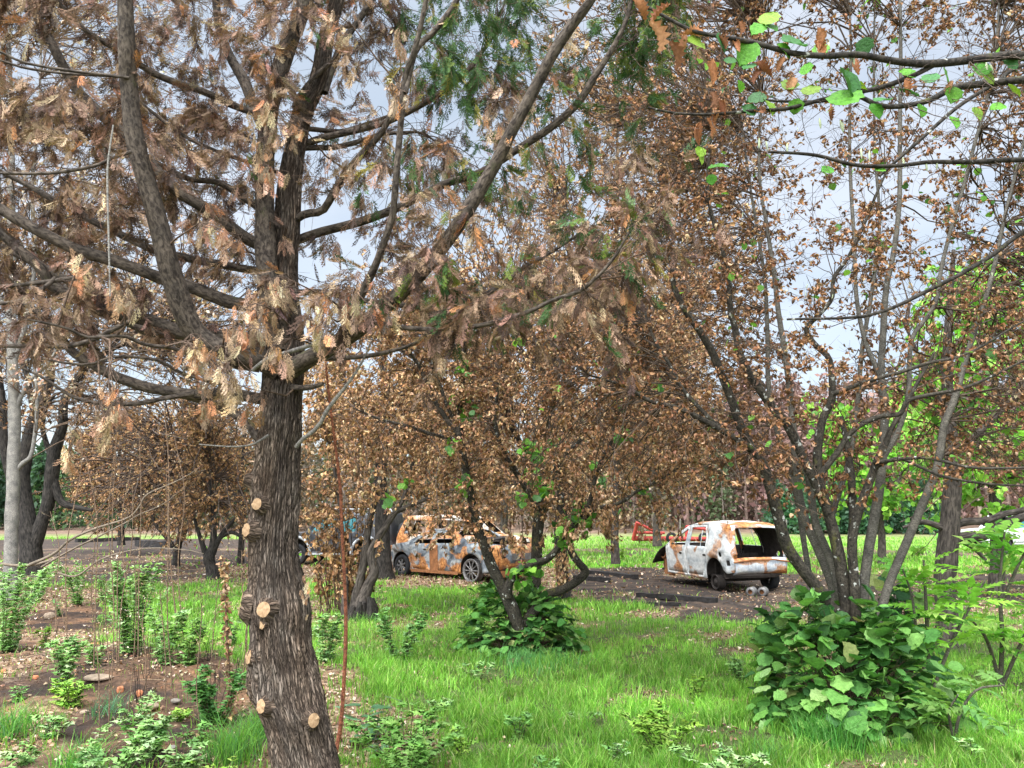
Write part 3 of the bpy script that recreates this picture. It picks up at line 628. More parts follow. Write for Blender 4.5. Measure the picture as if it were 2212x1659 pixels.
def cyp_targets(n, r, ylo=3.35, yhi=6.4):
    px = r.uniform(-420, 1520, n); py = r.uniform(-420, 830, n); Y = r.uniform(ylo, yhi, n)
    low = np.interp(px, [-400, 100, 250, 560, 700, 900, 1300, 1420, 1500], [760, 760, 720, 690, 690, 740, 720, 650, 420])
    k = (py < low + r.normal(size=n) * 25) & (px < np.interp(py, [-400, 0, 400, 800], [1560, 1500, 1480, 1440])) & (r.random(n) < .35 + .8 * sstep(.38, .6, fbm(px / 130, py / 130, 0, 31)))
    return P(px[k], py[k], Y[k])
T = cyp_targets(2100, rc); T = T[np.sqrt(((T[:, None] - LP[None]) ** 2).sum(-1)).min(1) < .85]
Q, RR, S, SR = fill(LP, LD, T, rc, rad=.0042, nsub=8, sublen=(.10, .34), bias=(0, 0, -.3), limdir=.9, wig=.09)
tm = MB(); tubes(tm, Q, RR, 5, (.5, .45, .42)); tubes(tm, S, SR, 3, (.55, .45, .40))
BRC = [(.44, .31, .20), (.25, .16, .10), (.14, .085, .06), (.31, .185, .13), (.40, .18, .08), (.075, .05, .04)]
GRC = [(.055, .11, .03), (.13, .18, .03), (.035, .075, .025), (.24, .20, .045), (.09, .16, .06)]
def sprays(n, S, r, size, tpl, name_b='dead_fronds', name_g='green_fronds', droop=.8):
    nc = max(1, n // 3); p_, t_ = along(S, nc, r, .3); o_ = r.integers(0, nc, n); p_ = p_[o_] + rdirs(n, r) * .012; t_ = t_[o_]; px, py = toPix(p_[:, 0], p_[:, 1], p_[:, 2])
    gp = fbm(px / 60, py / 60, 0, 44, 3); prob = sstep(.44, .54, gp) * np.interp(px, [350, 700, 900, 1000, 1500], [0, .08, .6, .9, .95]) * np.interp(py, [-300, 250, 500, 800], [1, 1, .5, .05]) + .75 * ((py < 150) & (px > 860) & (px < 1420))
    isg = r.random(n) < prob
    d = norm(t_ * .7 + rdirs(n, r) * .55 + np.array([0, 0, -droop])); up = rdirs(n, r)
    s = r.uniform(*size, n); c = pal(n, BRC, [2.2, 4, 4, 3, .7, 3], .18, r) * (.75 + .5 * fbm(px / 90, py / 90, 0, 47))[:, None] ; c[isg] = pal(int(isg.sum()), GRC, [4, 2, 3, .8, 1], .15, r)
    a = MB(); scatter(a, tpl, p_[~isg], d[~isg], up[~isg], s[~isg], c[~isg], r); a.build(name_b, M['frond'], cy)
    a = MB(); scatter(a, tpl, p_[isg], d[isg], up[isg], s[isg], c[isg], r); a.build(name_g, M['frond'], cy)
near = S[:, 0, 1] < 4.3
sprays(4600, S[near], rc, (.06, .15), FR_HI)
sprays(8500, S, rc, (.06, .14), FR_HI)
# the pale clumps of fronds that hang beside the trunk
cl = [(430, 790, 60), (480, 800, 60), (520, 745, 50), (560, 690, 55), (600, 640, 45), (600, 780, 40), (575, 260, 50), (560, 330, 40), (585, 390, 40), (620, 300, 40), (545, 905, 35), (500, 860, 40), (440, 890, 25), (460, 520, 45), (490, 545, 40), (250, 640, 35), (270, 670, 30), (170, 590, 30), (420, 770, 25), (230, 860, 20), (235, 920, 30), (250, 905, 30), (215, 940, 25), (735, 60, 40), (745, 110, 35), (865, 110, 30), (860, 190, 30), (1215, 90, 45), (1060, 260, 40), (1090, 300, 30), (855, 230, 25), (1290, 690, 35), (1360, 650, 35), (160, 950, 20), (145, 1000, 20), (690, 680, 45), (700, 730, 35), (760, 680, 40), (660, 1290, 14), (655, 1320, 14), (545, 700, 30), (460, 830, 30)]
a = MB(); w_ = MB()
for px, py, sp in cl:
    n = int(max(6, sp * .42)); Y = 3.55 + rc.uniform(-.25, .25); q = P(px + rc.normal(size=n) * sp * .42, py + rc.normal(size=n) * sp * .42, Y + rc.normal(size=n) * .06)
    if px > 650 and 1200 < py: q = P(px + rc.normal(size=n) * 4, py + rc.normal(size=n) * 16, 3.80)
    d = norm(rdirs(n, rc) * .45 + [0, 0, -1]); base = q - d * .06
    scatter(a, FR_HI, base, d, norm(np.array([0, -1, .2]) + rdirs(n, rc) * .5), rc.uniform(.05, .115, n) * (.5 if px > 650 and py > 1200 else 1), pal(n, [(.44, .31, .19), (.34, .20, .12), (.52, .39, .24), (.24, .17, .11), (.44, .21, .10)], None, .2, rc), rc)
    j = LP[np.argmin(((LP - base.mean(0)) ** 2).sum(1))]
    if not (px > 650 and py > 1200):
        hub = base.mean(0) * .75 + j * .25 + [0, 0, .05]; tubes(w_, np.stack([j, j * .6 + hub * .4 + rdirs(1, rc)[0] * .04, hub])[None], np.array([[.006, .005, .003]]), 5, (.5, .42, .36)); tubes(w_, np.stack([np.repeat(hub[None], n, 0), (hub + base) / 2 + rdirs(n, rc) * .03, base, base + d * .04], 1), np.tile([.0028, .002, .0014, .0008], (n, 1)), 4, (.5, .42, .36))
a.build('hanging_frond_clumps', M['frond'], cy); tm.V += w_.V; tm.C += w_.C; tm.B += w_.B; tm.F[4] += [f + tm.n for f in w_.F[4]]; tm.build('twigs', M['twig'], cy)
# ================================================================ BROAD-LEAVED TREES
def round_leaf(seed, n=18, cup=.18, hi=True):
    """hazel leaf: broad, toothed, folded along the midrib, petiole at the origin"""
    r = np.random.default_rng(seed); V = [(0, .10, 0), (0, .55, 0), (0, 1.16, -.08)]; V[1] = (0, .55, -.03)
    side = {}
    cuph = r.uniform(-.1, .35); dr = r.uniform(.05, .35)
    for s in (-1, 1):
        ids = []
        for i in range(n // 2):
            a = (i + .5) / (n // 2) * math.pi; rad = .46 * (1 + (.11 if i % 2 else -.09)) * (1 + .12 * math.sin(a))
            x = s * rad * math.sin(a); y = .56 - .50 * math.cos(a) * (1.0 if a > 1.57 else .86)
            ids.append(len(V)); V.append((x, y, cuph * abs(x) + r.uniform(-.035, .035)))
        side[s] = ids
    F = []
    for s in (-1, 1):
        ids = side[s]; mid_ = [0] + [0] * 1
        for i in range(len(ids) - 1):
            c = 0 if i < 2 else (1 if i < len(ids) - 2 else 2)
            f = (c, ids[i], ids[i + 1]); F.append(f if s > 0 else f[::-1])
        a = len(ids)
        for (u, v, w) in ((0, ids[min(2, a - 1)], 1), (1, ids[max(a - 2, 0)], 2)):
            F.append((u, v, w) if s > 0 else (w, v, u))
    k = len(V); V += [(-.008, -.35, .05), (.008, -.35, .05), (.006, .12, 0)]; F.append((k, k + 1, k + 2))
    V = np.array(V); V[:, 2] -= dr * V[:, 1] ** 2 * .5
    return V, np.array(F)
ROUND = [round_leaf(i) for i in range(7)]
def diamond(seed):
    r = np.random.default_rng(seed); b = r.uniform(-.25, .25)
    return np.array([(0, 0, 0), (.3, .5, .12 + b), (0, 1, b * 1.5), (-.3, .45, .1)]), np.array([(0, 1, 2, 3)])
DIA = [diamond(i) for i in range(5)]
def leaves(parent, S, n, r, tpl, size, cols, w, matl='leaf_dry', name='foliage', droop=.5, jit=.2, lo=.3, side=.8):
    nc = max(1, n // 3); p_, t_ = along(S, nc, r, lo); o_ = r.integers(0, nc, n); p_ = p_[o_] + rdirs(n, r) * size[0] * .45; t_ = t_[o_]; d = norm(t_ * .3 + rdirs(n, r) * side + np.array([0, 0, -droop]))
    mb = MB(); scatter(mb, tpl, p_, d, rdirs(n, r), r.uniform(*size, n), pal(n, cols, w, jit, r), r)
    return mb.build(name, M[matl], parent)
def targets(n, r, box, Y, low=None, dens=None, sc_=120, thr=(.35, .6)):
    px = r.uniform(box[0], box[2], n); py = r.uniform(box[1], box[3], n); y = r.uniform(*Y, n)
    k = r.random(n) < .25 + .9 * sstep(*thr, fbm(px / sc_, py / sc_, 0, 301))
    if low: k &= py < np.interp(px, *low) + r.normal(size=n) * 18
    if dens: k &= r.random(n) < dens(px, py)
    return P(px[k], py[k], y[k])
def WD(rows, d): return [(a, b, c, d[0] + (d[1] - d[0]) * i / (len(rows) - 1)) for i, (a, b, c) in enumerate(rows)]
DRY = [(.38, .21, .105), (.26, .14, .075), (.47, .29, .155), (.15, .085, .05), (.53, .38, .23)]
GRN = [(.14, .32, .05), (.20, .42, .06), (.08, .20, .05)]

# ---- the many-stemmed hazel on the right -------------------------------------
rh = np.random.default_rng(31)
hz = thing('hazel_tree', G(1850, 1480), 'many-stemmed hazel with mossy lichen-spotted stems and curled brown leaves, right of the hatchback', 'tree')
dark = [
 WD([(1835, 1480, 40), (1825, 1346, 36), (1795, 1313, 34), (1765, 1269, 34), (1728, 1223, 33), (1697, 1173, 33), (1676, 1095, 32), (1650, 1011, 30), (1621, 967, 28), (1599, 920, 27), (1581, 865, 25), (1559, 810, 24), (1537, 758, 22), (1511, 714, 21), (1482, 674, 19), (1456, 619, 16), (1450, 571, 13), (1420, 500, 9)], (6.7, 6.0)),
 WD([(1621, 967, 20), (1555, 927, 18), (1493, 894, 16), (1456, 879, 14), (1401, 865, 12), (1350, 835, 10), (1272, 810, 6)], (6.3, 6.2)),
 WD([(1560, 930, 13), (1510, 880, 12), (1474, 839, 11), (1449, 791, 10), (1412, 729, 8), (1385, 650, 6)], (6.3, 6.5)),
 WD([(1845, 1480, 40), (1832, 1340, 36), (1812, 1200, 32), (1790, 1110, 30), (1768, 1030, 28), (1768, 956, 24), (1779, 901, 22), (1797, 865, 21), (1797, 817, 19), (1790, 773, 17), (1760, 744, 16), (1742, 711, 15), (1768, 681, 14), (1797, 645, 13), (1801, 601, 12), (1834, 553, 11), (1870, 477, 9), (1892, 422, 8), (1920, 360, 6)], (6.7, 6.2)),
 WD([(1790, 1110, 26), (1745, 1010, 24), (1702, 920, 26), (1680, 894, 26), (1650, 854, 25), (1621, 810, 24), (1599, 766, 22), (1588, 711, 19), (1577, 663, 17), (1573, 590, 15), (1555, 520, 12), (1532, 440, 10), (1530, 350, 8), (1545, 260, 6)], (6.6, 6.2)),
 WD([(1798, 852, 15), (1841, 835, 14), (1896, 817, 12), (1951, 802, 11), (2006, 784, 10), (2061, 773, 8), (2116, 751, 7), (2200, 700, 5), (2290, 660, 4)], (6.4, 5.8)),
 WD([(1768, 1030, 18), (1804, 985, 16), (1841, 931, 15), (1896, 901, 14), (1944, 894, 13), (1962, 865, 12), (2024, 850, 11), (2079, 839, 10), (2134, 817, 8), (2210, 780, 6), (2300, 740, 4)], (6.4, 5.9)),
 WD([(1850, 1440, 30), (1848, 1300, 26), (1841, 1170, 26), (1856, 1103, 25), (1878, 1041, 23), (1896, 993, 21), (1914, 956, 18), (1925, 927, 15), (1951, 883, 13), (1980, 830, 10), (2020, 760, 8)], (6.6, 6.3)),
 WD([(1890, 1000, 12), (1907, 997, 11), (1973, 989, 10), (2024, 993, 9), (2100, 1010, 8), (2212, 1010, 6), (2300, 1000, 4)], (6.4, 5.7)),
 WD([(1890, 1010, 11), (1940, 990, 9), (1990, 1010, 8), (2040, 1030, 8), (2130, 1045, 7), (2212, 1050, 6), (2300, 1065, 4)], (6.4, 5.8)),
 WD([(1846, 1310, 26), (1842, 1200, 24), (1842, 1100, 22), (1838, 1020, 20), (1828, 950, 16), (1815, 900, 12)], (6.9, 7.0)),
]
palel = [
 WD([(1858, 1480, 34), (1867, 1366, 30), (1866, 1273, 29), (1876, 1190, 29), (1891, 1106, 29), (1900, 1050, 28), (1908, 960, 26), (1911, 883, 24), (1903, 810, 22), (1907, 736, 20), (1914, 626, 18), (1929, 553, 16), (1942, 450, 15), (1944, 367, 14), (1944, 257, 13), (1946, 130, 11), (1944, 0, 10), (1940, -150, 8)], (6.8, 6.6)),
 WD([(1870, 1460, 30), (1900, 1330, 26), (1925, 1250, 25), (1958, 1173, 25), (1988, 1100, 25), (2024, 1011, 24), (2039, 920, 22), (2061, 865, 21), (2087, 773, 18), (2116, 681, 16), (2134, 626, 15), (2153, 553, 13), (2170, 470, 11), (2200, 350, 9), (2240, 200, 6)], (6.8, 6.6)),
 WD([(1830, 1460, 28), (1805, 1293, 27), (1775, 1206, 26), (1742, 1130, 25), (1725, 1060, 23), (1716, 960, 22), (1710, 883, 20), (1702, 810, 19), (1691, 736, 17), (1680, 663, 16), (1672, 590, 14), (1655, 480, 12), (1642, 400, 10), (1640, 300, 9), (1648, 170, 7), (1650, 20, 6)], (6.9, 7.1)),
 WD([(1760, 1420, 20), (1752, 1340, 19), (1750, 1260, 18), (1738, 1180, 17), (1722, 1080, 17), (1700, 1000, 17), (1678, 930, 16), (1660, 830, 15), (1658, 736, 14), (1654, 626, 12), (1640, 520, 10), (1620, 400, 8), (1600, 250, 6)], (7.2, 7.4)),
 WD([(1840, 1440, 26), (1815, 1290, 24), (1790, 1200, 24), (1762, 1130, 23), (1748, 1040, 22), (1731, 975, 20), (1715, 930, 17)], (6.8, 6.8)),
 WD([(1895, 1010, 20), (1940, 930, 17), (1962, 850, 15), (1969, 736, 14), (2006, 681, 13), (2024, 645, 12), (2032, 587, 12), (2054, 495, 12), (2083, 396, 12), (2105, 312, 11), (2131, 220, 10), (2150, 110, 8), (2160, -20, 6)], (6.8, 7.0)),
 WD([(1905, 820, 16), (1870, 740, 14), (1850, 640, 13), (1845, 520, 12), (1838, 400, 11), (1835, 280, 10), (1838, 100, 8), (1830, -60, 6)], (6.7, 7.3)),
 WD([(1790, 1130, 18), (1830, 1010, 16), (1850, 900, 15), (1862, 760, 14), (1885, 620, 12), (1900, 480, 10), (1890, 330, 8), (1888, 150, 7), (1890, -20, 5)], (7.2, 7.5)),
]
thin = lambda L, f: [[(a, b, c * f, d) for a, b, c, d in q] for q in L]
LP, LD = limb_set(hz, thin(dark, .76), M['hazel_bark'], 'stem', sides=12, rough=.12, seed=50)
LP2, LD2 = limb_set(hz, thin(palel, .70), M['hazel_pale'], 'stem', sides=12, rough=.05, seed=80)
HL, HD = np.concatenate([LP, LP2]), np.concatenate([LD, LD2]); up_ = HL[:, 2] > 2.0
def dens_h(px, py):
    return np.clip(np.interp(px, [1130, 1250, 1480, 1650, 2000, 2150, 2500], [.5, .9, 1, .85, .5, .55, .7]) * np.interp(py, [-400, 0, 250, 620, 950, 1080, 1150], [.6, .75, .95, 1, 1, .7, .2]), 0, 1)
T = targets(3000, rh, (1130, -400, 2520, 1130), (5.6, 8.6), dens=dens_h, thr=(.15, .38))
Q, RR, S, SR = fill(HL[up_], HD[up_], T, rh, rad=.0050, nsub=8, sublen=(.08, .30), bias=(0, 0, .12), wig=.08)
tm = MB(); tubes(tm, Q, RR, 5, (.42, .38, .33)); tubes(tm, S, SR, 3, (.42, .36, .32)); tm.build('twigs', M['twig'], hz)
SEC = np.concatenate([S, Q[:, ::2][:, :4]])
leaves(hz, S, 50000, rh, CURLS, (.032, .068), [(.29, .145, .07), (.20, .10, .05), (.38, .21, .11), (.115, .065, .04), (.47, .31, .19)], [4, 4, 3, 3, 1], name='dead_leaves', droop=.7)
pg, tg = along(SEC, 1500, rh, .2); ppx, ppy = toPix(pg[:, 0], pg[:, 1], pg[:, 2]); k = rh.random(1500) < np.clip(.15 + .85 * sstep(.48, .6, fbm(ppx / 90, ppy / 90, 0, 66)), 0, 1) * np.interp(ppx, [1450, 1750, 2100], [.25, .5, 1])
mb = MB(); n = int(k.sum()); scatter(mb, ROUND, pg[k], norm(rdirs(n, rh) + [0, 0, -.5]), norm(rdirs(n, rh) * .5 + [0, 0, 1]), rh.uniform(.04, .08, n), pal(n, GRN, None, .15, rh), rh); mb.build('green_leaves', M['leaf_green'], hz)
n = 60; SV = S[(toPix(S[:, 0, 0], S[:, 0, 1], S[:, 0, 2])[1] > 0)]; pg, tg = along(SV, n, rh, .6)                     # catkins hanging from the twigs
e = pg + np.stack([rh.normal(size=n) * .008, rh.normal(size=n) * .008, -rh.uniform(.03, .055, n)], -1)
for a, b in zip(pg, e): tubes(MB_ := MB(), np.stack([a, a * .7 + b * .3, a * .3 + b * .7, b])[None], np.array([[.0015, .0035, .0035, .0015]]), 6, (.36, .40, .26)); MB_.build('catkin', M['leaf_dry'], hz)

# ---- the hazel in the middle --------------------------------------------------
rm = np.random.default_rng(41)
hm = thing('hazel_tree', G(1130, 1345), 'spreading middle hazel with dense curled brown leaves, hiding most of the burnt silver car', 'tree')
ml = [
 WD([(1120, 1360, 32), (1107, 1316, 34), (1087, 1273, 30), (1064, 1226, 26), (1044, 1173, 24), (1027, 1120, 22), (1018, 1075, 20), (1005, 1011, 20), (994, 950, 19), (993, 883, 13), (1001, 810, 11), (1005, 736, 9), (1010, 680, 6)], (9.6, 9.4)),
 WD([(994, 945, 15), (957, 894, 13), (932, 854, 11), (906, 791, 10), (880, 755, 8), (850, 700, 6)], (9.5, 9.2)),
 WD([(990, 915, 10), (972, 890, 10), (950, 832, 9), (935, 791, 7), (925, 730, 5)], (9.5, 9.4)),
 WD([(996, 950, 10), (940, 940, 9), (880, 920, 8), (820, 905, 6), (760, 880, 4)], (9.5, 9.0)),
 WD([(1097, 1290, 22), (1100, 1262, 21), (1117, 1236, 20), (1147, 1219, 19), (1180, 1209, 17), (1204, 1186, 16), (1230, 1149, 15), (1247, 1120, 14), (1265, 1105, 13), (1276, 1077, 12), (1287, 1030, 10), (1302, 986, 9), (1320, 956, 8), (1330, 880, 6)], (9.5, 9.2)),
 WD([(1240, 1140, 12), (1262, 1120, 11), (1287, 1099, 10), (1342, 1085, 9), (1379, 1059, 8), (1420, 1040, 6), (1480, 1000, 4)], (9.3, 9.0)),
 WD([(1130, 1350, 26), (1170, 1300, 24), (1186, 1283, 22), (1214, 1274, 21), (1245, 1256, 21), (1265, 1236, 20), (1250, 1216, 18), (1234, 1190, 17), (1226, 1150, 15), (1215, 1090, 13), (1200, 1020, 11), (1190, 940, 9), (1170, 850, 7)], (9.7, 9.9)),
 WD([(1165, 1350, 30), (1157, 1256, 27), (1160, 1190, 26), (1163, 1130, 28), (1173, 1074, 26), (1195, 1020, 20), (1210, 980, 17), (1220, 900, 13), (1215, 800, 9), (1205, 700, 6)], (10.2, 10.3)),
 WD([(1165, 1100, 18), (1140, 1060, 16), (1115, 1020, 14), (1090, 980, 12), (1070, 920, 10), (1075, 840, 8), (1090, 760, 5)], (10.2, 10.1)),
 WD([(1195, 1000, 13), (1245, 960, 11), (1300, 900, 10), (1340, 830, 8), (1370, 760, 6)], (10.2, 10.5)),
]
LPm, LDm = limb_set(hm, thin(ml, .86), M['hazel_bark'], 'stem', sides=10, rough=.14, seed=110)
T = targets(900, rm, (740, 560, 1540, 1165), (8.2, 11.6), low=([700, 760, 850, 1000, 1150, 1300, 1420, 1520], [900, 1060, 1130, 1120, 1150, 1120, 1130, 1090]))
kk = LPm[:, 2] > 1.35
Q, RR, S, SR = fill(LPm[kk], LDm[kk], T, rm, rad=.0055, nsub=9, sublen=(.12, .42), bias=(0, 0, .0), wig=.07)
tm = MB(); tubes(tm, Q, RR, 5, (.42, .38, .34)); tubes(tm, S, SR, 3, (.42, .36, .32))
leaves(hm, S, 36000, rm, CURLS, (.038, .078), DRY, [4, 4, 3, 2, 1.5], name='dead_leaves', droop=.8)
# hanging strings of dead leaves at the lower edge of the crown
n0 = 60; hx = rm.uniform(880, 1480, n0); hp = P(hx, np.interp(hx, [880, 1000, 1150, 1300, 1480], [1120, 1100, 1130, 1110, 1110]) + rm.normal(size=n0) * 20, rm.uniform(8.8, 10, n0)); hp2 = hp + np.stack([rm.normal(size=n0) * .05, rm.normal(size=n0) * .05, -rm.uniform(.15, .42, n0)], -1)
HS = np.stack([hp + [0, 0, .25], hp, (hp + hp2) / 2, hp2], 1); tubes(tm, HS, np.tile([.003, .003, .002, .0012], (n0, 1)), 3, (.4, .35, .3)); tm.build('twigs', M['twig'], hm)
leaves(hm, HS, 900, rm, CURLS_LO, (.05, .09), DRY, None, name='hanging_dead_leaves', droop=1.2, lo=.3)
# fresh green leaves sprouting from the stems
gs = [(1003, 800, 20), (1003, 880, 30), (1000, 905, 14), (975, 962, 14), (1010, 700, 12), (1147, 970, 25), (1160, 985, 20), (1150, 1030, 22), (1190, 960, 16), (1005, 1035, 18), (1250, 1085, 14), (1240, 1120, 30), (1225, 1140, 30), (1215, 1165, 26), (1265, 1130, 20), (1180, 1060, 18), (1130, 1075, 14), (1340, 870, 12), (1350, 940, 12), (1120, 1240, 22), (1150, 1230, 22), (1280, 1000, 10), (1300, 1035, 10), (870, 1040, 12), (1420, 830, 10), (1330, 800, 14), (1390, 1060, 10), (1080, 700, 8), (1120, 730, 8), (835, 1080, 8)]
mb = MB()
for a, b, c in gs:
    n = int(c * .8); q = P(a + rm.normal(size=n) * c * .45, b + rm.normal(size=n) * c * .45, 9.35 + rm.normal(size=n) * .12)
    scatter(mb, ROUND, q, norm(rdirs(n, rm) + [0, 0, -.3]), norm(rdirs(n, rm) * .6 + [0, -.3, 1]), rm.uniform(.06, .12, n), pal(n, GRN, None, .2, rm), rm)
mb.build('green_leaves', M['leaf_green'], hm)

# ---- leafy bushes at the feet of both hazels ----------------------------------
def bush(name, label, base, rx, ry, rz_, n, size, r, cols, w, stems=26, skirt=.25, jx=0):
    b = thing(name, base, label, 'bush')
    th = r.uniform(0, 2 * np.pi, n); ph = r.uniform(-.25, 1, n); rad = r.uniform(.55, 1.0, n) ** .4
    bump = 1 + .55 * (fbm(np.cos(th) * 2 + 4, np.sin(th) * 2 + 4, ph * 2.5, 5) - .5) * 2
    s = np.sqrt(np.clip(1 - ph ** 2, 0, 1)) if False else np.cos(np.clip(ph, 0, 1) * 1.35)
    zc = rz_ * (.16 + .84 * np.sin(np.clip(ph, -.12, 1) * 1.5)) * bump
    q = np.stack([np.cos(th) * rx * s * rad * bump, np.sin(th) * ry * s * rad * bump, np.maximum(zc * (.6 + .4 * rad), .06)], -1) + base
    out = norm(q - (np.asarray(base) + [0, 0, rz_ * .1])); d = norm(out * .9 + rdirs(n, r) * .5 + [0, 0, -.45]); up = norm(out * .85 + [0, 0, .8] + rdirs(n, r) * .5)
    young = sstep(.75, 1, rad) * (r.random(n) < .32); col = pal(n, cols, w, .16, r); col[young > .5] = pal(int((young > .5).sum()), [(.17, .34, .08), (.24, .38, .13), (.30, .33, .12)], [4, 3, 1], .12, r)
    mb = MB(); scatter(mb, ROUND, q, d, up, r.uniform(*size, n), col, r); mb.build('leaves', M['leaf_bush'], b)
    mb = MB(); k = r.choice(n, min(stems * 6, n), replace=False); ang = r.uniform(0, 2 * np.pi, len(k)); st = np.asarray(base) + np.stack([np.cos(ang) * rx * .45 * r.random(len(k)), np.sin(ang) * ry * .45 * r.random(len(k)), np.full(len(k), -.02)], -1)
    m_ = st * .5 + q[k] * .5; m_[:, :2] = st[:, :2] * .65 + q[k][:, :2] * .35
    tubes(mb, np.stack([st, st * .5 + m_ * .5, m_, q[k]], 1), np.tile([.006, .005, .004, .0015], (len(k), 1)), 4, (.55, .45, .38)); mb.build('stems', M['twig'], b)
    return b
BC = [(.06, .17, .035), (.10, .25, .05), (.04, .11, .03), (.15, .33, .07)]
rb = np.random.default_rng(51)
bush('hazel_bush', 'big round bush of broad dark green leaves at the foot of the right-hand hazel', G(1835, 1570), .70, .64, .84, 1150, (.07, .165), rb, BC, [4, 4, 2, 2])
bush('hazel_bush', 'smaller low bush of broad green leaves at the foot of the middle hazel', G(1122, 1408), .72, .6, .66, 1200, (.075, .125), rb, BC, [4, 4, 2, 2])
bush('hazel_bush', 'upright spray of dark green leaves leaning out on the right of the big bush', G(1950, 1500), .26, .30, .95, 200, (.09, .14), rb, [(.035, .10, .035), (.055, .15, .05)], None)
# ---- near hazel boughs reaching in from the right -----------------------------
rn = np.random.default_rng(61)
hn = thing('hazel_tree', np.array([3.0, 2.6, 0.0]), 'hazel just outside the right edge, large green and shrivelled leaves on its boughs', 'tree')
nl = [
 [(2750, 2000, 150, 2.6), (2730, 1300, 130, 2.6), (2720, 700, 110, 2.6), (2700, 200, 90, 2.6), (2690, -200, 70, 2.6)],
 [(2700, 250, 34, 2.6), (2500, 200, 28, 2.6), (2330, 165, 24, 2.6), (2212, 121, 21, 2.6), (2134, 125, 20, 2.55), (2024, 137, 18, 2.5), (1945, 134, 16, 2.45), (1855, 118, 15, 2.4), (1788, 121, 14, 2.35), (1713, 115, 13, 2.3), (1640, 95, 12, 2.3), (1565, 80, 10, 2.3), (1500, 68, 9, 2.3), (1453, 45, 8, 2.3), (1401, 16, 7, 2.3), (1350, -10, 5, 2.3)],
 [(2700, 300, 30, 2.7), (2450, 230, 24, 2.75), (2280, 170, 20, 2.75), (2212, 172, 18, 2.75), (2134, 180, 17, 2.75), (2061, 190, 16, 2.75), (1998, 220, 12, 2.75), (1911, 230, 12, 2.7), (1841, 205, 10, 2.7), (1760, 220, 8, 2.7), (1620, 215, 5, 2.7)],
 [(2024, 137, 12, 2.5), (1980, 160, 12, 2.5), (1930, 180, 12, 2.5), (1885, 193, 11, 2.5), (1820, 205, 11, 2.5), (1765, 218, 10, 2.5), (1700, 235, 9, 2.5), (1620, 240, 8, 2.5), (1540, 247, 7, 2.5), (1460, 245, 6, 2.5), (1400, 232, 4, 2.5)],
 [(2720, 500, 26, 2.8), (2420, 350, 18, 2.9), (2212, 345, 12, 2.9), (2100, 350, 11, 2.9), (2010, 350, 10, 2.9), (1940, 358, 9, 2.9), (1850, 357, 9, 2.9), (1760, 335, 8, 2.9), (1660, 328, 6, 2.9)],
 [(2700, 380, 20, 3.0), (2400, 90, 12, 3.0), (2212, 140, 9, 3.0), (2150, 180, 9, 3.0), (2070, 230, 9, 3.0), (1990, 300, 8, 3.0), (1900, 380, 6, 3.0)],
 [(2700, 600, 20, 3.1), (2400, 470, 14, 3.1), (2250, 480, 11, 3.1), (2130, 560, 10, 3.1), (2020, 620, 9, 3.1), (1880, 680, 7, 3.1), (1700, 690, 5, 3.1)],
]
LPn, LDn = limb_set(hn, nl, M['hazel_bark'], 'bough', C=(.40, .40, .42), sides=10, rough=.08, seed=140)
LPn, LDn = LPn[LPn[:, 0] < 2.3], LDn[LPn[:, 0] < 2.3]
T = P(rn.uniform(1420, 2350, 90), rn.uniform(20, 380, 90), rn.uniform(2.2, 3.1, 90))
Q, RR, S, SR = fill(LPn, LDn, T, rn, rad=.0030, nsub=3, sublen=(.05, .18), wig=.05)
tm = MB(); tubes(tm, Q, RR, 5, (.42, .38, .36)); tubes(tm, S, SR, 4, (.42, .38, .36)); tm.build('twigs', M['twig'], hn)
def put(lst, tpl, cols, name, matl, dn=-.5, upv=(0, -.6, .7), sd=.35):
    a = np.array(lst, float); n = len(a); p_ = P(a[:, 0], a[:, 1], a[:, 3]); s = a[:, 2] * a[:, 3] / FPX
    d = norm(rdirs(n, rn) * sd + np.stack([np.cos(R(1) * a[:, 4]), np.zeros(n), np.sin(R(1) * a[:, 4])], -1)); base = p_ - d * (s * .5)[:, None]
    up = norm(np.asarray(upv) + rdirs(n, rn) * .35); mb = MB(); scatter(mb, tpl, base, d, up, s, pal(n, cols, None, .12, rn), rn); mb.build(name, M[matl], hn)
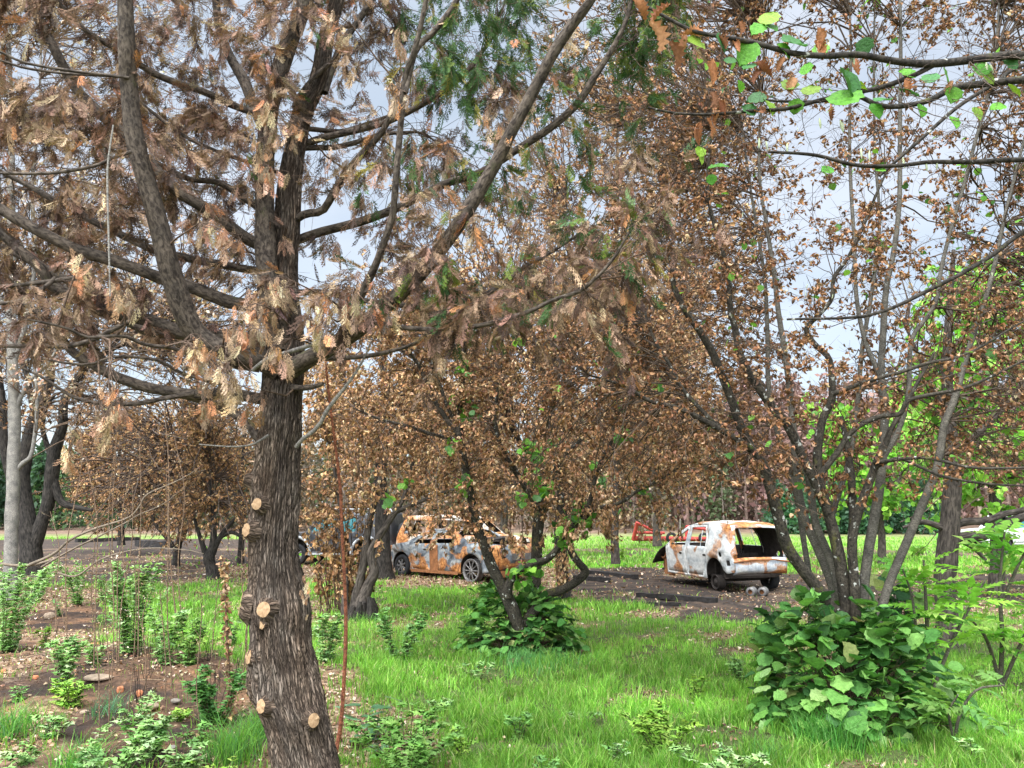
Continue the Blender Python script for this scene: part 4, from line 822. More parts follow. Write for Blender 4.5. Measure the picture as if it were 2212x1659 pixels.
put([(1507, 95, 55, 2.3, 170), (1560, 85, 48, 2.3, -80), (1620, 110, 60, 2.3, -140), (1660, 40, 50, 2.3, 60), (1668, 60, 40, 2.3, 120), (1712, 90, 68, 2.3, 20), (1690, 105, 45, 2.3, -30), (1640, 60, 40, 2.3, 200), (1830, 170, 82, 2.35, -85), (1822, 210, 80, 2.35, 30), (1775, 105, 40, 2.4, -150), (1868, 95, 40, 2.4, -100), (1640, 210, 45, 2.5, 180), (1660, 225, 45, 2.5, -70), (1705, 185, 42, 2.5, 60), (1750, 195, 45, 2.5, 40), (1620, 240, 38, 2.5, 140), (1965, 160, 42, 2.5, 150), (1960, 195, 50, 2.5, -40), (2010, 170, 40, 2.6, 60), (2045, 160, 45, 2.6, -60), (2060, 200, 40, 2.6, -110), (2120, 150, 40, 2.6, 45), (2135, 165, 35, 2.6, -70), (2180, 135, 40, 2.6, -50), (1905, 215, 45, 2.6, 20), (1890, 235, 40, 2.6, -80), (1512, 330, 28, 2.9, 90), (1513, 340, 26, 2.9, -60), (1545, 360, 30, 2.9, 170), (1560, 357, 30, 2.9, 20), (1537, 385, 24, 2.9, -80), (1620, 140, 35, 2.3, -160), (1580, 130, 32, 2.3, 150), (1900, 365, 26, 2.9, 10), (1790, 365, 30, 2.9, 200), (2060, 260, 34, 2.9, -80), (2110, 240, 34, 2.9, -60), (1740, 150, 34, 2.5, 80), (1850, 185, 40, 2.5, -20), (1600, 190, 28, 2.5, 100), (2190, 190, 40, 2.7, -40), (2160, 230, 36, 2.7, 200), (1720, 225, 36, 2.5, -90), (1990, 235, 34, 2.7, -70)],
    ROUND, [(.06, .20, .02), (.10, .28, .025), (.05, .15, .04), (.17, .28, .03)], 'green_leaves', 'leaf_bush')
put([(1410, 80, 85, 2.2, -95), (1450, 120, 70, 2.2, -90), (1475, 100, 55, 2.3, -100), (1500, 75, 55, 2.3, 10), (1540, 155, 60, 2.3, -90), (1560, 90, 40, 2.3, -60), (1650, 150, 50, 2.4, -50), (1640, 165, 45, 2.4, -100), (1768, 85, 60, 2.35, -80), (1768, 110, 55, 2.35, -70), (1713, 185, 50, 2.5, -95), (1535, 215, 45, 2.5, -100), (1560, 235, 42, 2.5, -85), (1510, 290, 55, 2.5, -95), (1530, 275, 45, 2.5, -80), (1548, 262, 42, 2.5, -110), (1850, 145, 45, 2.5, -80), (1957, 190, 50, 2.5, -95), (1640, 240, 34, 2.5, -10), (1795, 245, 34, 2.6, -90), (1430, 30, 60, 2.2, -120), (1380, 20, 60, 2.2, -60), (1600, 60, 36, 2.3, -90), (1690, 140, 40, 2.4, -90), (2055, 190, 36, 2.6, -90), (1590, 100, 36, 2.3, -70)],
    CRUMP, [(.30, .13, .06), (.38, .18, .09), (.22, .095, .05)], 'shrivelled_leaves', 'leaf_dry', sd=.2)
cat_ = np.array([(1835, 110, 26, 2.4), (1842, 118, 26, 2.4), (1765, 95, 26, 2.4), (1790, 92, 20, 2.4), (1860, 320, 26, 2.9), (1878, 325, 26, 2.9), (1950, 340, 26, 2.9), (2024, 345, 24, 2.9), (1770, 255, 26, 2.5), (1815, 260, 26, 2.5), (1820, 265, 24, 2.5), (2130, 135, 24, 2.6), (2140, 140, 22, 2.6), (1640, 298, 26, 2.9), (1700, 310, 24, 2.9), (1655, 305, 24, 2.9), (2000, 350, 22, 2.9)])
p_ = P(cat_[:, 0], cat_[:, 1], cat_[:, 3]); n = len(p_); e = p_ + np.stack([rn.normal(size=n) * .004, np.zeros(n), -cat_[:, 2] * cat_[:, 3] / FPX], -1)
for a, b in zip(p_, e): tubes(MB_ := MB(), np.stack([a, a * .75 + b * .25, a * .3 + b * .7, b])[None], np.array([[.0015, .0042, .0042, .0016]]), 8, (.42, .47, .30)); MB_.build('catkin', M['leaf_dry'], hn)
# ================================================================ MORE TREES ROUND THE YARD
re_ = np.random.default_rng(71)
def tree(name, label, base_px, traces, depth, tbox=None, Y=None, nT=200, leaf=None, bark='burnt_bark', rad=.008, nsub=7, sublen=(.2, .6), sides=8, cat='tree', group=None, limb='limb', low=None, minz=1.0, base=None, seed=0, bias=(0, 0, 0), wig=.07, twc=(.4, .36, .33), tmat='twig', thr=(.35, .6), subdir=.9):
    """trunk and limbs traced, side branches and twigs grown into the crown, leaves on the twigs"""
    r = np.random.default_rng(1000 + seed); b = G(*base_px) if base is None else base
    t = thing(name, b, label, cat, group); tr = [WD(q, (depth, depth) if not isinstance(depth, tuple) else depth) for q in traces]
    p0, r0 = limb_pts(tr[0]); mb = MB(); tube(mb, p0, r0, sides + 4, (.5, .5, .5), .18, seed=seed); mb.build('trunk', M[bark], t)
    k = max(1, len(p0) // 12); LP = [p0[len(p0) // 3::k]]; LD = [norm(np.gradient(p0, axis=0))[len(p0) // 3::k]]
    if len(tr) > 1:
        a, d = limb_set(t, tr[1:], M[bark], limb, sides=sides, rough=.14, seed=seed * 7); LP.append(a); LD.append(d)
    LP = np.concatenate(LP); LD = np.concatenate(LD); k = LP[:, 2] > minz; S = None
    if tbox is not None:
        T = targets(nT, r, tbox, Y, low=low, sc_=90, thr=thr); Q, RR, S, SR = fill(LP[k], LD[k], T, r, rad=rad, nsub=nsub, sublen=sublen, bias=bias, wig=wig, subdir=subdir)
        mb = MB(); tubes(mb, Q, RR, 4, twc); tubes(mb, S, SR, 3, twc); mb.build('twigs', M[tmat], t)
        for L in (leaf or []):
            n, tpl, size, cols, w, matl, nm, droop = L; leaves(t, S, n, r, tpl, size, cols, w, matl, nm, droop, lo=.15)
    return t, S
ORG = [(.42, .235, .11), (.29, .16, .08), (.50, .32, .17), (.16, .095, .055)]
# small burnt hazel left of the red-brown stem, with a skirt of dead shoots
t, _ = tree('burnt_tree', 'small burnt tree with black base and two grey stems, in the grass left of centre', (785, 1328),
  [[(770, 1345, 40), (775, 1320, 38), (785, 1290, 30), (797, 1262, 22), (808, 1240, 20), (806, 1222, 19), (800, 1195, 18), (815, 1165, 16), (835, 1135, 14), (850, 1110, 12), (880, 1095, 10), (930, 1075, 8), (1000, 1050, 5)],
   [(765, 1330, 26), (770, 1285, 20), (783, 1230, 17), (790, 1180, 16), (800, 1120, 15), (815, 1060, 13), (830, 1000, 11), (840, 930, 8), (850, 850, 5)],
   [(750, 1335, 24), (745, 1300, 16), (748, 1250, 10), (740, 1190, 9), (735, 1100, 8), (720, 1000, 7), (700, 900, 5)],
   [(840, 1130, 11), (870, 1080, 9), (880, 1040, 8), (900, 960, 6), (890, 880, 4)]], 13.3,
  (640, 760, 960, 1130), (11.8, 14.8), 300, [(11000, CURLS_LO, (.06, .11), ORG, None, 'leaf_dry', 'dead_leaves', .8)], 'burnt_bark', seed=1, low=([640, 700, 800, 960], [1180, 1180, 1100, 1080]), minz=1.2)
n0 = 46; bx = re_.uniform(690, 800, n0); st = np.array([G(a, 1325) for a in bx]); st[:, 1] += re_.normal(size=n0) * .2
tp2 = P(bx - 15 + re_.normal(size=n0) * 18, re_.uniform(1040, 1190, n0), 13.3 + re_.normal(size=n0) * .25)
SS = np.stack([st, st * .66 + tp2 * .34 + re_.normal(size=(n0, 3)) * .03, st * .33 + tp2 * .67 + re_.normal(size=(n0, 3)) * .04, tp2], 1)
b = thing('dead_shoots', G(735, 1325), 'thicket of upright dead shoots with orange-brown leaves beside the small burnt tree', 'shrub')
mb = MB(); tubes(mb, SS, np.tile([.008, .007, .005, .003], (n0, 1)), 4, (.45, .36, .3)); mb.build('stems', M['twig'], b)
leaves(b, SS, 1300, re_, CURLS_LO, (.07, .13), ORG, [4, 2, 3, 1], 'leaf_dry', 'dead_leaves', 1.0, lo=.15)
b = thing('charred_stump', G(785, 1338), 'black charred stump and roots at the foot of the small burnt tree', 'stump')
mb = MB(); c0 = G(785, 1338)
for q in range(16):
    a = re_.uniform(0, 6.28); d = np.array([math.cos(a), math.sin(a), 0]); p0 = c0 + d * re_.uniform(.04, .24) + [0, 0, -.03]; h = re_.uniform(.18, .42)
    tube(mb, np.array([p0, p0 + d * .02 + [0, 0, h * .5], p0 - d * .03 + [0, 0, h]]), np.array([.09, .07, .035]) * re_.uniform(.7, 1.2), 7, (.5, .5, .5), .3, seed=q)
mb.build('charred_wood', M['char_bark'], b)
# thick charred trunks
tree('burnt_tree', 'thick straight grey-black trunk between the dark four-wheel drive and the silver car', (830, 1246),
  [[(830, 1252, 46), (829, 1235, 38), (827, 1200, 35), (826, 1150, 33), (826, 1100, 31), (822, 1040, 28), (826, 960, 24), (830, 880, 19), (828, 780, 12), (824, 700, 6)],
   [(826, 1010, 14), (860, 960, 11), (880, 900, 8), (890, 840, 5)], [(826, 980, 12), (790, 930, 10), (760, 870, 7), (740, 800, 4)]], 21.3, (640, 700, 1020, 1060), (18.5, 24), 220,
  [(12000, CURLS_LO, (.08, .15), ORG, None, 'leaf_dry', 'dead_leaves', .8)], 'char_bark', rad=.012, seed=2, minz=2.5)
tree('burnt_tree', 'shaggy trunk hung with dead brown leaves close right of the middle hazel', (1222, 1283),
  [[(1222, 1290, 32), (1218, 1273, 28), (1212, 1206, 26), (1210, 1150, 25), (1212, 1100, 24), (1214, 1040, 20), (1205, 960, 15), (1190, 880, 10), (1180, 790, 5)],
   [(1212, 1090, 13), (1245, 1050, 11), (1290, 1000, 8), (1350, 940, 5)], [(1212, 1060, 12), (1170, 1010, 10), (1120, 950, 8), (1080, 890, 5)]], 15.5, (860, 330, 1560, 1110), (13.5, 18), 620,
  [(30000, CURLS_LO, (.06, .115), DRY, None, 'leaf_dry', 'dead_leaves', .8)], 'char_bark', rad=.009, seed=3, minz=2.0)
mb = MB(); n = 260; q = P(1214 + re_.normal(size=n) * 11, re_.uniform(1130, 1278, n), 15.2 + re_.uniform(-.1, .1, n)); scatter(mb, CURLS_LO, q, norm(rdirs(n, re_) * .4 + [0, 0, -1]), rdirs(n, re_), re_.uniform(.07, .13, n), pal(n, DRY), re_)
pr_ = bpy.data.objects['burnt_tree.002']; mb.build('clinging_dead_leaves', M['leaf_dry'], pr_)
tree('burnt_tree', 'dark bare-based trunk rising behind the leafy saplings at the right', (2050, 1400),
  [[(2062, 1425, 70), (2050, 1385, 50), (2045, 1330, 42), (2040, 1270, 40), (2045, 1200, 42), (2052, 1140, 40), (2056, 1080, 36), (2058, 1000, 32), (2050, 900, 27), (2045, 800, 22), (2050, 680, 15), (2060, 540, 8)],
   [(2052, 1170, 26), (2090, 1160, 24), (2130, 1155, 22), (2180, 1128, 20), (2240, 1105, 18), (2320, 1080, 12)], [(2045, 1145, 16), (2020, 1134, 13), (1990, 1128, 11), (1950, 1140, 6)],
   [(2045, 1145, 20), (2080, 1128, 17), (2130, 1125, 15), (2170, 1110, 13), (2212, 1100, 11), (2300, 1060, 7)], [(2045, 1155, 12), (2080, 1170, 11), (2105, 1185, 10), (2130, 1210, 7)],
   [(2052, 1010, 18), (2100, 950, 15), (2150, 900, 12), (2220, 830, 8)], [(2052, 900, 14), (2010, 830, 11), (1980, 760, 8), (1950, 690, 5)]], 10.2, (1900, 520, 2400, 1080), (9, 12), 190,
  [(2600, CURLS_LO, (.05, .09), DRY, None, 'leaf_dry', 'dead_leaves', .8)], 'burnt_bark', rad=.007, seed=4, minz=2.0)
# left: pale smooth trunk with whippy twigs and cream seed flecks
tree('poplar_tree', 'slim pale grey trunk with upright whippy twigs and cream flecks at the left edge', (18, 1290),
  [[(18, 1300, 34), (22, 1240, 27), (24, 1150, 26), (28, 1060, 25), (30, 980, 24), (31, 900, 23), (28, 800, 21), (24, 690, 19), (25, 560, 17), (24, 420, 16), (24, 280, 12), (20, 120, 9), (15, -80, 5)],
   [(26, 1025, 12), (50, 1000, 10), (66, 985, 9), (75, 940, 8), (80, 860, 7), (70, 740, 5), (65, 600, 4)], [(24, 800, 12), (55, 700, 10), (75, 560, 9), (70, 400, 8), (85, 220, 6), (90, 0, 4)],
   [(24, 700, 11), (-10, 600, 10), (0, 460, 8), (-5, 300, 6), (5, 100, 4)], [(28, 900, 10), (60, 830, 9), (120, 760, 7), (140, 640, 5), (150, 480, 4)]], 12.5, (-160, -160, 520, 900), (11, 15.5), 600,
  [(9000, DIA, (.05, .085), [(.60, .46, .34), (.70, .60, .48), (.42, .27, .17), (.36, .2, .12)], None, 'leaf_dry', 'seed_flecks', .5)], 'poplar_bark', rad=.0055, nsub=6, sublen=(.3, 1.1), seed=5, bias=(0, 0, .9), twc=(.7, .6, .5), minz=1.6, subdir=.35)
# charred multi-trunk tree behind it
tree('charred_tree', 'charred many-trunked tree at the left, black below and brown above, leaning trunks', (75, 1235),
  [[(70, 1240, 52), (66, 1180, 42), (55, 1100, 34), (48, 1030, 30), (60, 960, 26), (75, 900, 24), (95, 860, 22), (110, 800, 18), (100, 700, 13), (90, 600, 8)],
   [(66, 1200, 34), (90, 1130, 28), (105, 1080, 26), (112, 1020, 30), (118, 975, 26), (135, 920, 20), (142, 860, 18), (190, 790, 16), (250, 750, 12), (330, 730, 7)], [(60, 1180, 30), (40, 1100, 24), (25, 1040, 20), (8, 960, 20), (5, 880, 18), (-10, 780, 14), (-30, 650, 8)],
   [(112, 990, 14), (98, 950, 11), (92, 920, 10), (100, 880, 9), (120, 850, 6)], [(110, 1020, 22), (130, 1080, 16), (160, 1095, 12), (200, 1102, 7)], [(75, 900, 14), (60, 820, 12), (40, 740, 9), (50, 640, 6)]], 17.5,
  (-150, 420, 620, 930), (15.5, 20), 420, [(9000, CURLS_LO, (.07, .13), DRY, None, 'leaf_dry', 'dead_leaves', .7)], 'char_bark', rad=.013, nsub=6, sublen=(.3, 1.0), seed=6, bias=(0, 0, .3), minz=3.0)
BL = [(10500, CURLS_LO, (.065, .125), ORG, None, 'leaf_dry', 'dead_leaves', .8)]
tree('burnt_tree', 'small charred forking tree standing on the burnt ground left of the conifer', (381, 1224),
  [[(379, 1228, 20), (381, 1205, 15), (384, 1185, 14), (390, 1150, 11), (392, 1110, 10), (388, 1060, 9), (392, 1000, 7), (380, 930, 5)],
   [(382, 1190, 10), (365, 1168, 9), (350, 1150, 8), (335, 1130, 7), (325, 1090, 5)], [(366, 1170, 7), (364, 1150, 6), (372, 1125, 5), (376, 1090, 4)], [(386, 1180, 9), (400, 1150, 8), (415, 1120, 7), (440, 1080, 5)]], 26.5,
  (110, 830, 540, 1170), (22, 30), 380, BL, 'char_bark', rad=.016, sublen=(.3, .9), seed=7, minz=2.2)
tree('burnt_tree', 'gnarled charred stump tree with a swollen black base, just left of the conifer trunk', (457, 1252),
  [[(460, 1256, 38), (460, 1240, 28), (455, 1222, 22), (452, 1205, 24), (460, 1180, 16), (462, 1140, 12), (460, 1090, 10), (455, 1020, 8), (450, 940, 6)],
   [(458, 1200, 14), (470, 1170, 12), (490, 1140, 10), (520, 1110, 7)], [(452, 1208, 16), (442, 1190, 13), (432, 1160, 9), (420, 1120, 6)], [(470, 1165, 9), (500, 1150, 8), (530, 1165, 6)]], 21,
  (320, 820, 640, 1180), (18, 25), 330, BL, 'char_bark', rad=.012, sublen=(.25, .8), seed=8, minz=2.0)
tree('burnt_tree', 'thin charred tree farther back, seen just left of the conifer trunk', (523, 1212),
  [[(520, 1216, 16), (521, 1180, 13), (524, 1120, 12), (520, 1050, 11), (526, 980, 9), (530, 900, 5)], [(523, 1120, 9), (545, 1090, 7), (560, 1050, 5)], [(521, 1090, 9), (495, 1050, 7), (480, 1000, 5)]], 28,
  (420, 840, 680, 1110), (26, 32), 260, BL, 'char_bark', rad=.016, sublen=(.3, 1.0), seed=9, minz=2.5)
tree('burnt_tree', 'brown-leaved tree over the scrub behind the leaning charred trunks at the left', (262, 1170),
  [[(262, 1178, 16), (262, 1130, 12), (266, 1060, 10), (260, 1000, 8), (255, 930, 5)], [(264, 1080, 8), (290, 1040, 6), (310, 990, 4)], [(264, 1060, 8), (235, 1020, 6), (215, 980, 4)]], 34,
  (150, 870, 380, 1140), (31, 38), 260, [(15000, CURLS_LO, (.11, .20), ORG, None, 'leaf_dry', 'dead_leaves', .8)], 'char_bark', rad=.02, sublen=(.4, 1.1), seed=10, minz=2.0)
tree('burnt_tree', 'brown-leaved tree beyond the silver car, behind the middle hazel', (1090, 1198),
  [[(1090, 1200, 20), (1088, 1150, 16), (1090, 1090, 14), (1085, 1000, 12), (1080, 900, 9), (1075, 800, 5)], [(1088, 1080, 11), (1130, 1010, 9), (1160, 930, 6)], [(1088, 1050, 10), (1040, 990, 8), (1010, 920, 5)]], 33,
  (830, 760, 1330, 1100), (29, 37), 300, [(17000, CURLS_LO, (.12, .20), DRY, None, 'leaf_dry', 'dead_leaves', .8)], 'burnt_bark', rad=.02, sublen=(.4, 1.2), seed=11, minz=2.5)
tree('burnt_tree', 'brown-leaved tree beyond the ash ground, left of the white hatchback', (1420, 1178),
  [[(1420, 1180, 20), (1418, 1130, 15), (1424, 1060, 13), (1420, 980, 11), (1425, 880, 8), (1420, 780, 4)], [(1422, 1060, 10), (1460, 1000, 8), (1490, 930, 5)], [(1420, 1030, 10), (1370, 960, 8), (1350, 880, 5)]], 40,
  (1260, 730, 1560, 1080), (36, 45), 300, [(16000, CURLS_LO, (.14, .24), DRY, None, 'leaf_dry', 'dead_leaves', .8)], 'burnt_bark', rad=.025, sublen=(.5, 1.4), seed=12, minz=3.0)
LIME = [(.22, .50, .06), (.32, .60, .08), (.14, .36, .05), (.40, .60, .13)]
tree('leafy_tree', 'fresh bright green leafy tree behind the hazel at the right edge', (2150, 1290),
  [[(2150, 1300, 34), (2155, 1200, 26), (2150, 1100, 24), (2145, 980, 20), (2150, 860, 15), (2140, 740, 10), (2130, 620, 5)], [(2150, 1060, 14), (2200, 980, 11), (2260, 900, 7)], [(2148, 1000, 14), (2090, 930, 11), (2030, 860, 7)], [(2150, 880, 10), (2190, 800, 8), (2230, 700, 5)]], 16.5,
  (1930, 560, 2500, 1180), (14, 19), 330, [(9500, ROUND, (.10, .19), LIME, [3, 3, 2, 1], 'leaf_green', 'leaves', .5)], 'burnt_bark', rad=.010, sublen=(.3, .8), seed=13, minz=2.2, thr=(.42, .58))
tree('leafy_tree', 'smaller bright green leafy tree between the hazel stems, farther back', (1905, 1215),
  [[(1905, 1218, 18), (1905, 1160, 14), (1900, 1080, 12), (1905, 1000, 9), (1900, 900, 5)], [(1903, 1090, 8), (1940, 1040, 6), (1960, 980, 4)], [(1902, 1060, 8), (1860, 1010, 6), (1840, 960, 4)]], 27,
  (1750, 860, 2080, 1140), (24, 31), 150, [(2600, ROUND, (.13, .24), LIME, [3, 3, 2, 1], 'leaf_green', 'leaves', .5)], 'burnt_bark', rad=.015, sublen=(.3, .9), seed=14, minz=2.2, thr=(.45, .6))
tree('burnt_tree', 'tall rusty-leaved tree rising behind the middle hazel and the ash ground', (1330, 1215),
  [[(1330, 1218, 20), (1328, 1150, 16), (1332, 1050, 15), (1330, 900, 13), (1336, 740, 11), (1330, 560, 9), (1334, 380, 7), (1330, 180, 4)], [(1332, 900, 10), (1400, 780, 8), (1450, 640, 6), (1470, 480, 4)], [(1332, 820, 10), (1270, 700, 8), (1230, 560, 6), (1220, 420, 4)], [(1334, 640, 8), (1400, 520, 6), (1430, 380, 4)]], 22,
  (1080, 60, 1720, 980), (19, 25), 700, [(26000, CURLS_LO, (.09, .16), DRY, None, 'leaf_dry', 'dead_leaves', .8)], 'burnt_bark', rad=.012, sublen=(.3, 1.0), seed=15, minz=3.0, thr=(.3, .5))
# walnut saplings at the right ------------------------------------------------
def pinnate(seed, k=4):
    r = np.random.default_rng(seed); V = []; F = []
    def lf(o, a, L, w):
        dx, dy = math.sin(a), math.cos(a); b = len(V); nx_, ny_ = dy, -dx; dz = -L * .25
        V.extend([(o[0], o[1], o[2]), (o[0] + dx * L * .4 + nx_ * w, o[1] + dy * L * .4 + ny_ * w, o[2] + .02), (o[0] + dx * L * .45, o[1] + dy * L * .45, o[2] - .02), (o[0] + dx * L * .4 - nx_ * w, o[1] + dy * L * .4 - ny_ * w, o[2] + .02), (o[0] + dx * L, o[1] + dy * L, o[2] + dz)])
        F.extend([(b, b + 1, b + 2, b + 2), (b, b + 2, b + 3, b + 3), (b + 2, b + 1, b + 4, b + 4), (b + 3, b + 2, b + 4, b + 4)])
    for i in range(k):
        t = .3 + .6 * i / k
        for s in (-1, 1): lf((0, t, -.25 * t * t), s * R(r.uniform(50, 70)), .36 * r.uniform(.8, 1.1), .085)
    lf((0, .92, -.22), 0, .36, .095); b = len(V); V.extend([(-.008, 0, 0), (.008, 0, 0), (.005, .95, -.22), (-.005, .95, -.22)]); F.append((b, b + 1, b + 2, b + 3))
    F = np.array(F); return np.array(V), np.stack([F[:, 0], F[:, 1], F[:, 2], np.where(F[:, 2] == F[:, 3], F[:, 3], F[:, 3])], 1)
def tri_fix(t):
    V, F = t; T = []
    for f in F: T.append(f[:3]); (f[2] != f[3]) and T.append((f[0], f[2], f[3]))
    return V, np.array(T)
PIN = [tri_fix(pinnate(i, 4)) for i in range(4)]
def sapling(label, base_px, stems, depth, n, size, seed, cols=LIME, tpl=PIN, cat='sapling', name='walnut_sapling'):
    r = np.random.default_rng(seed); t = thing(name, G(*base_px), label, cat); PP = []
    for q, s in enumerate(stems):
        p_, rr = limb_pts(WD(s, (depth, depth - .2))); mb = MB(); tube(mb, p_, rr, 7, (.5, .5, .45), .05, seed=q); mb.build('stem', M['hazel_pale'], t); PP.append(np.stack([p_[int(v)] for v in np.linspace(len(p_) * .25, len(p_) - 1, 6)]))
    PP = np.stack(PP); q, tg = along(PP, n, r, .1); d = rdirs(n, r); d[:, 2] = d[:, 2] * .4 + .1; d = norm(d + tg * .3)
    mb = MB(); scatter(mb, tpl, q, d, norm(rdirs(n, r) * .3 + [0, 0, 1]), r.uniform(*size, n), pal(n, cols, None, .14, r), r); mb.build('leaves', M['leaf_green'], t); return t
sapling('walnut sapling with long bright compound leaves in front of the dark trunk at the right', (2010, 1500), [[(2010, 1510, 10), (2005, 1400, 8), (2000, 1300, 7), (1995, 1210, 4)], [(2010, 1505, 8), (2050, 1400, 7), (2090, 1320, 6), (2130, 1250, 4)], [(2012, 1505, 8), (1985, 1400, 6), (1970, 1290, 5), (1950, 1230, 3)]], 7.4, 46, (.25, .42), 5)
sapling('taller walnut sapling with pale green compound leaves at the right edge', (2160, 1480), [[(2160, 1490, 10), (2165, 1380, 9), (2160, 1260, 7), (2170, 1150, 4)], [(2162, 1480, 8), (2130, 1380, 7), (2090, 1330, 4)], [(2165, 1480, 8), (2210, 1380, 7), (2250, 1300, 4)], [(2165, 1300, 7), (2200, 1220, 6), (2240, 1150, 4)]], 8.0, 70, (.28, .45), 6)
sapling('low drooping walnut shoot with dull green leaflets in the grass at lower right', (2080, 1600), [[(2060, 1605, 7), (2075, 1540, 6), (2110, 1490, 5), (2170, 1480, 3)], [(2062, 1605, 6), (2050, 1540, 5), (2070, 1500, 3)]], 5.9, 16, (.22, .34), 7, [(.12, .26, .06), (.16, .30, .07)])
# ---------------------------------------------------------------- far woods
def far_wood(name, label, x0, x1, y0, y1, n, hgt, cols, trunkc, leafn, size, seed, slim=.16, kindcol=None, lowz=.25, matl='leaf_dry'):
    r = np.random.default_rng(seed); y = r.uniform(y0, y1, n); x = r.uniform(x0, x1, n) * y / y0; h = r.uniform(*hgt, n); zb = gh(x, y)
    mb = MB(); b = np.stack([x, y, zb], -1); top = b + np.stack([r.normal(size=n) * .4, r.normal(size=n) * .4, h], -1)
    tubes(mb, np.stack([b, b * .6 + top * .4, b * .3 + top * .7, top], 1), (h * .011)[:, None] * np.array([1.2, .8, .5, .1]), 5, pal(n, trunkc, None, .2, r))
    m_ = n * 14; o = np.repeat(np.arange(n), 14); t = r.uniform(.3, .98, m_)[:, None]; q = b[o] * (1 - t) + top[o] * t; L = h[o, None] * slim * (1.25 - t); d = rdirs(m_, r); d[:, 2] = np.abs(d[:, 2]) * .8; d = norm(d)
    tubes(mb, np.stack([q, q + d * L * .5, q + d * L + [0, 0, .1]], 1), (h[o] * .0028)[:, None] * np.array([1, .7, .3]), 3, pal(m_, trunkc, None, .2, r))
    mb.build(name + '_trunks', M['far_bark'], kind='stuff', label=label + ', trunks and boughs', cat='woodland')
    mb = MB(); k = leafn; o = r.integers(0, n, k); cl = fbm(x[o] * .4, y[o] * .4, 0, seed); t = lowz + (1 - lowz) * r.uniform(0, 1, k) ** .8
    rad = h[o] * slim * (1.15 - t) * np.sqrt(r.random(k)) * (.7 + .7 * fbm(t * 9, o * 1.7, 0, seed + 1)); a = r.uniform(0, 2 * np.pi, k)
    q = b[o] * (1 - t[:, None]) + top[o] * t[:, None] + np.stack([np.cos(a) * rad, np.sin(a) * rad, r.normal(size=k) * .3], -1)
    tc_ = pal(n, cols, None, .15, r)[o] * (1 + r.normal(size=(k, 1)) * .22)
    scatter(mb, DIA, q, rdirs(k, r), rdirs(k, r), r.uniform(*size, k), np.clip(tc_, .01, .9), r)
    mb.build(name, M[matl], kind='stuff', label=label, cat='woodland')
M['far_bark'] = bark_mat("far_bark", (.12, .10, .09), (.26, .23, .21), 8, 0.3, stretch=.3)
far_wood('burnt_woodland', 'far burnt woodland of red-brown scorched trees covering the slope at the right', 8, 75, 75, 190, 620, (11, 19), [(.22, .13, .11), (.26, .16, .13), (.17, .105, .09)], [(.5, .42, .38)], 150000, (.35, .9), 201, lowz=.02)
far_wood('grey_woodland', 'far grey-brown woodland of bare burnt trees beyond the cars', -30, 22, 70, 130, 260, (7, 12), [(.20, .16, .12), (.25, .17, .11), (.15, .12, .09), (.10, .13, .06)], [(.55, .5, .45), (.3, .27, .25)], 80000, (.3, .65), 202, .2, lowz=.03)
far_wood('green_woodland', 'far dark green wood beyond the field at the left', -62, -22, 78, 110, 110, (6, 9.5), [(.05, .10, .05), (.035, .075, .04), (.08, .13, .06)], [(.3, .28, .25)], 52000, (.35, .8), 203, .30, lowz=.05, matl='leaf_green')
far_wood('green_thicket', 'dark green thicket beyond the white hatchback', 21, 36, 66, 74, 26, (3.5, 5.5), [(.05, .13, .06), (.07, .17, .07), (.035, .09, .045)], [(.3, .28, .25)], 26000, (.25, .5), 204, .36, lowz=.02, matl='leaf_green')
far_wood('green_thicket', 'leafy green thicket beyond the field at the far right', 42, 62, 58, 70, 30, (4, 8), [(.10, .22, .06), (.07, .15, .05)], [(.3, .28, .25)], 26000, (.25, .5), 205, .3, lowz=.05, matl='leaf_green')
# ================================================================ BURNT CARS
from mathutils.geometry import delaunay_2d_cdt
def pip(p, poly): return bool(inpoly(np.array([p[0]]), np.array([p[1]]), poly)[0])
def panel_geo(outline, holes, wfun, side, step=.09, push=0.0):
    """flat outline (x,z) with holes, meshed and bent onto the car's flank"""
    pts = []; edges = []
    def ring(poly):
        k = len(pts); q = []
        for i in range(len(poly)):
            a, b = np.array(poly[i], float), np.array(poly[(i + 1) % len(poly)], float); n = max(1, int(np.linalg.norm(b - a) / step))
            for j in range(n): q.append(a + (b - a) * j / n)
        pts.extend(q); edges.extend([(k + i, k + (i + 1) % len(q)) for i in range(len(q))])
    ring(outline); [ring(h) for h in holes]
    o = np.array(outline); gx_ = np.arange(o[:, 0].min(), o[:, 0].max(), step * 1.3); gz = np.arange(o[:, 1].min(), o[:, 1].max(), step * 1.3)
    for a in gx_:
        for b in gz:
            if pip((a, b), outline) and not any(pip((a, b), h) for h in holes): pts.append(np.array([a, b]))
    V, E, F, *_ = delaunay_2d_cdt([Vector((float(a), float(b))) for a, b in pts], edges, [], 0, 1e-4)
    V = np.array([(v.x, v.y) for v in V]); F = np.array([f for f in F if len(f) == 3]); c = V[F].mean(1)
    k = inpoly(c[:, 0], c[:, 1], outline)
    for h in holes: k &= ~inpoly(c[:, 0], c[:, 1], h)
    F = F[k]; y = side * (wfun(V[:, 0], V[:, 1]) + push)
    if side < 0: F = F[:, ::-1]
    return np.stack([V[:, 0], y, V[:, 1]], 1), F
def solid(o, th=.02, off=-1, inner='soot'):
    m_ = o.modifiers.new("thickness", 'SOLIDIFY'); m_.thickness = th; m_.offset = off; o.data.materials.append(M[inner]); m_.material_offset = 1; o.data.flip_normals(); return o
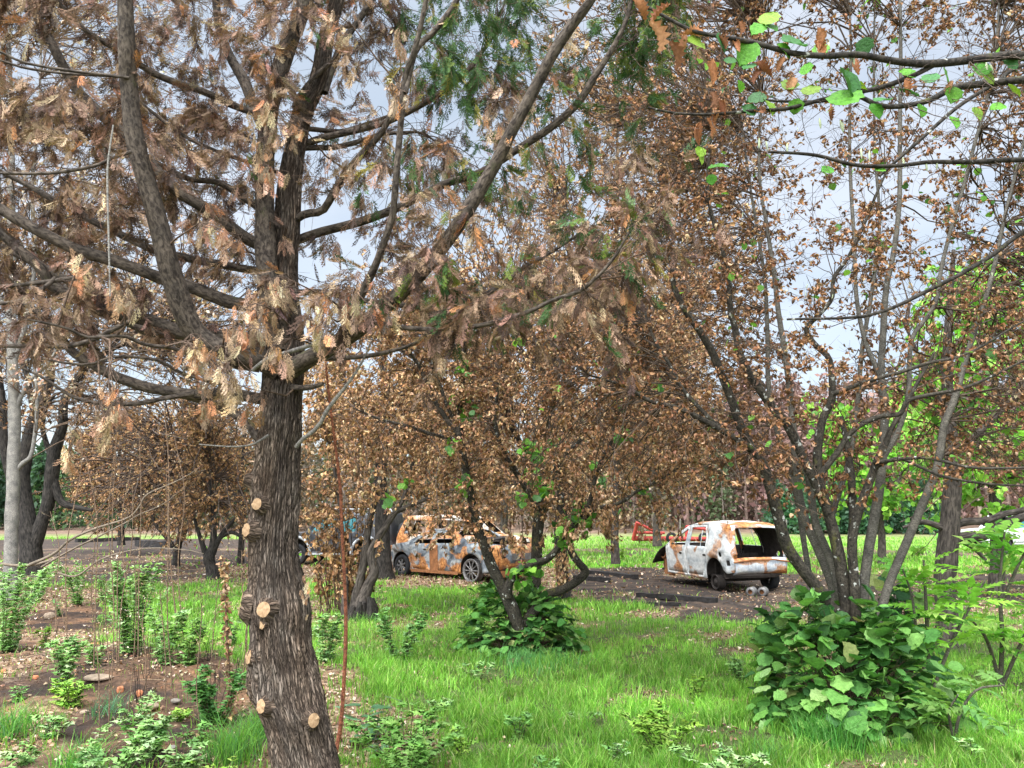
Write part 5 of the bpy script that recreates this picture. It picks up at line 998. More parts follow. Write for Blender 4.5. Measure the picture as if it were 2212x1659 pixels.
def box(mb, c, s, C=(.5, .5, .5), rz=0.0, rx=0.0, jit=0.0, r=rng):
    v = np.array([(a, b, d) for a in (-1, 1) for b in (-1, 1) for d in (-1, 1)], float) * np.asarray(s, float) / 2
    if jit: v = v + r.normal(size=v.shape) * jit
    cz, sz, cx, sx_ = math.cos(rz), math.sin(rz), math.cos(rx), math.sin(rx)
    v = v @ np.array([[1, 0, 0], [0, cx, -sx_], [0, sx_, cx]]).T @ np.array([[cz, -sz, 0], [sz, cz, 0], [0, 0, 1]]).T
    return mb.add(v + np.asarray(c, float), [(0, 1, 3, 2), (4, 6, 7, 5), (0, 4, 5, 1), (2, 3, 7, 6), (0, 2, 6, 4), (1, 5, 7, 3)], C)
def lathe_y(mb, c, prof, n=28, C=(.5, .5, .5)):
    """profile (y, radius) turned about the y axis through c"""
    a = np.linspace(0, 2 * np.pi, n, endpoint=False); V = np.concatenate([np.stack([c[0] + r * np.cos(a), np.full(n, c[1] + y), c[2] + r * np.sin(a)], 1) for y, r in prof])
    i = np.arange(len(prof) - 1)[:, None] * n; j = np.arange(n)[None]
    return mb.add(V, np.stack([i + j, i + (j + 1) % n, i + n + (j + 1) % n, i + n + j], -1).reshape(-1, 4), C)
def burnt_paint(name, stops, rust, sc1=1.5, seed=0.0, rear=None, rough=.62):
    """fire-bleached paint: ash white and grey with rust blooming through"""
    m, nt = mat(name); t = nd(nt, "ShaderNodeTexCoord"); mp = nd(nt, "ShaderNodeMapping", {"Vector": t.outputs["Object"], "Location": (seed, seed * .7, seed * .3), "Scale": (1, .8, 1.25)})
    n1 = nd(nt, "ShaderNodeTexNoise", {"Vector": mp.outputs[0], "Scale": sc1, "Detail": 4.0, "Roughness": .55, "Distortion": 1.2}).outputs[0]
    n2 = nd(nt, "ShaderNodeTexNoise", {"Vector": mp.outputs[0], "Scale": sc1 * 1.25, "Detail": 3.5, "Roughness": .45, "Distortion": .5}).outputs[0]
    n3 = nd(nt, "ShaderNodeTexNoise", {"Vector": mp.outputs[0], "Scale": 14.0, "Detail": 5.0, "Roughness": .65}).outputs[0]
    c = ramp(nt, n1, stops); f = n2
    if rear:
        sx_ = nd(nt, "ShaderNodeSeparateXYZ", {0: t.outputs["Object"]}); g = nd(nt, "ShaderNodeMapRange", {0: sx_.outputs[0], 1: rear[0], 2: rear[1], 3: rear[2], 4: 0.0}).outputs[0]
        f = nd(nt, "ShaderNodeMath", {0: n2, 1: g}, operation='ADD').outputs[0]
    rc_ = ramp(nt, n3, [(.32, (.16, .055, .022)), (.5, (.42, .17, .05)), (.68, (.62, .30, .11))])
    c = mixc(nt, ramp(nt, f, [(rust, (0, 0, 0)), (rust + .035, (.75, .75, .75)), (rust + .12, (1, 1, 1))]), c, rc_)
    c = mixc(nt, 1.0, c, ramp(nt, n3, [(.3, (.72, .72, .72)), (.65, (1.1, 1.1, 1.1))]), 'MULTIPLY')
    p = nd(nt, "ShaderNodeBsdfPrincipled", {"Base Color": c, "Roughness": rough, "Specular IOR Level": .35})
    bp = nd(nt, "ShaderNodeBump", {"Height": n3, "Strength": .25, "Distance": .01}); nt.links.new(bp.outputs[0], p.inputs["Normal"])
    nd(nt, "ShaderNodeOutputMaterial", {0: p.outputs[0]}); return m
M['hatch'] = burnt_paint("burnt_white_paint", [(.3, (.26, .29, .32)), (.42, (.50, .52, .52)), (.55, (.70, .69, .66)), (.66, (.62, .60, .56)), (.75, (.40, .34, .26))], .56, 1.5, 3.0, (-1.85, -1.15, .17))
M['hatch_rear'] = burnt_paint("burnt_rear_metal", [(.3, (.26, .30, .36)), (.5, (.55, .58, .62)), (.7, (.7, .68, .64))], .43, 2.2, 5.0)
M['sedan'] = burnt_paint("burnt_silver_paint", [(.32, (.03, .034, .04)), (.43, (.10, .115, .135)), (.53, (.24, .265, .29)), (.60, (.38, .39, .38)), (.67, (.15, .13, .11)), (.75, (.06, .05, .045))], .49, 1.9, 1.0)
M['wagon'] = burnt_paint("rusted_pale_paint", [(.3, (.50, .44, .36)), (.6, (.70, .64, .56))], .42, 1.3, 8.0)
M['dark4wd'] = burnt_paint("scorched_dark_paint", [(.3, (.02, .022, .026)), (.5, (.05, .053, .06)), (.68, (.13, .12, .12))], .72, 2.0, 2.0, rough=.45)
M['whiteute'] = burnt_paint("dusty_white_paint", [(.3, (.55, .58, .58)), (.6, (.75, .76, .74))], .80, 2.0, 4.0)
M['soot'] = plain_mat("sooty_metal", (.035, .028, .024), .85, 0, .5, 9, .4)
M['rust'] = plain_mat("rusty_metal", (.26, .11, .045), .85, 0, .45, 10, .4)
M['alloy'] = plain_mat("scorched_alloy", (.17, .16, .155), .5, .3, .4, 14)
M['tyre'] = plain_mat("black_rubber", (.022, .022, .024), .8, 0, .3, 12)
M['glass_teal'] = plain_mat("tinted_glass", (.05, .17, .19), .12, 0, .3, 3, 0)
M['grey_plastic'] = plain_mat("pale_grey_plastic", (.42, .44, .45), .6, 0, .2, 8)
M['red_paint'] = plain_mat("faded_red_paint", (.42, .055, .045), .6, 0, .35, 6)
M['char'] = plain_mat("charred_timber", (.022, .019, .018), .85, 0, .6, 14, .8, .02)
def wheel(parent, c, r, w, side, kind):
    s = side; root = None
    if kind in ('tyre', 'flat'):
        mb = MB(); lathe_y(mb, c, [(-w / 2, r * .62), (-w / 2, r * .93), (-w / 2 * .7, r), (w / 2 * .7, r), (w / 2, r * .93), (w / 2, r * .62), (-w / 2, r * .62)], 30)
        root = mb.build('wheel', M['tyre'], parent)
    else:
        mb = MB(); lathe_y(mb, c, [(-w / 2, r), (-w / 2, r * .9), (w * .1, r * .86), (w / 2, r * .92), (w / 2, r), (w / 2 - .012, r), (w * .1, r * .9), (-w / 2 + .01, r)], 32); root = mb.build('wheel', M['alloy' if kind == 'alloy' else 'soot'], parent)
    rr = r * (.62 if kind in ('tyre', 'flat') else .9); mb = MB(); oy = s * (w / 2 - .03)
    for k in range(10 if kind == 'alloy' else (0 if kind == 'drum' else 7)):
        a = 2 * math.pi * k / (10 if kind == 'alloy' else 7); d = np.array([math.cos(a), 0, math.sin(a)]); q = np.array([c + d * .03 + [0, oy + s * .0, 0], c + d * rr * .5 + [0, oy + s * .012, 0], c + d * rr + [0, oy, 0]])
        tube(mb, q, [.020, .015, .017] if kind == 'alloy' else [.035, .028, .03], 6)
    lathe_y(mb, c, [(oy - s * .02, .06), (oy + s * .02, .06), (oy + s * .03, .035), (oy + s * .03, .001)], 16); lathe_y(mb, c, [(oy - .01, rr * 1.0), (oy + .012, rr * 1.0), (oy + .012, rr * .9), (oy - .01, rr * .9)], 28)
    if kind == 'drum': lathe_y(mb, c, [(oy - s * .04, rr * .95), (oy - s * .02, rr * .6), (oy + s * .0, rr * .55), (oy, .05)], 24)
    o = mb.build('rim', M['soot' if kind == 'drum' else 'alloy'], None); o.parent = root; return root
def car(name, label, cat, loc, heading, k):
    """k: dict of outlines in car axes - x forward from the rear bumper, z up"""
    L, Wd = k['L'], k['W']; yaw = math.atan2(heading[1], heading[0]); root = thing(name, loc, label, cat, rz=yaw, world_children=False)
    hw = Wd / 2; bz, rzf, rw = k['belt'], k['roof'], k.get('roofw', .74)
    def wf(x, z):
        x = np.asarray(x, float); z = np.asarray(z, float); t = np.clip((z - bz) / (rzf - bz), 0, 1.1)
        w_ = hw * (1 - .035 * np.clip((.75 - z) / .5, 0, 1)) * (1 - (1 - rw) * t ** 1.15); w_ = w_ + .012 * np.exp(-((z - bz * .93) / .05) ** 2)
        return w_ - .11 * np.exp(-np.maximum(x, 0) / .14) - .13 * np.exp(-np.maximum(L - x, 0) / .25)
    sh = lambda p: [(a - L / 2, b) for a, b in p]
    def shift(V): V = np.array(V); V[:, 0] -= L / 2; return V
    paint = M[k['paint']]
    inset = lambda poly, d: [tuple(np.array(p) + d * norm(np.mean(poly, 0) - np.array(p))) for p in poly]
    doors = k['doors']; wins = k['wins']; arch = k['outline']
    for s in (1, -1):
        V, F = panel_geo(arch, [d for d, w_ in doors] + k.get('sideholes', []), wf, s); solid(MB().add(shift(V), F).build('side_panel', paint, root), .025)
        for d, w_ in doors:
            V, F = panel_geo(inset(d, .012), [w_] if w_ else [], wf, s, push=.004); o = solid(MB().add(shift(V), F).build('door', M[k.get('doorpaint', k['paint'])], root), .03)
            h = np.array([(np.mean([p[0] for p in d]) - .22), bz - .13]); y = s * (wf(h[0], h[1]) + .012)
            hm = MB(); a = np.linspace(0, 2 * np.pi, 14, endpoint=False); hm.add(np.concatenate([np.stack([h[0] - L / 2 + .07 * np.cos(a), np.full(14, y), h[1] + .026 * np.sin(a)], 1), [[h[0] - L / 2, y + s * .004, h[1]]]]), [(i, (i + 1) % 14, 14) for i in range(14)])
            q = hm.build('handle_recess' if k.get('burnt', 1) else 'handle', M['soot'], None); q.parent = o
        if k.get('glass'):
            for d, w_ in doors:
                if w_: V, F = panel_geo(w_, [], wf, s, push=-.015); MB().add(shift(V), F).build('side_window', M[k['glass']], root)
    # lengthwise skin over the car, with the window openings left out
    for nm, prof, opens, mt in k['skins']:
        pr = np.array(prof, float); ns = 13; sv = np.linspace(-1, 1, ns); sv = np.sign(sv) * np.abs(sv) ** .8
        q = [pr[0]]
        for a, b in zip(pr[:-1], pr[1:]):
            n = max(1, int(np.linalg.norm(b - a) / .09)); q += [a + (b - a) * (i + 1) / n for i in range(n)]
        q = np.array(q); w_ = wf(q[:, 0], q[:, 1]); cr_ = k.get('crown', .03)
        V = np.stack([q[:, None, 0] + 0 * sv, w_[:, None] * sv, q[:, None, 1] + cr_ * (1 - sv ** 4)], -1)
        vx = (cr_ * 1.0) * (1 - sv ** 2); V[..., 0] += np.where(q[:, None, 0] < .5, -vx, np.where(q[:, None, 0] > L - .5, vx, 0))
        F = []
        for i in range(len(q) - 1):
            mz = q[i:i + 2].mean(0)
            for j in range(ns - 1):
                ms = abs(sv[j] + sv[j + 1]) / 2; hole = any((x0 <= mz[0] <= x1) and (z0 <= mz[1] <= z1) and (s0 <= ms <= s1) for x0, x1, z0, z1, s0, s1 in opens)
                if not hole: F.append((i * ns + j, i * ns + j + 1, (i + 1) * ns + j + 1, (i + 1) * ns + j))
        V = V.reshape(-1, 3); V[:, 0] -= L / 2; V[:, 2] += .012 * (fbm(V[:, 0] * 3 + 5, V[:, 1] * 3 + 5, 0, 4) - .5) * k.get('dent', 1)
        solid(MB().add(V, F).build(nm, M[mt], root), .02)
    X = lambda v: v - L / 2
    mb = MB(); box(mb, (X(L * .5), 0, k['floor']), (L * .86, Wd * .8, .05)); box(mb, (X(k['bulk']), 0, (k['floor'] + bz) / 2 - .05), (.08, Wd * .84, bz - k['floor'] - .1)); mb.build('floor', M['soot'], root, smooth=False)
    for x, h in k['seats']:
        for s in ((-1, 1) if h > 0 else (0,)):
            mb = MB(); h_ = abs(h); ww = Wd * (.32 if s else .74)
            for i in range(6): tube(mb, [(X(x), s * Wd * .21 - ww / 2 + ww * i / 5, k['floor']), (X(x - .03), s * Wd * .21 - ww / 2 + ww * i / 5, k['floor'] + h_ * .5), (X(x - .09), s * Wd * .21 - ww / 2 + ww * i / 5, k['floor'] + h_)], .012, 5)
            box(mb, (X(x - .05), s * Wd * .21, k['floor'] + h_ * .5), (.04, ww, h_ * .92), jit=.01); mb.build('seat_frame', M['soot'], root, smooth=False)
    for (x, z, s, r_w, kd) in k['wheels']: wheel(root, np.array([X(x), s * (Wd / 2 - .11), z]), r_w, .19, s, kd)
    for x, z, s, r_w, kd in k['wheels']:
        mb = MB(); a = np.linspace(-.15, math.pi + .15, 16); R_ = k.get('archr', .36); zc = k.get('archz', z); V = []
        for yy in (s * (Wd / 2 - .03), s * (Wd / 2 - .34)): V += [(X(x) + R_ * 1.04 * math.cos(t), yy, zc + R_ * 1.04 * math.sin(t)) for t in a]
        mb.add(V, [(i, i + 1, 17 + i, 16 + i) for i in range(15)]); mb.add([(X(x), s * (Wd / 2 - .34), zc)] + V[16:], np.zeros((0, 3), int)) 
        mb.add(np.array([(X(x), s * (Wd / 2 - .34), zc)] + V[16:]), [(0, i + 1, i + 2) for i in range(15)]); mb.build('wheel_housing', M['soot'], root)
    return root, wf, X
def arc(cx, cz, r, a0, a1, n=12): return [(cx + r * math.cos(R(a0 + (a1 - a0) * i / n)), cz + r * math.sin(R(a0 + (a1 - a0) * i / n))) for i in range(n + 1)]
def place(px, py, Y=None): g = G(px, py); return g
# ---- white hatchback ---------------------------------------------------------
hk = dict(L=3.6, W=1.62, belt=.93, roof=1.56, roofw=.76, floor=.34, bulk=2.85, paint='hatch', crown=.03, archr=.35, archz=.40,
  outline=[(1.12, .25), (2.82, .29), (2.84, .93), (2.78, 1.01), (2.35, 1.27), (1.95, 1.46), (1.5, 1.555), (.95, 1.57), (.45, 1.54), (.20, 1.46), (.12, 1.2), (.04, .9), (.0, .62), (.03, .46), (.22, .42)] + arc(.68, .40, .36, 178, -20, 14)[1:],
  doors=[([(1.86, .33), (2.76, .34), (2.78, .93), (2.72, 1.0), (2.33, 1.24), (1.97, 1.41), (1.86, 1.45)], [(1.91, 1.0), (2.64, .99), (2.30, 1.20), (1.97, 1.37), (1.91, 1.39)]),
         ([(1.18, .33), (1.80, .33), (1.80, 1.48), (1.14, 1.50), (.98, 1.2), (.96, .95), (1.02, .66)], [(1.02, 1.0), (1.75, 1.0), (1.75, 1.43), (1.18, 1.45), (1.05, 1.22)])],
  wins=[], sideholes=[arc(.42, .84, .062, 0, 350, 12), [(.10, .60), (.22, .60), (.22, .72), (.12, .72)]],
  skins=[('rear_panel', [(.06, .40), (.0, .48), (-.01, .62), (.02, .76)], [], 'hatch_rear'),
         ('tailgate_frame', [(.02, .76), (.04, .90), (.10, 1.18), (.17, 1.42), (.24, 1.49)], [(-.1, .20, .76, 1.44, 0, .84)], 'hatch_rear'),
         ('roof', [(.24, 1.49), (.45, 1.54), (.95, 1.57), (1.5, 1.555), (1.95, 1.46)], [], 'hatch'),
         ('windscreen_frame', [(1.95, 1.46), (2.35, 1.27), (2.78, 1.01), (2.9, .95)], [(2.0, 2.80, .98, 1.45, 0, .90)], 'hatch')],
  seats=[(1.0, -.5), (2.0, .55)], wheels=[(.68, .21, 1, .165, 'drum'), (.68, .27, -1, .27, 'flat'), (3.0, .26, -1, .26, 'drum')])
hd = norm(np.array([-.32, .95])); lw = G(1553, 1277)[:2]; left = np.array([-hd[1], hd[0]])
cen = lw - left * (1.62 / 2 - .11) + hd * (1.8 - .68)
hatch, wf, X = car('burnt_hatchback', 'white fire-bleached hatchback shell with open rust-orange tailgate, resting on its bare hubs', 'car', (cen[0], cen[1], gh(*cen) - .02), hd, hk)
def part(mb, nm, mt, par, **q): return mb.build(nm, M[mt], par, **q)
mb = MB(); V = []; 
for i in range(7):
    for j in range(9):
        x = 2.74 + .14 * i; y = -.80 + .2 * j; V.append((X(x), y * (1 + .0 * i), .99 - .02 * i - .010 * i * i + .03 * math.sin(j * 1.3 + i) * (i / 6)))
mb.add(V, [(i * 9 + j, i * 9 + j + 1, i * 9 + j + 10, i * 9 + j + 9) for i in range(6) for j in range(8)]); solid(part(mb, 'bonnet', 'soot', hatch), .03)
mb = MB(); box(mb, (X(3.0), .62, .48), (.30, .12, .55), jit=.015); box(mb, (X(3.2), .1, .45), (.5, .9, .4), jit=.04); tube(mb, [(X(2.9), .7, .75), (X(3.2), .68, .62), (X(3.45), .6, .66)], .025, 6); part(mb, 'engine_bay', 'rust', hatch, smooth=False)
for s in (1, -1):
    mb = MB(); y = s * .60; xx = [(.015, .88), (.0, .98), (.05, 1.10), (.10, 1.08), (.10, .90)]
    lampV = [(X(.02), s * (wf(.0, .9) * .86), .86), (X(-.0), s * (wf(0, .9) * 1.0), .84), (X(.22), s * (wf(.22, 1.0) + .006), .92), (X(.24), s * (wf(.24, 1.1) + .006), 1.05), (X(.10), s * (wf(.08, 1.08) + .004), 1.07), (X(.08), s * wf(.05, 1.05) * .88, 1.05)]
    mb.add(lampV + [tuple(np.mean(lampV, 0))], [(i, (i + 1) % 6, 6) if s > 0 else ((i + 1) % 6, i, 6) for i in range(6)]); part(mb, 'lamp_recess', 'rust', hatch)
mb = MB()
for i in range(9): tube(mb, [(X(-.045), -.36 + .09 * i, .70), (X(-.052), -.36 + .09 * i, .60), (X(-.04), -.36 + .09 * i + .02, .52)], [.008, .014, .006], 6)
part(mb, 'pressed_ribs', 'hatch_rear', hatch)
mb = MB(); tube(mb, [(X(-.02), -.74, .68), (X(-.055), -.3, .735), (X(-.055), .3, .735), (X(-.02), .74, .68)], .018, 6); part(mb, 'bumper_ledge', 'rust', hatch)
mb = MB(); tube(mb, [(X(.68), -.68, .26), (X(.68), .68, .24)], .035, 8); tube(mb, [(X(.3), .2, .30), (X(1.6), .15, .28)], .04, 8); part(mb, 'rear_axle', 'soot', hatch)
for s in (1, -1):
    mb = MB(); tube(mb, [(X(1.83), s * (wf(1.83, .93) - .02), .9), (X(1.83), s * (wf(1.83, 1.43) - .02), 1.42)], .03, 6); part(mb, 'door_pillar', 'rust', hatch)
    mb = MB(); tube(mb, [(X(1.24), s * (wf(1.24, .97)), .96), (X(1.28), s * (wf(1.28, 1.37)), 1.37)], .009, 5); part(mb, 'quarter_light_bar', 'hatch', hatch)
# ---- silver car ----------------------------------------------------------------
sk = dict(L=4.75, W=1.84, belt=.92, roof=1.38, roofw=.74, floor=.26, bulk=3.55, paint='sedan', crown=.03, archr=.37, archz=.33,
  outline=[(1.38, .20), (3.28, .20)] + arc(3.72, .33, .38, 200, -20, 14) + [(4.60, .28), (4.74, .42), (4.73, .66), (4.5, .80), (3.9, .92), (3.45, .98), (3.05, 1.18), (2.7, 1.33), (2.2, 1.36), (1.75, 1.30), (1.35, 1.10), (1.1, 1.0), (.5, .97), (.06, .93), (0, .62), (.04, .36), (.40, .26)] + arc(.92, .33, .40, 190, -20, 14),
  doors=[([(2.42, .24), (3.22, .26), (3.36, .60), (3.38, .92), (2.98, 1.17), (2.64, 1.29), (2.42, 1.31)], [(2.50, .96), (3.22, .94), (2.92, 1.13), (2.62, 1.24), (2.50, 1.25)]),
         ([(1.52, .24), (2.36, .24), (2.36, 1.31), (1.80, 1.26), (1.55, 1.12), (1.42, .95), (1.42, .6)], [(1.60, .98), (2.28, .97), (2.28, 1.25), (1.84, 1.21), (1.64, 1.10)])],
  wins=[], sideholes=[],
  skins=[('rear_panel', [(.10, .30), (.0, .40), (-.02, .62), (.0, .80), (.05, .93)], [(-.1, .1, .62, .80, .66, .86)], 'sedan'), ('boot_lid', [(.05, .93), (.5, .97), (1.1, 1.0)], [(.0, 1.0, .955, .985, .72, .80)], 'sedan'),
         ('rear_window_frame', [(1.1, 1.0), (1.35, 1.10), (1.75, 1.30)], [(1.15, 1.70, 1.0, 1.29, 0, .86)], 'sedan'), ('roof', [(1.75, 1.30), (2.2, 1.36), (2.7, 1.33)], [(2.0, 2.5, 1.2, 1.5, .2, .45)], 'sedan'),
         ('windscreen_frame', [(2.7, 1.33), (3.05, 1.18), (3.5, .97)], [(2.75, 3.42, .98, 1.32, 0, .9)], 'sedan'), ('bonnet', [(3.5, .97), (3.9, .92), (4.5, .80), (4.73, .66), (4.74, .42)], [], 'sedan')],
  seats=[(1.5, -.55), (2.5, .6)], wheels=[(.92, .30, 1, .30, 'alloy'), (3.72, .31, 1, .31, 'flat'), (.92, .30, -1, .30, 'flat'), (3.72, .31, -1, .31, 'flat')])
hd = norm(np.array([-.743, .67])); lw = G(1022, 1257)[:2]; left = np.array([-hd[1], hd[0]]); cen = lw - left * (1.84 / 2 - .11) + hd * (4.75 / 2 - .92)
sedan, wf, X = car('burnt_sedan', 'burnt silver car with mottled rust and grey doors, its rear towards the middle hazel', 'car', (cen[0], cen[1], gh(*cen) - .03), hd, sk)
mb = MB(); V, F = panel_geo([(2.16, .22), (2.50, .22), (2.50, .93), (2.16, .93)], [], wf, 1, push=.02); V[:, 0] -= 4.75 / 2; mb.add(V, F); part(mb, 'scorched_door_edge', 'rust', sedan)
mb = MB(); V, F = panel_geo([(1.4, .17), (3.3, .17), (3.3, .25), (1.4, .25)], [], wf, 1, push=.012); V[:, 0] -= 4.75 / 2; mb.add(V, F); part(mb, 'rusty_sill', 'rust', sedan)
mb = MB(); box(mb, (X(-.0), 0, .24), (.10, 1.5, .16), jit=.01); part(mb, 'rear_beam', 'rust', sedan, smooth=False)
mb = MB(); box(mb, (X(-.055), 0, .66), (.012, .74, .17)); part(mb, 'plate_recess', 'alloy', sedan, smooth=False)
mb = MB(); box(mb, (X(.55), 0, 1.03), (.75, 1.25, .04), rx=.05, jit=.02); box(mb, (X(.9), .1, 1.07), (.5, 1.1, .03), rx=-.08, jit=.03); part(mb, 'buckled_lid_edge', 'soot', sedan, smooth=False)
# ---- rusted wagon behind it ------------------------------------------------------
wk = dict(L=4.5, W=1.74, belt=1.02, roof=1.70, roofw=.80, floor=.42, bulk=3.3, paint='wagon', crown=.03, archr=.37, archz=.38,
  outline=[(1.2, .30), (3.2, .30)] + arc(3.6, .38, .37, 190, -10, 12) + [(4.45, .40), (4.48, .70), (4.40, .95), (3.45, 1.08), (2.85, 1.60), (2.6, 1.68), (1.6, 1.72), (.35, 1.68), (.12, 1.2), (.05, 1.0), (.0, .6), (.05, .4), (.4, .36)] + arc(.85, .38, .38, 185, -10, 12),
  doors=[([(2.15, .36), (3.15, .36), (3.2, 1.04), (2.72, 1.56), (2.15, 1.62)], [(2.22, 1.08), (3.08, 1.08), (2.68, 1.50), (2.22, 1.55)]), ([(1.3, .36), (2.09, .36), (2.09, 1.62), (1.3, 1.63), (1.15, .95)], [(1.28, 1.08), (2.02, 1.08), (2.02, 1.55), (1.36, 1.56)])],
  wins=[], sideholes=[[(.3, 1.12), (1.05, 1.10), (1.1, 1.56), (.42, 1.56)]],
  skins=[('tailgate_frame', [(.05, .4), (.0, .6), (.05, 1.0), (.12, 1.2), (.35, 1.68)], [(-.1, .33, 1.05, 1.62, 0, .84)], 'wagon'), ('roof', [(.35, 1.68), (1.6, 1.72), (2.6, 1.68), (2.85, 1.60)], [], 'wagon'), ('windscreen_frame', [(2.85, 1.6), (3.45, 1.08)], [(2.88, 3.4, 1.1, 1.59, 0, .9)], 'wagon'), ('bonnet', [(3.45, 1.08), (4.40, .95), (4.48, .70), (4.45, .4)], [], 'wagon')],
  seats=[(1.2, -.6), (2.2, .65)], wheels=[(.85, .29, 1, .28, 'drum'), (3.6, .29, 1, .28, 'drum'), (.85, .29, -1, .28, 'drum'), (3.6, .29, -1, .28, 'drum')])
c = P(1012, 1200, 26.2); wagon, _, _ = car('burnt_wagon', 'rust-orange roofed station wagon shell standing behind the silver car', 'car', (c[0] - .1, 26.4, gh(c[0], 26.4)), (.985, -.17), wk)
# ---- dark four-wheel drive --------------------------------------------------------
dk = dict(L=4.25, W=1.76, belt=1.10, roof=1.78, roofw=.82, floor=.5, bulk=3.2, paint='dark4wd', glass='glass_teal', crown=.02, archr=.44, archz=.42, burnt=0, dent=0,
  outline=[(1.35, .42), (2.95, .42)] + arc(3.42, .44, .46, 185, -5, 10) + [(4.2, .5), (4.22, .98), (4.15, 1.06), (3.1, 1.13), (2.65, 1.70), (2.4, 1.77), (.15, 1.77), (.05, 1.1), (.0, .55), (.35, .48)] + arc(.88, .44, .46, 180, 0, 10),
  doors=[([(2.0, .48), (2.92, .48), (2.98, 1.10), (2.55, 1.66), (2.0, 1.68)], [(2.08, 1.15), (2.9, 1.15), (2.52, 1.60), (2.08, 1.62)]), ([(1.30, .6), (1.95, .48), (1.95, 1.68), (1.25, 1.68), (1.2, .95)], [(1.30, 1.15), (1.88, 1.15), (1.88, 1.62), (1.30, 1.62)])],
  wins=[], sideholes=[],
  skins=[('rear_door', [(.0, .5), (.05, 1.1), (.15, 1.77)], [], 'dark4wd'), ('roof', [(.15, 1.77), (2.4, 1.77), (2.65, 1.70)], [], 'dark4wd'), ('windscreen_frame', [(2.65, 1.7), (3.1, 1.13)], [(2.7, 3.05, 1.15, 1.68, 0, .9)], 'dark4wd'), ('bonnet', [(3.1, 1.13), (4.15, 1.06), (4.22, .98), (4.22, .5)], [], 'dark4wd')],
  seats=[(1.3, -.6), (2.1, .7)], wheels=[(.88, .37, 1, .37, 'tyre'), (3.42, .37, 1, .37, 'tyre'), (.88, .37, -1, .37, 'tyre'), (3.42, .37, -1, .37, 'tyre')])
hd = norm(np.array([-.985, .17])); c = np.array([-6.0, 27.3]); suv, wf, X = car('four_wheel_drive', 'scorched dark four-wheel drive with white wheel-arch flare and teal windows, behind the conifer', 'car', (c[0], c[1], gh(*c)), hd, dk)
for x in (.88, 3.42):
    mb = MB(); a = arc(x, .44, .49, 190, -10, 12); Vv = []
    for yy, rr in ((.0, 1.0), (.07, 1.0), (.07, 1.16), (-.0, 1.16)): Vv += [(X(x + (p[0] - x) * rr), wf(x, .6) + yy, .44 + (p[1] - .44) * rr) for p in a]
    mb.add(Vv, [(k * 13 + i, k * 13 + i + 1, ((k + 1) % 4) * 13 + i + 1, ((k + 1) % 4) * 13 + i) for k in range(4) for i in range(12)]); part(mb, 'arch_flare', 'grey_plastic', suv)
mb = MB(); box(mb, (X(2.15), .86, .40), (1.6, .14, .06)); part(mb, 'side_step', 'grey_plastic', suv, smooth=False)
for s in (-1, 1):
    mb = MB(); tube(mb, [(X(.5), s * .6, 1.80), (X(.55), s * .6, 1.90), (X(2.2), s * .6, 1.90), (X(2.3), s * .6, 1.80)], .028, 7); part(mb, 'roof_rail', 'grey_plastic', suv)
mb = MB(); cc = np.array([X(-.12), 0, 1.08]); n = 26; a = np.linspace(0, 2 * np.pi, n, endpoint=False)
for x0, r0, x1, r1 in ((-.1, .22, -.1, .33), (-.1, .33, -.06, .36), (-.06, .36, .06, .36), (.06, .36, .1, .33), (.1, .33, .1, .22)):
    Vv = np.concatenate([np.stack([cc[0] + xx_ + 0 * a, cc[1] + rr * np.cos(a), cc[2] + rr * np.sin(a)], 1) for xx_, rr in ((x0, r0), (x1, r1))]); mb.add(Vv, [(i, (i + 1) % n, n + (i + 1) % n, n + i) for i in range(n)])
part(mb, 'spare_wheel', 'tyre', suv); mb = MB(); mb.add([(X(-.2), 0, 1.08)] + [(X(-.19), .23 * math.cos(t), 1.08 + .23 * math.sin(t)) for t in a], [(0, i + 1, (i + 1) % n + 1) for i in range(n)]); part(mb, 'spare_wheel_hub', 'alloy', suv)
# ---- pale vehicle far right ---------------------------------------------------------
c = P(2190, 1190, 36); uk = dict(dk); uk.update(paint='whiteute', dent=.3); uk['skins'] = [(a, b, c_, 'whiteute') for a, b, c_, _ in dk['skins']]
ute, wf, X = car('four_wheel_drive', 'dusty white four-wheel drive with blue-green windows, half hidden by leaves at the right edge', 'car', (c[0], 36, gh(c[0], 36)), (-.97, -.22), uk)
# ---- red farm machine ----------------------------------------------------------------
g0 = G(1470, 1174); rmch = thing('plough', g0, 'faded red farm implement frame lying in the grass beyond the hatchback', 'farm machinery')
def beam(par, nm, a, b, w, mt): mb = MB(); tube(mb, [a, (np.array(a) + b) / 2, b], w, 4); return mb.build(nm, M[mt], par)
def gp(px, dz, dy=0.0): q = G(px, 1174); return q + np.array([0, dy, dz])
beam(rmch, 'main_beam', gp(1368, .30), gp(1545, .22, 1.0), .15, 'red_paint'); beam(rmch, 'front_frame', gp(1368, .2), gp(1378, 1.25), .12, 'red_paint'); beam(rmch, 'brace', gp(1378, 1.2), gp(1430, .55), .09, 'red_paint'); beam(rmch, 'cross_beam', gp(1372, .65), gp(1440, .62, .5), .08, 'red_paint')
beam(rmch, 'rear_post', gp(1488, .2, .5), gp(1490, 1.05, .5), .13, 'red_paint'); beam(rmch, 'rear_arm', gp(1490, 1.0, .5), gp(1552, .75, .8), .10, 'red_paint')
for x in (1400, 1432, 1465, 1500, 1530):
    beam(rmch, 'tine', gp(x, .35), gp(x + 8, -.02, -.1), .05, 'rust')
for x in (1450, 1520):
    mb = MB(); lathe_y(mb, gp(x, .33, -.15), [(-.09, .18), (-.09, .33), (.09, .33), (.09, .18), (-.09, .18)], 20); mb.build('wheel', M['tyre'], rmch)
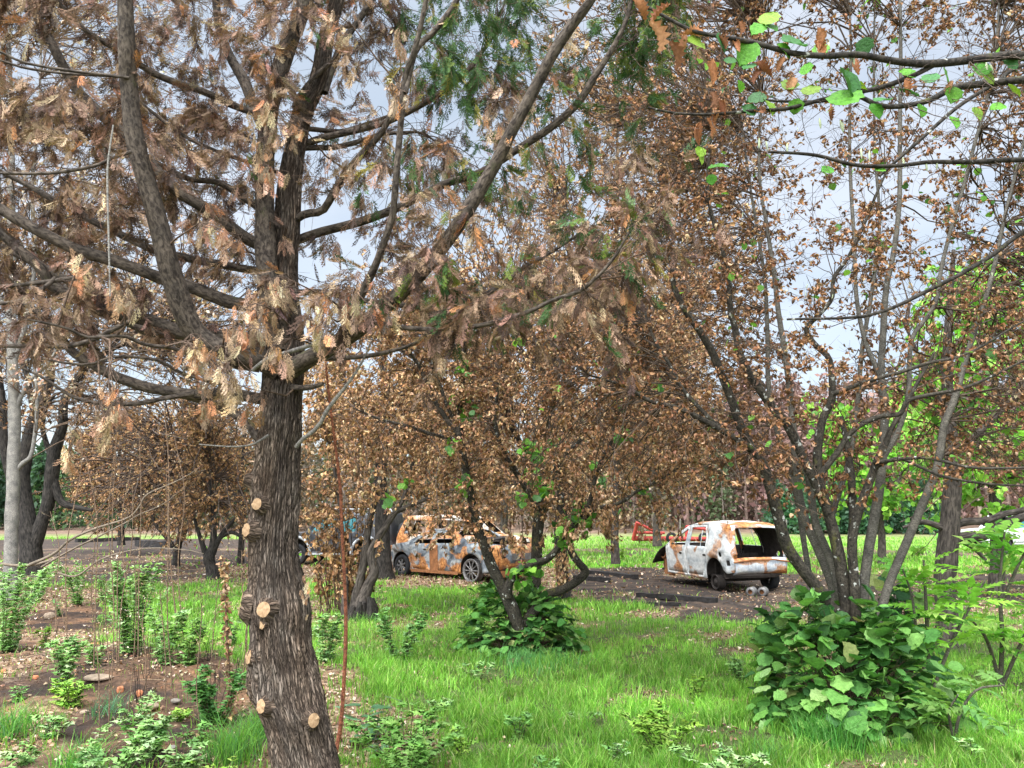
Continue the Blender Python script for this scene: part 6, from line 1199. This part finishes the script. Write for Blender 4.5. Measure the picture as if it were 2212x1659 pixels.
# red and white engine between the four-wheel drive and the wagon
g0 = np.array([P(868, 1200, 27.0)[0], 27.0, 0]); en = thing('pump_engine', g0, 'small red engine with white tank and grey box between the dark vehicle and the wagon', 'engine')
mb = MB(); box(mb, g0 + [0, 0, .62], (.8, .5, .36), jit=.03); mb.build('engine_block', M['red_paint'], en, smooth=False)
mb = MB(); box(mb, g0 + [-.1, 0, .98], (.7, .45, .34), jit=.02); mb.build('grey_casing', M['grey_plastic'], en, smooth=False)
mb = MB(); lathe_y(mb, g0 + [-.62, 0, .85], [(-.3, .02), (-.3, .24), (.3, .24), (.3, .02)], 18); mb.build('tank', M['whiteute'], en)
mb = MB(); box(mb, g0 + [-.2, 0, .38], (1.9, .9, .08)); [tube(mb, [g0 + [a, b, 0], g0 + [a, b, .38]], .05, 6) for a in (-.9, .5) for b in (-.35, .35)]; mb.build('stand', M['soot'], en, smooth=False)
# ---- timbers, cans -----------------------------------------------------------------
def timber(label, a, b, w, h, mt='char', cat='timber', nm='charred_beam', r=np.random.default_rng(5)):
    A, B_ = G(*a), G(*b); o = thing(nm, (A + B_) / 2, label, cat); n = 14; t = np.linspace(0, 1, n)[:, None]; p_ = A * (1 - t) + B_ * t + [0, 0, h * .45]; p_[:, 2] += r.normal(size=n) * .006
    d = norm(B_ - A); sd = norm(np.cross(d, [0, 0, 1])); V = []
    for q, (u, v) in enumerate(((-1, -1), (1, -1), (1, 1), (-1, 1))): V.append(p_ + sd * u * w / 2 * (1 + r.normal(size=(n, 1)) * .08) + np.array([0, 0, 1]) * v * h / 2 * (1 + r.normal(size=(n, 1)) * .10))
    V = np.stack(V, 1).reshape(-1, 3); F = [(i * 4 + j, i * 4 + (j + 1) % 4, i * 4 + 4 + (j + 1) % 4, i * 4 + 4 + j) for i in range(n - 1) for j in range(4)] + [(0, 3, 2, 1), ((n - 1) * 4, (n - 1) * 4 + 1, (n - 1) * 4 + 2, (n - 1) * 4 + 3)]
    MB().add(V, F).build('wood', M[mt], o, smooth=False); return o
timber('upper of two charred beams on the ash ground between the middle hazel and hatchback', (1262, 1240), (1374, 1252), .20, .13)
timber('lower charred beam with leaves against it, just below the other beam', (1240, 1252), (1318, 1258), .18, .12)
timber('long low charred beam on the ash in front of the hatchback', (1378, 1290), (1548, 1302), .16, .10)
timber('thin charred rail lying on the ash at the edge of the grass', (1368, 1306), (1470, 1309), .09, .06)
timber('black charred log on the burnt soil at the left, right of the leaning trunks', (165, 1172), (300, 1168), .35, .25)
timber('charred log lying on the burnt soil behind the fallen branches', (300, 1180), (365, 1184), .45, .35)
for px, lb in ((1618, 'left one of two burnt metal cans on the ash under the hatchback tail'), (1643, 'right one of two burnt metal cans on the ash under the hatchback tail')):
    g0 = G(px + 3, 1289); o = thing('metal_can', g0, lb, 'can'); a = np.linspace(0, 2 * np.pi, 22, endpoint=False); ax = norm(np.array([.55, .83, 0])); sx_ = np.array([ax[1], -ax[0], 0]); V = []
    prof = [(0, .05), (0, .095), (.015, .10), (.20, .095), (.215, .10), (.23, .09), (.23, .001)]
    for y, r0 in prof: V.append(g0 + [0, 0, .1] + ax * y + r0 * (np.cos(a)[:, None] * sx_ + np.sin(a)[:, None] * np.array([0, 0, 1])))
    V = np.concatenate(V); F = [(i * 22 + j, i * 22 + (j + 1) % 22, i * 22 + 22 + (j + 1) % 22, i * 22 + 22 + j) for i in range(len(prof) - 1) for j in range(22)]
    MB().add(V, F).build('can_wall', M['alloy'], o)
    MB().add(np.concatenate([g0 + [0, 0, .1] + ax * .06 + .094 * (np.cos(a)[:, None] * sx_ + np.sin(a)[:, None] * np.array([0, 0, 1])), [g0 + [0, 0, .1] + ax * .06]]), [(i, (i + 1) % 22, 22) for i in range(22)]).build('inside', M['rust'], o)
# ================================================================ WEEDS, STALKS, STONES
rw_ = np.random.default_rng(91)
def lobed(seed):
    r = np.random.default_rng(seed); pts = [(0, 0)]; tips = [(-.52, .22), (-.42, .62), (0, 1.0), (.42, .62), (.52, .22)]; notch = [(-.26, .36), (-.15, .58), (.15, .58), (.26, .36)]
    ring = []
    for i, t in enumerate(tips): ring.append(t); i < 4 and ring.append(notch[i])
    V = [(0, 0, 0), (0, .38, .03)] + [(a * r.uniform(.85, 1.1), b * r.uniform(.9, 1.05), r.uniform(-.08, .04) - .12 * abs(a)) for a, b in ring]
    F = [(0, 2 + i, 2 + i + 1) if i in (0,) else (1, 2 + i, 2 + i + 1) for i in range(8)] + [(0, 1, 3), (0, 10, 9), (0, 9, 1)]
    return np.array(V, float), np.array(F)
LOB = [lobed(i) for i in range(6)]
WC = [(.25, .44, .13), (.33, .54, .17), (.17, .34, .10), (.42, .56, .27)]; LIMEW = [(.30, .50, .07), (.36, .52, .10), (.22, .42, .06)]
def weed(label, px, py, wpx, hpx, cols=WC, stems=7, dens=1.0, tpl=LOB, size=(.045, .10), cat='weed', name='weed', group=None, flop=.3):
    g0 = G(px, py); Y = g0[1]; k = mperpx(Y); w, h = wpx * k, hpx * k; t = thing(name, g0, label, cat, group); S = []
    for i in range(stems):
        a = rw_.uniform(0, 6.28); b = g0 + np.array([math.cos(a), math.sin(a), 0]) * w * .16 * rw_.random(); b[2] = gh(b[0], b[1]) - .01
        tp_ = b + np.array([math.cos(a) * w * .62 * rw_.uniform(.3, 1), math.sin(a) * w * .62 * rw_.uniform(.3, 1), h * rw_.uniform(.65, 1)]); m_ = (b + tp_) / 2 + [0, 0, h * .08]
        S.append([b, b * .6 + m_ * .4, m_, m_ * .4 + tp_ * .6, tp_])
    S = np.array(S); mb = MB(); tubes(mb, S, np.tile([.0038, .0034, .003, .0022, .0012], (stems, 1)), 5, (.40, .42, .28)); mb.build('stems', M['twig'], t)
    n = int(stems * max(14, h / .012) * dens * .85); q, tg = along(S, n, rw_, .05); az = rw_.uniform(0, 6.28, n); d = norm(np.stack([np.cos(az), np.sin(az), rw_.uniform(-.35, .45, n)], -1)); up = norm(rdirs(n, rw_) * .35 + [0, 0, 1])
    mb = MB(); scatter(mb, tpl, q, d, up, rw_.uniform(*size, n), pal(n, cols, None, .14, rw_), rw_); mb.build('leaves', M['leaf_green'], t); return t
W_ = [
 ('tall bushy weed clump at the far left edge, below the pale trunk', 8, 1412, 120, 190, WC, 14), ('weed clump around the foot of the pale trunk at the left', 70, 1300, 100, 90, WC, 10),
 ('round weed with dark base left of the two blackened sticks', 172, 1308, 62, 95, WC, 9), ('tallest leafy weed clump in the middle of the left soil', 285, 1412, 110, 185, WC, 16),
 ('spindly weed on the soil with burnt sticks among its leaves', 142, 1475, 62, 120, WC, 7), ('low lime-green weed on the bare soil at the left', 148, 1525, 62, 60, LIMEW, 8), ('small round weed beside the orange stones', 208, 1430, 42, 42, WC, 5),
 ('loose pale weed right of the tallest weed clump', 352, 1432, 70, 110, WC, 7), ('slender pale weed nearer the bright green grass, left of the conifer', 400, 1440, 74, 105, [(.24, .42, .10), (.18, .34, .09)], 7),
 ('compact dark green weed just left of the conifer trunk', 463, 1560, 95, 110, [(.11, .27, .07), (.15, .34, .08)], 11), ('low weed on the soil below the compact dark weed', 318, 1630, 90, 90, WC, 8), ('weed patch at the bottom edge left of the conifer', 240, 1690, 150, 90, WC, 12),
 ('bright weed at the bottom edge close to the conifer trunk', 395, 1680, 90, 70, WC, 8), ('pale feathery weed in the grass right of the red-brown stem', 862, 1432, 84, 115, [(.20, .40, .11), (.16, .34, .09), (.26, .44, .16)], 9),
 ('weed in the grass between the conifer and the red-brown stem', 700, 1432, 66, 105, WC, 8), ('wide light green weed patch at the bottom edge, right of the conifer', 880, 1680, 200, 120, [(.26, .46, .11), (.20, .40, .09)], 18),
 ('lime-green maple-leaved weed at the bottom centre', 1440, 1640, 130, 110, LIMEW, 12), ('light weed at the bottom edge left of the big bush', 1560, 1690, 150, 70, WC, 11), ('tiny bright bush on the grass strip left of the hatchback', 1346, 1214, 20, 32, LIMEW, 6),
 ('weed tuft under the big bush, at the left of its base', 1600, 1480, 50, 60, [(.20, .36, .10)], 5), ('green weed in front of the burnt ground at left', 225, 1300, 50, 60, WC, 6), ('weed against the bottom of the left edge', 20, 1700, 90, 60, WC, 6),
 ('thin weed behind the conifer beside the dry grass', 500, 1400, 40, 70, [(.22, .36, .12)], 4), ('faint weed just below the middle hazel bush', 1030, 1470, 60, 40, WC, 4)]
for a in W_: weed(*a)
DOCK = [round_leaf(30 + i) for i in range(3)]
for i, (px, py) in enumerate([(40, 1510), (95, 1400), (330, 1340), (260, 1360), (110, 1600), (200, 1640), (420, 1600), (380, 1560), (300, 1560), (60, 1650), (520, 1480), (450, 1400), (200, 1345), (130, 1330), (480, 1690), (1000, 1640), (1120, 1600), (1250, 1560), (950, 1540), (1180, 1690), (1330, 1650), (1500, 1520), (2180, 1600), (2100, 1660)]):
    k = rw_.integers(0, 4); w, h = rw_.uniform(25, 80), rw_.uniform(22, 75)
    if k == 3: weed('low broad-leaved seedling scattered through the grass and soil', px, py, w, h * .6, [(.16, .34, .10), (.24, .42, .12)], 5, .5, DOCK, (.03, .07), 'weed', 'weed', 'small seedlings in the foreground')
    else: weed('low lobed-leaved seedling scattered through the grass and soil', px, py, w, h, [WC, LIMEW, [(.20, .40, .10), (.14, .30, .08)]][k], int(rw_.integers(3, 8)), .9, LOB, (.03, .085), 'weed', 'weed', 'small lobed seedlings in the foreground')
DOCK = [round_leaf(30 + i) for i in range(3)]
weed('blue-green broad-leaved dock beside the conifer foot', 800, 1610, 110, 90, [(.16, .30, .16), (.12, .25, .12)], 6, .16, DOCK, (.09, .16), 'weed', 'dock_plant')
# long grass tufts
def tuft(label, px, py, wpx, hpx, n, cols, name='grass_tuft'):
    g0 = G(px, py); k = mperpx(g0[1]); x = g0[0] + rw_.normal(size=n) * wpx * k * .28; y = g0[1] + rw_.normal(size=n) * wpx * k * .28
    mb = MB(); grass_blades(mb, x, y, rw_.uniform(.5, 1.1, n) * hpx * k, rw_.uniform(.004, .008, n), pal(n, cols, None, .15, rw_), .7, rw_); return mb.build(name, M['grass'], origin=g0, label=label, cat='grass tuft')
TG = [(.12, .30, .05), (.18, .38, .06), (.08, .22, .06)]
for a in [('long grass tuft at the lower left corner', 20, 1590, 90, 80, 260, TG), ('grass tuft on the bottom edge among the left weeds', 160, 1680, 90, 90, 260, TG), ('blue-green tuft with arching blades on the open soil', 232, 1540, 60, 55, 90, [(.10, .22, .11)]),
          ('thick fresh grass tuft left of the conifer foot', 500, 1640, 120, 95, 420, TG), ('grass tuft against the left side of the conifer foot', 560, 1600, 60, 80, 240, TG), ('long dark grass clump at the right of the big bush', 1800, 1615, 120, 100, 520, [(.07, .24, .04), (.11, .30, .05)]), ('arching grass tuft under the front of the big bush', 1660, 1650, 70, 60, 160, TG),
          ('long bluish grass fringe below the middle bush', 1150, 1440, 190, 45, 520, [(.09, .26, .07), (.13, .32, .08)]), ('tuft of long grass at the foot of the small burnt tree', 800, 1345, 90, 26, 260, TG), ('grass tuft on the soil below the spindly weed', 130, 1560, 36, 30, 60, TG), ('grass tuft by the dark weed in front of the soil', 440, 1500, 40, 40, 70, [(.12, .25, .1)])]: tuft(*a)
# dry stalks
def stalk(label, tr, depth, matl='twig', C=(.75, .62, .48), name='dead_stalk', group=None, cat='stalk', flecks=0, side=0):
    p_, rr = limb_pts(WD(tr, (depth, depth))); b = p_[0].copy(); o = thing(name, b, label, cat, group); mb = MB(); tube(mb, p_, rr, 6, C, .05); mb.build('stem', M[matl], o)
    if side:
        q, tg = along(p_[None], side, rw_, .4); d = norm(tg * .7 + rdirs(side, rw_) * .7); L = rw_.uniform(.08, .3, side)[:, None]; SS = np.stack([q, q + d * L * .5, q + d * L + [0, 0, .01]], 1); mb = MB(); tubes(mb, SS, np.tile([.0016, .0012, .0008], (side, 1)), 4, C); mb.build('side_twigs', M[matl], o)
        if flecks:
            q, tg = along(SS, flecks, rw_, .5); mb = MB(); scatter(mb, DIA, q, rdirs(flecks, rw_), rdirs(flecks, rw_), rw_.uniform(.012, .026, flecks), pal(flecks, [(.7, .62, .5), (.55, .42, .28), (.4, .28, .17)], None, .1, rw_), rw_); mb.build('seed_heads', M['leaf_dry'], o)
    return o
stalk('single red-brown upright stem rising through the grass just right of the conifer trunk', [(724, 1720, 9), (725, 1633, 9), (735, 1573, 9), (742, 1489, 8), (747, 1373, 8), (745, 1273, 7), (737, 1106, 7), (736, 1066, 7), (726, 975, 6), (712, 865, 5), (703, 780, 4), (700, 740, 3)], 4.6, C=(1.1, .50, .32), name='stem')
for i in range(22):
    bx = rw_.uniform(90, 560); by = rw_.uniform(1330, 1600); g0 = G(bx, by); h = rw_.uniform(180, 560); lean = rw_.normal() * 26
    tr = [(bx, by + 4, rw_.uniform(2.2, 3.8)), (bx + lean * .2 + rw_.normal() * 7, by - h * .35, 2.4), (bx + lean * .6 + rw_.normal() * 10, by - h * .7, 1.9), (bx + lean, by - h, 1.5)]
    stalk('thin dry tan stalk standing among the weeds on the left soil', tr, g0[1], group='dry weed stalks on the left soil', flecks=14, side=6)
for lb, tr, dp in (('longest bleached fallen branch, arching up to the right over the burnt soil', [(60, 1222, 12), (115, 1197, 10), (152, 1166, 9), (208, 1141, 8), (276, 1119, 7), (300, 1095, 6), (318, 1068, 5), (367, 1046, 4), (400, 1030, 3), (428, 1012, 2)], 11.5),
                   ('second pale fallen branch, lying parallel just under the longest one', [(90, 1225, 8), (150, 1190, 7), (215, 1158, 6), (270, 1130, 5), (300, 1112, 4), (350, 1090, 3), (390, 1060, 2)], 11.7),
                   ('low bowed pale branch touching the ground below the other fallen branches', [(125, 1238, 7), (165, 1244, 6), (215, 1210, 6), (270, 1192, 5), (330, 1184, 4), (400, 1188, 3), (440, 1196, 2)], 11.2),
                   ('dark curved fallen branch running left from the pale trunk foot', [(-20, 1215, 9), (40, 1222, 10), (85, 1217, 9), (125, 1205, 7)], 12.0)):
    stalk(lb, [(a, b, c * .6) for a, b, c in tr], dp, 'poplar_bark', (.42, .36, .30), 'fallen_branch', cat='branch', side=22)
for px, py, h, lb in ((290, 1328, 75, 'left of two thin blackened upright sticks on the soil'), (300, 1330, 80, 'right of two thin blackened upright sticks on the soil')): stalk(lb, [(px, py, 4), (px + 1, py - h * .5, 3), (px + 3, py - h, 2)], G(px, py)[1], 'char_bark', (.5, .5, .5), 'burnt_stick', cat='stick')
r5 = np.random.default_rng(77)
for i in range(16):
    px, py = r5.uniform(60, 560), r5.uniform(1340, 1600); n = 5; g0 = G(px, py); o = thing('burnt_stubble', g0, 'cluster of thin black burnt twigs poking from the left soil', 'twigs', 'burnt twig clusters on the left soil'); b = g0 + np.stack([r5.normal(size=n) * .03, r5.normal(size=n) * .03, np.full(n, -.01)], -1); e = b + np.stack([r5.normal(size=n) * .05, r5.normal(size=n) * .05, r5.uniform(.08, .35, n)], -1)
    mb = MB(); tubes(mb, np.stack([b, (b + e) / 2, e], 1), np.tile([.0035, .003, .0015], (n, 1)), 5, (.5, .45, .4)); mb.build('sticks', M['char_bark'], o)
# sticks lying flat on the soil
n = 500; x = r5.uniform(-6.5, -.3, n); y = r5.uniform(5.2, 10, n); g, c, l, d = masks(x, y); k = d > .4; x, y = x[k], y[k]; n = len(x); a = r5.uniform(0, 6.28, n); L = r5.uniform(.06, .4, n)[:, None]; z0 = gh(x, y) + .02
b = np.stack([x, y, z0], -1); dd = np.stack([np.cos(a), np.sin(a), r5.normal(size=n) * .06], -1); mb = MB(); tubes(mb, np.stack([b, b + dd * L * .5 + rdirs(n, r5) * .01, b + dd * L], 1), r5.uniform(.0015, .005, (n, 1)) * np.array([1, .9, .6]), 5, pal(n, [(.5, .42, .35), (.85, .72, .58), (.2, .17, .15)], None, .2, r5)); mb.build('fallen_twigs', M['twig'], kind='stuff', label='small dry twigs strewn over the bare soil', cat='twigs')
# stones and broken bricks
def rock(px, py, w, h, col, label, nm='stone', cat='stone', sd=0, sq=0.0):
    g0 = G(px, py); k = mperpx(g0[1]); import bmesh; bm = bmesh.new(); bmesh.ops.create_icosphere(bm, subdivisions=3, radius=1); V = np.array([v.co[:] for v in bm.verts]); F = np.array([[v.index for v in f.verts] for f in bm.faces]); bm.free()
    if sq: V = np.sign(V) * np.abs(V) ** (1 - sq); V = V * .85
    V = V * (1 + .45 * (fbm(V[:, 0] * 1.3 + 7 + sd, V[:, 1] * 1.3 + 3, V[:, 2] * 1.3, sd) - .5))[:, None]; V = V * np.array([w * k / 2, w * k * .4, h * k / 2]); a = sd * 1.3; V = V @ np.array([[math.cos(a), -math.sin(a), 0], [math.sin(a), math.cos(a), 0], [0, 0, 1]]).T
    return MB().add(V + g0 + [0, 0, h * k * .25], F, col).build(nm, col_mat(col), smooth=not sq, origin=g0, label=label, cat=cat)
_cm = {}
def col_mat(c):
    if c not in _cm: _cm[c] = plain_mat("stone_%d" % len(_cm), c, .9, 0, .4, 30, .5)
    return _cm[c]
OR, PA, GR, WH = (.40, .15, .07), (.27, .20, .14), (.17, .145, .12), (.38, .34, .30)
for a in [(203, 1402, 22, 12, OR, 'flat broken terracotta piece in the middle of the left soil', 'brick', 'brick', 1, .3), (77, 1466, 14, 10, OR, 'small orange brick lump nearest the left edge', 'brick', 'brick', 2, .3), (260, 1488, 15, 17, OR, 'left of two upright brick pieces beside the burnt clump', 'brick', 'brick', 3, .35),
          (302, 1493, 20, 17, OR, 'right of two upright brick pieces beside the burnt clump', 'brick', 'brick', 4, .35), (323, 1526, 38, 16, PA, 'largest pale stone on the left soil, just below the bricks', 'stone', 'stone', 5), (183, 1538, 20, 9, PA, 'flat pale stone alone on the bare soil', 'stone', 'stone', 6), (213, 1458, 62, 9, PA, 'long low sandy slab on the left soil', 'stone', 'stone', 7),
          (107, 1335, 24, 16, PA, 'pale rock near the left weed clump', 'stone', 'stone', 8), (6, 1454, 14, 12, OR, 'orange stone at the very left edge', 'brick', 'brick', 9, .2), (236, 1570, 18, 9, GR, 'small grey stone under the arching tuft', 'stone', 'stone', 10), (34, 1618, 16, 8, PA, 'tan stone near the lower left tuft', 'stone', 'stone', 11), (380, 1506, 20, 9, GR, 'grey-brown stone right of the bricks', 'stone', 'stone', 12), (372, 1618, 20, 10, WH, 'pale stone among the bottom weeds', 'stone', 'stone', 13)]: rock(*a)
# brown dead bush far behind
g0 = G(1315, 1168); t = thing('dead_bush', g0, 'upright feathery brown dead bush on the grass beyond the ash ground', 'bush'); n = 160; a = r5.uniform(0, 6.28, n); rr = r5.random(n) * .9; b = g0 + np.stack([np.cos(a) * .15, np.sin(a) * .15, 0 * a], -1); e = g0 + np.stack([np.cos(a) * rr, np.sin(a) * rr, r5.uniform(1.2, 2.3, n)], -1)
SS = np.stack([b, b * .55 + e * .45, e], 1); mb = MB(); tubes(mb, SS, np.tile([.02, .014, .006], (n, 1)), 4, (.6, .45, .32)); mb.build('stems', M['twig'], t); leaves(t, SS, 3200, r5, DIA, (.08, .16), [(.36, .20, .10), (.26, .15, .08)], None, name='dead_leaves', droop=-.6)
# thin posts and a wire fence beyond the cars
for i, px in enumerate((1470, 1520, 1585, 1640, 1700, 1790)):
    g0 = G(px, 1158); mb = MB(); tube(mb, [g0 - [0, 0, .1], g0 + [0, 0, .7], g0 + [.02, 0, 1.35]], .05, 7, (.5, .5, .5), .1); mb.build('fence_post', M['poplar_bark'], origin=g0, label='slim grey fence post beyond the field, in line with the others', cat='post', group='far fence posts')

g0 = G(497, 1560); t = thing('dead_stalk', g0, 'shaggy brown dead stalk clothed in withered leaves close beside the conifer trunk', 'stalk'); p_, rr = limb_pts(WD([(498, 1564, 7), (496, 1480, 6), (492, 1400, 6), (488, 1320, 5), (486, 1250, 3), (480, 1200, 2)], (g0[1], g0[1])))
mb = MB(); tube(mb, p_, rr, 6, (.6, .45, .35), .1); mb.build('stem', M['twig'], t); n = 200; q, tg = along(p_[None], n, r5, .02); mb = MB(); scatter(mb, CURLS_LO, q + rdirs(n, r5) * .012, norm(rdirs(n, r5) + [0, 0, -.5]), rdirs(n, r5), r5.uniform(.03, .07, n), pal(n, DRY, None, .2, r5), r5); mb.build('withered_leaves', M['leaf_dry'], t)
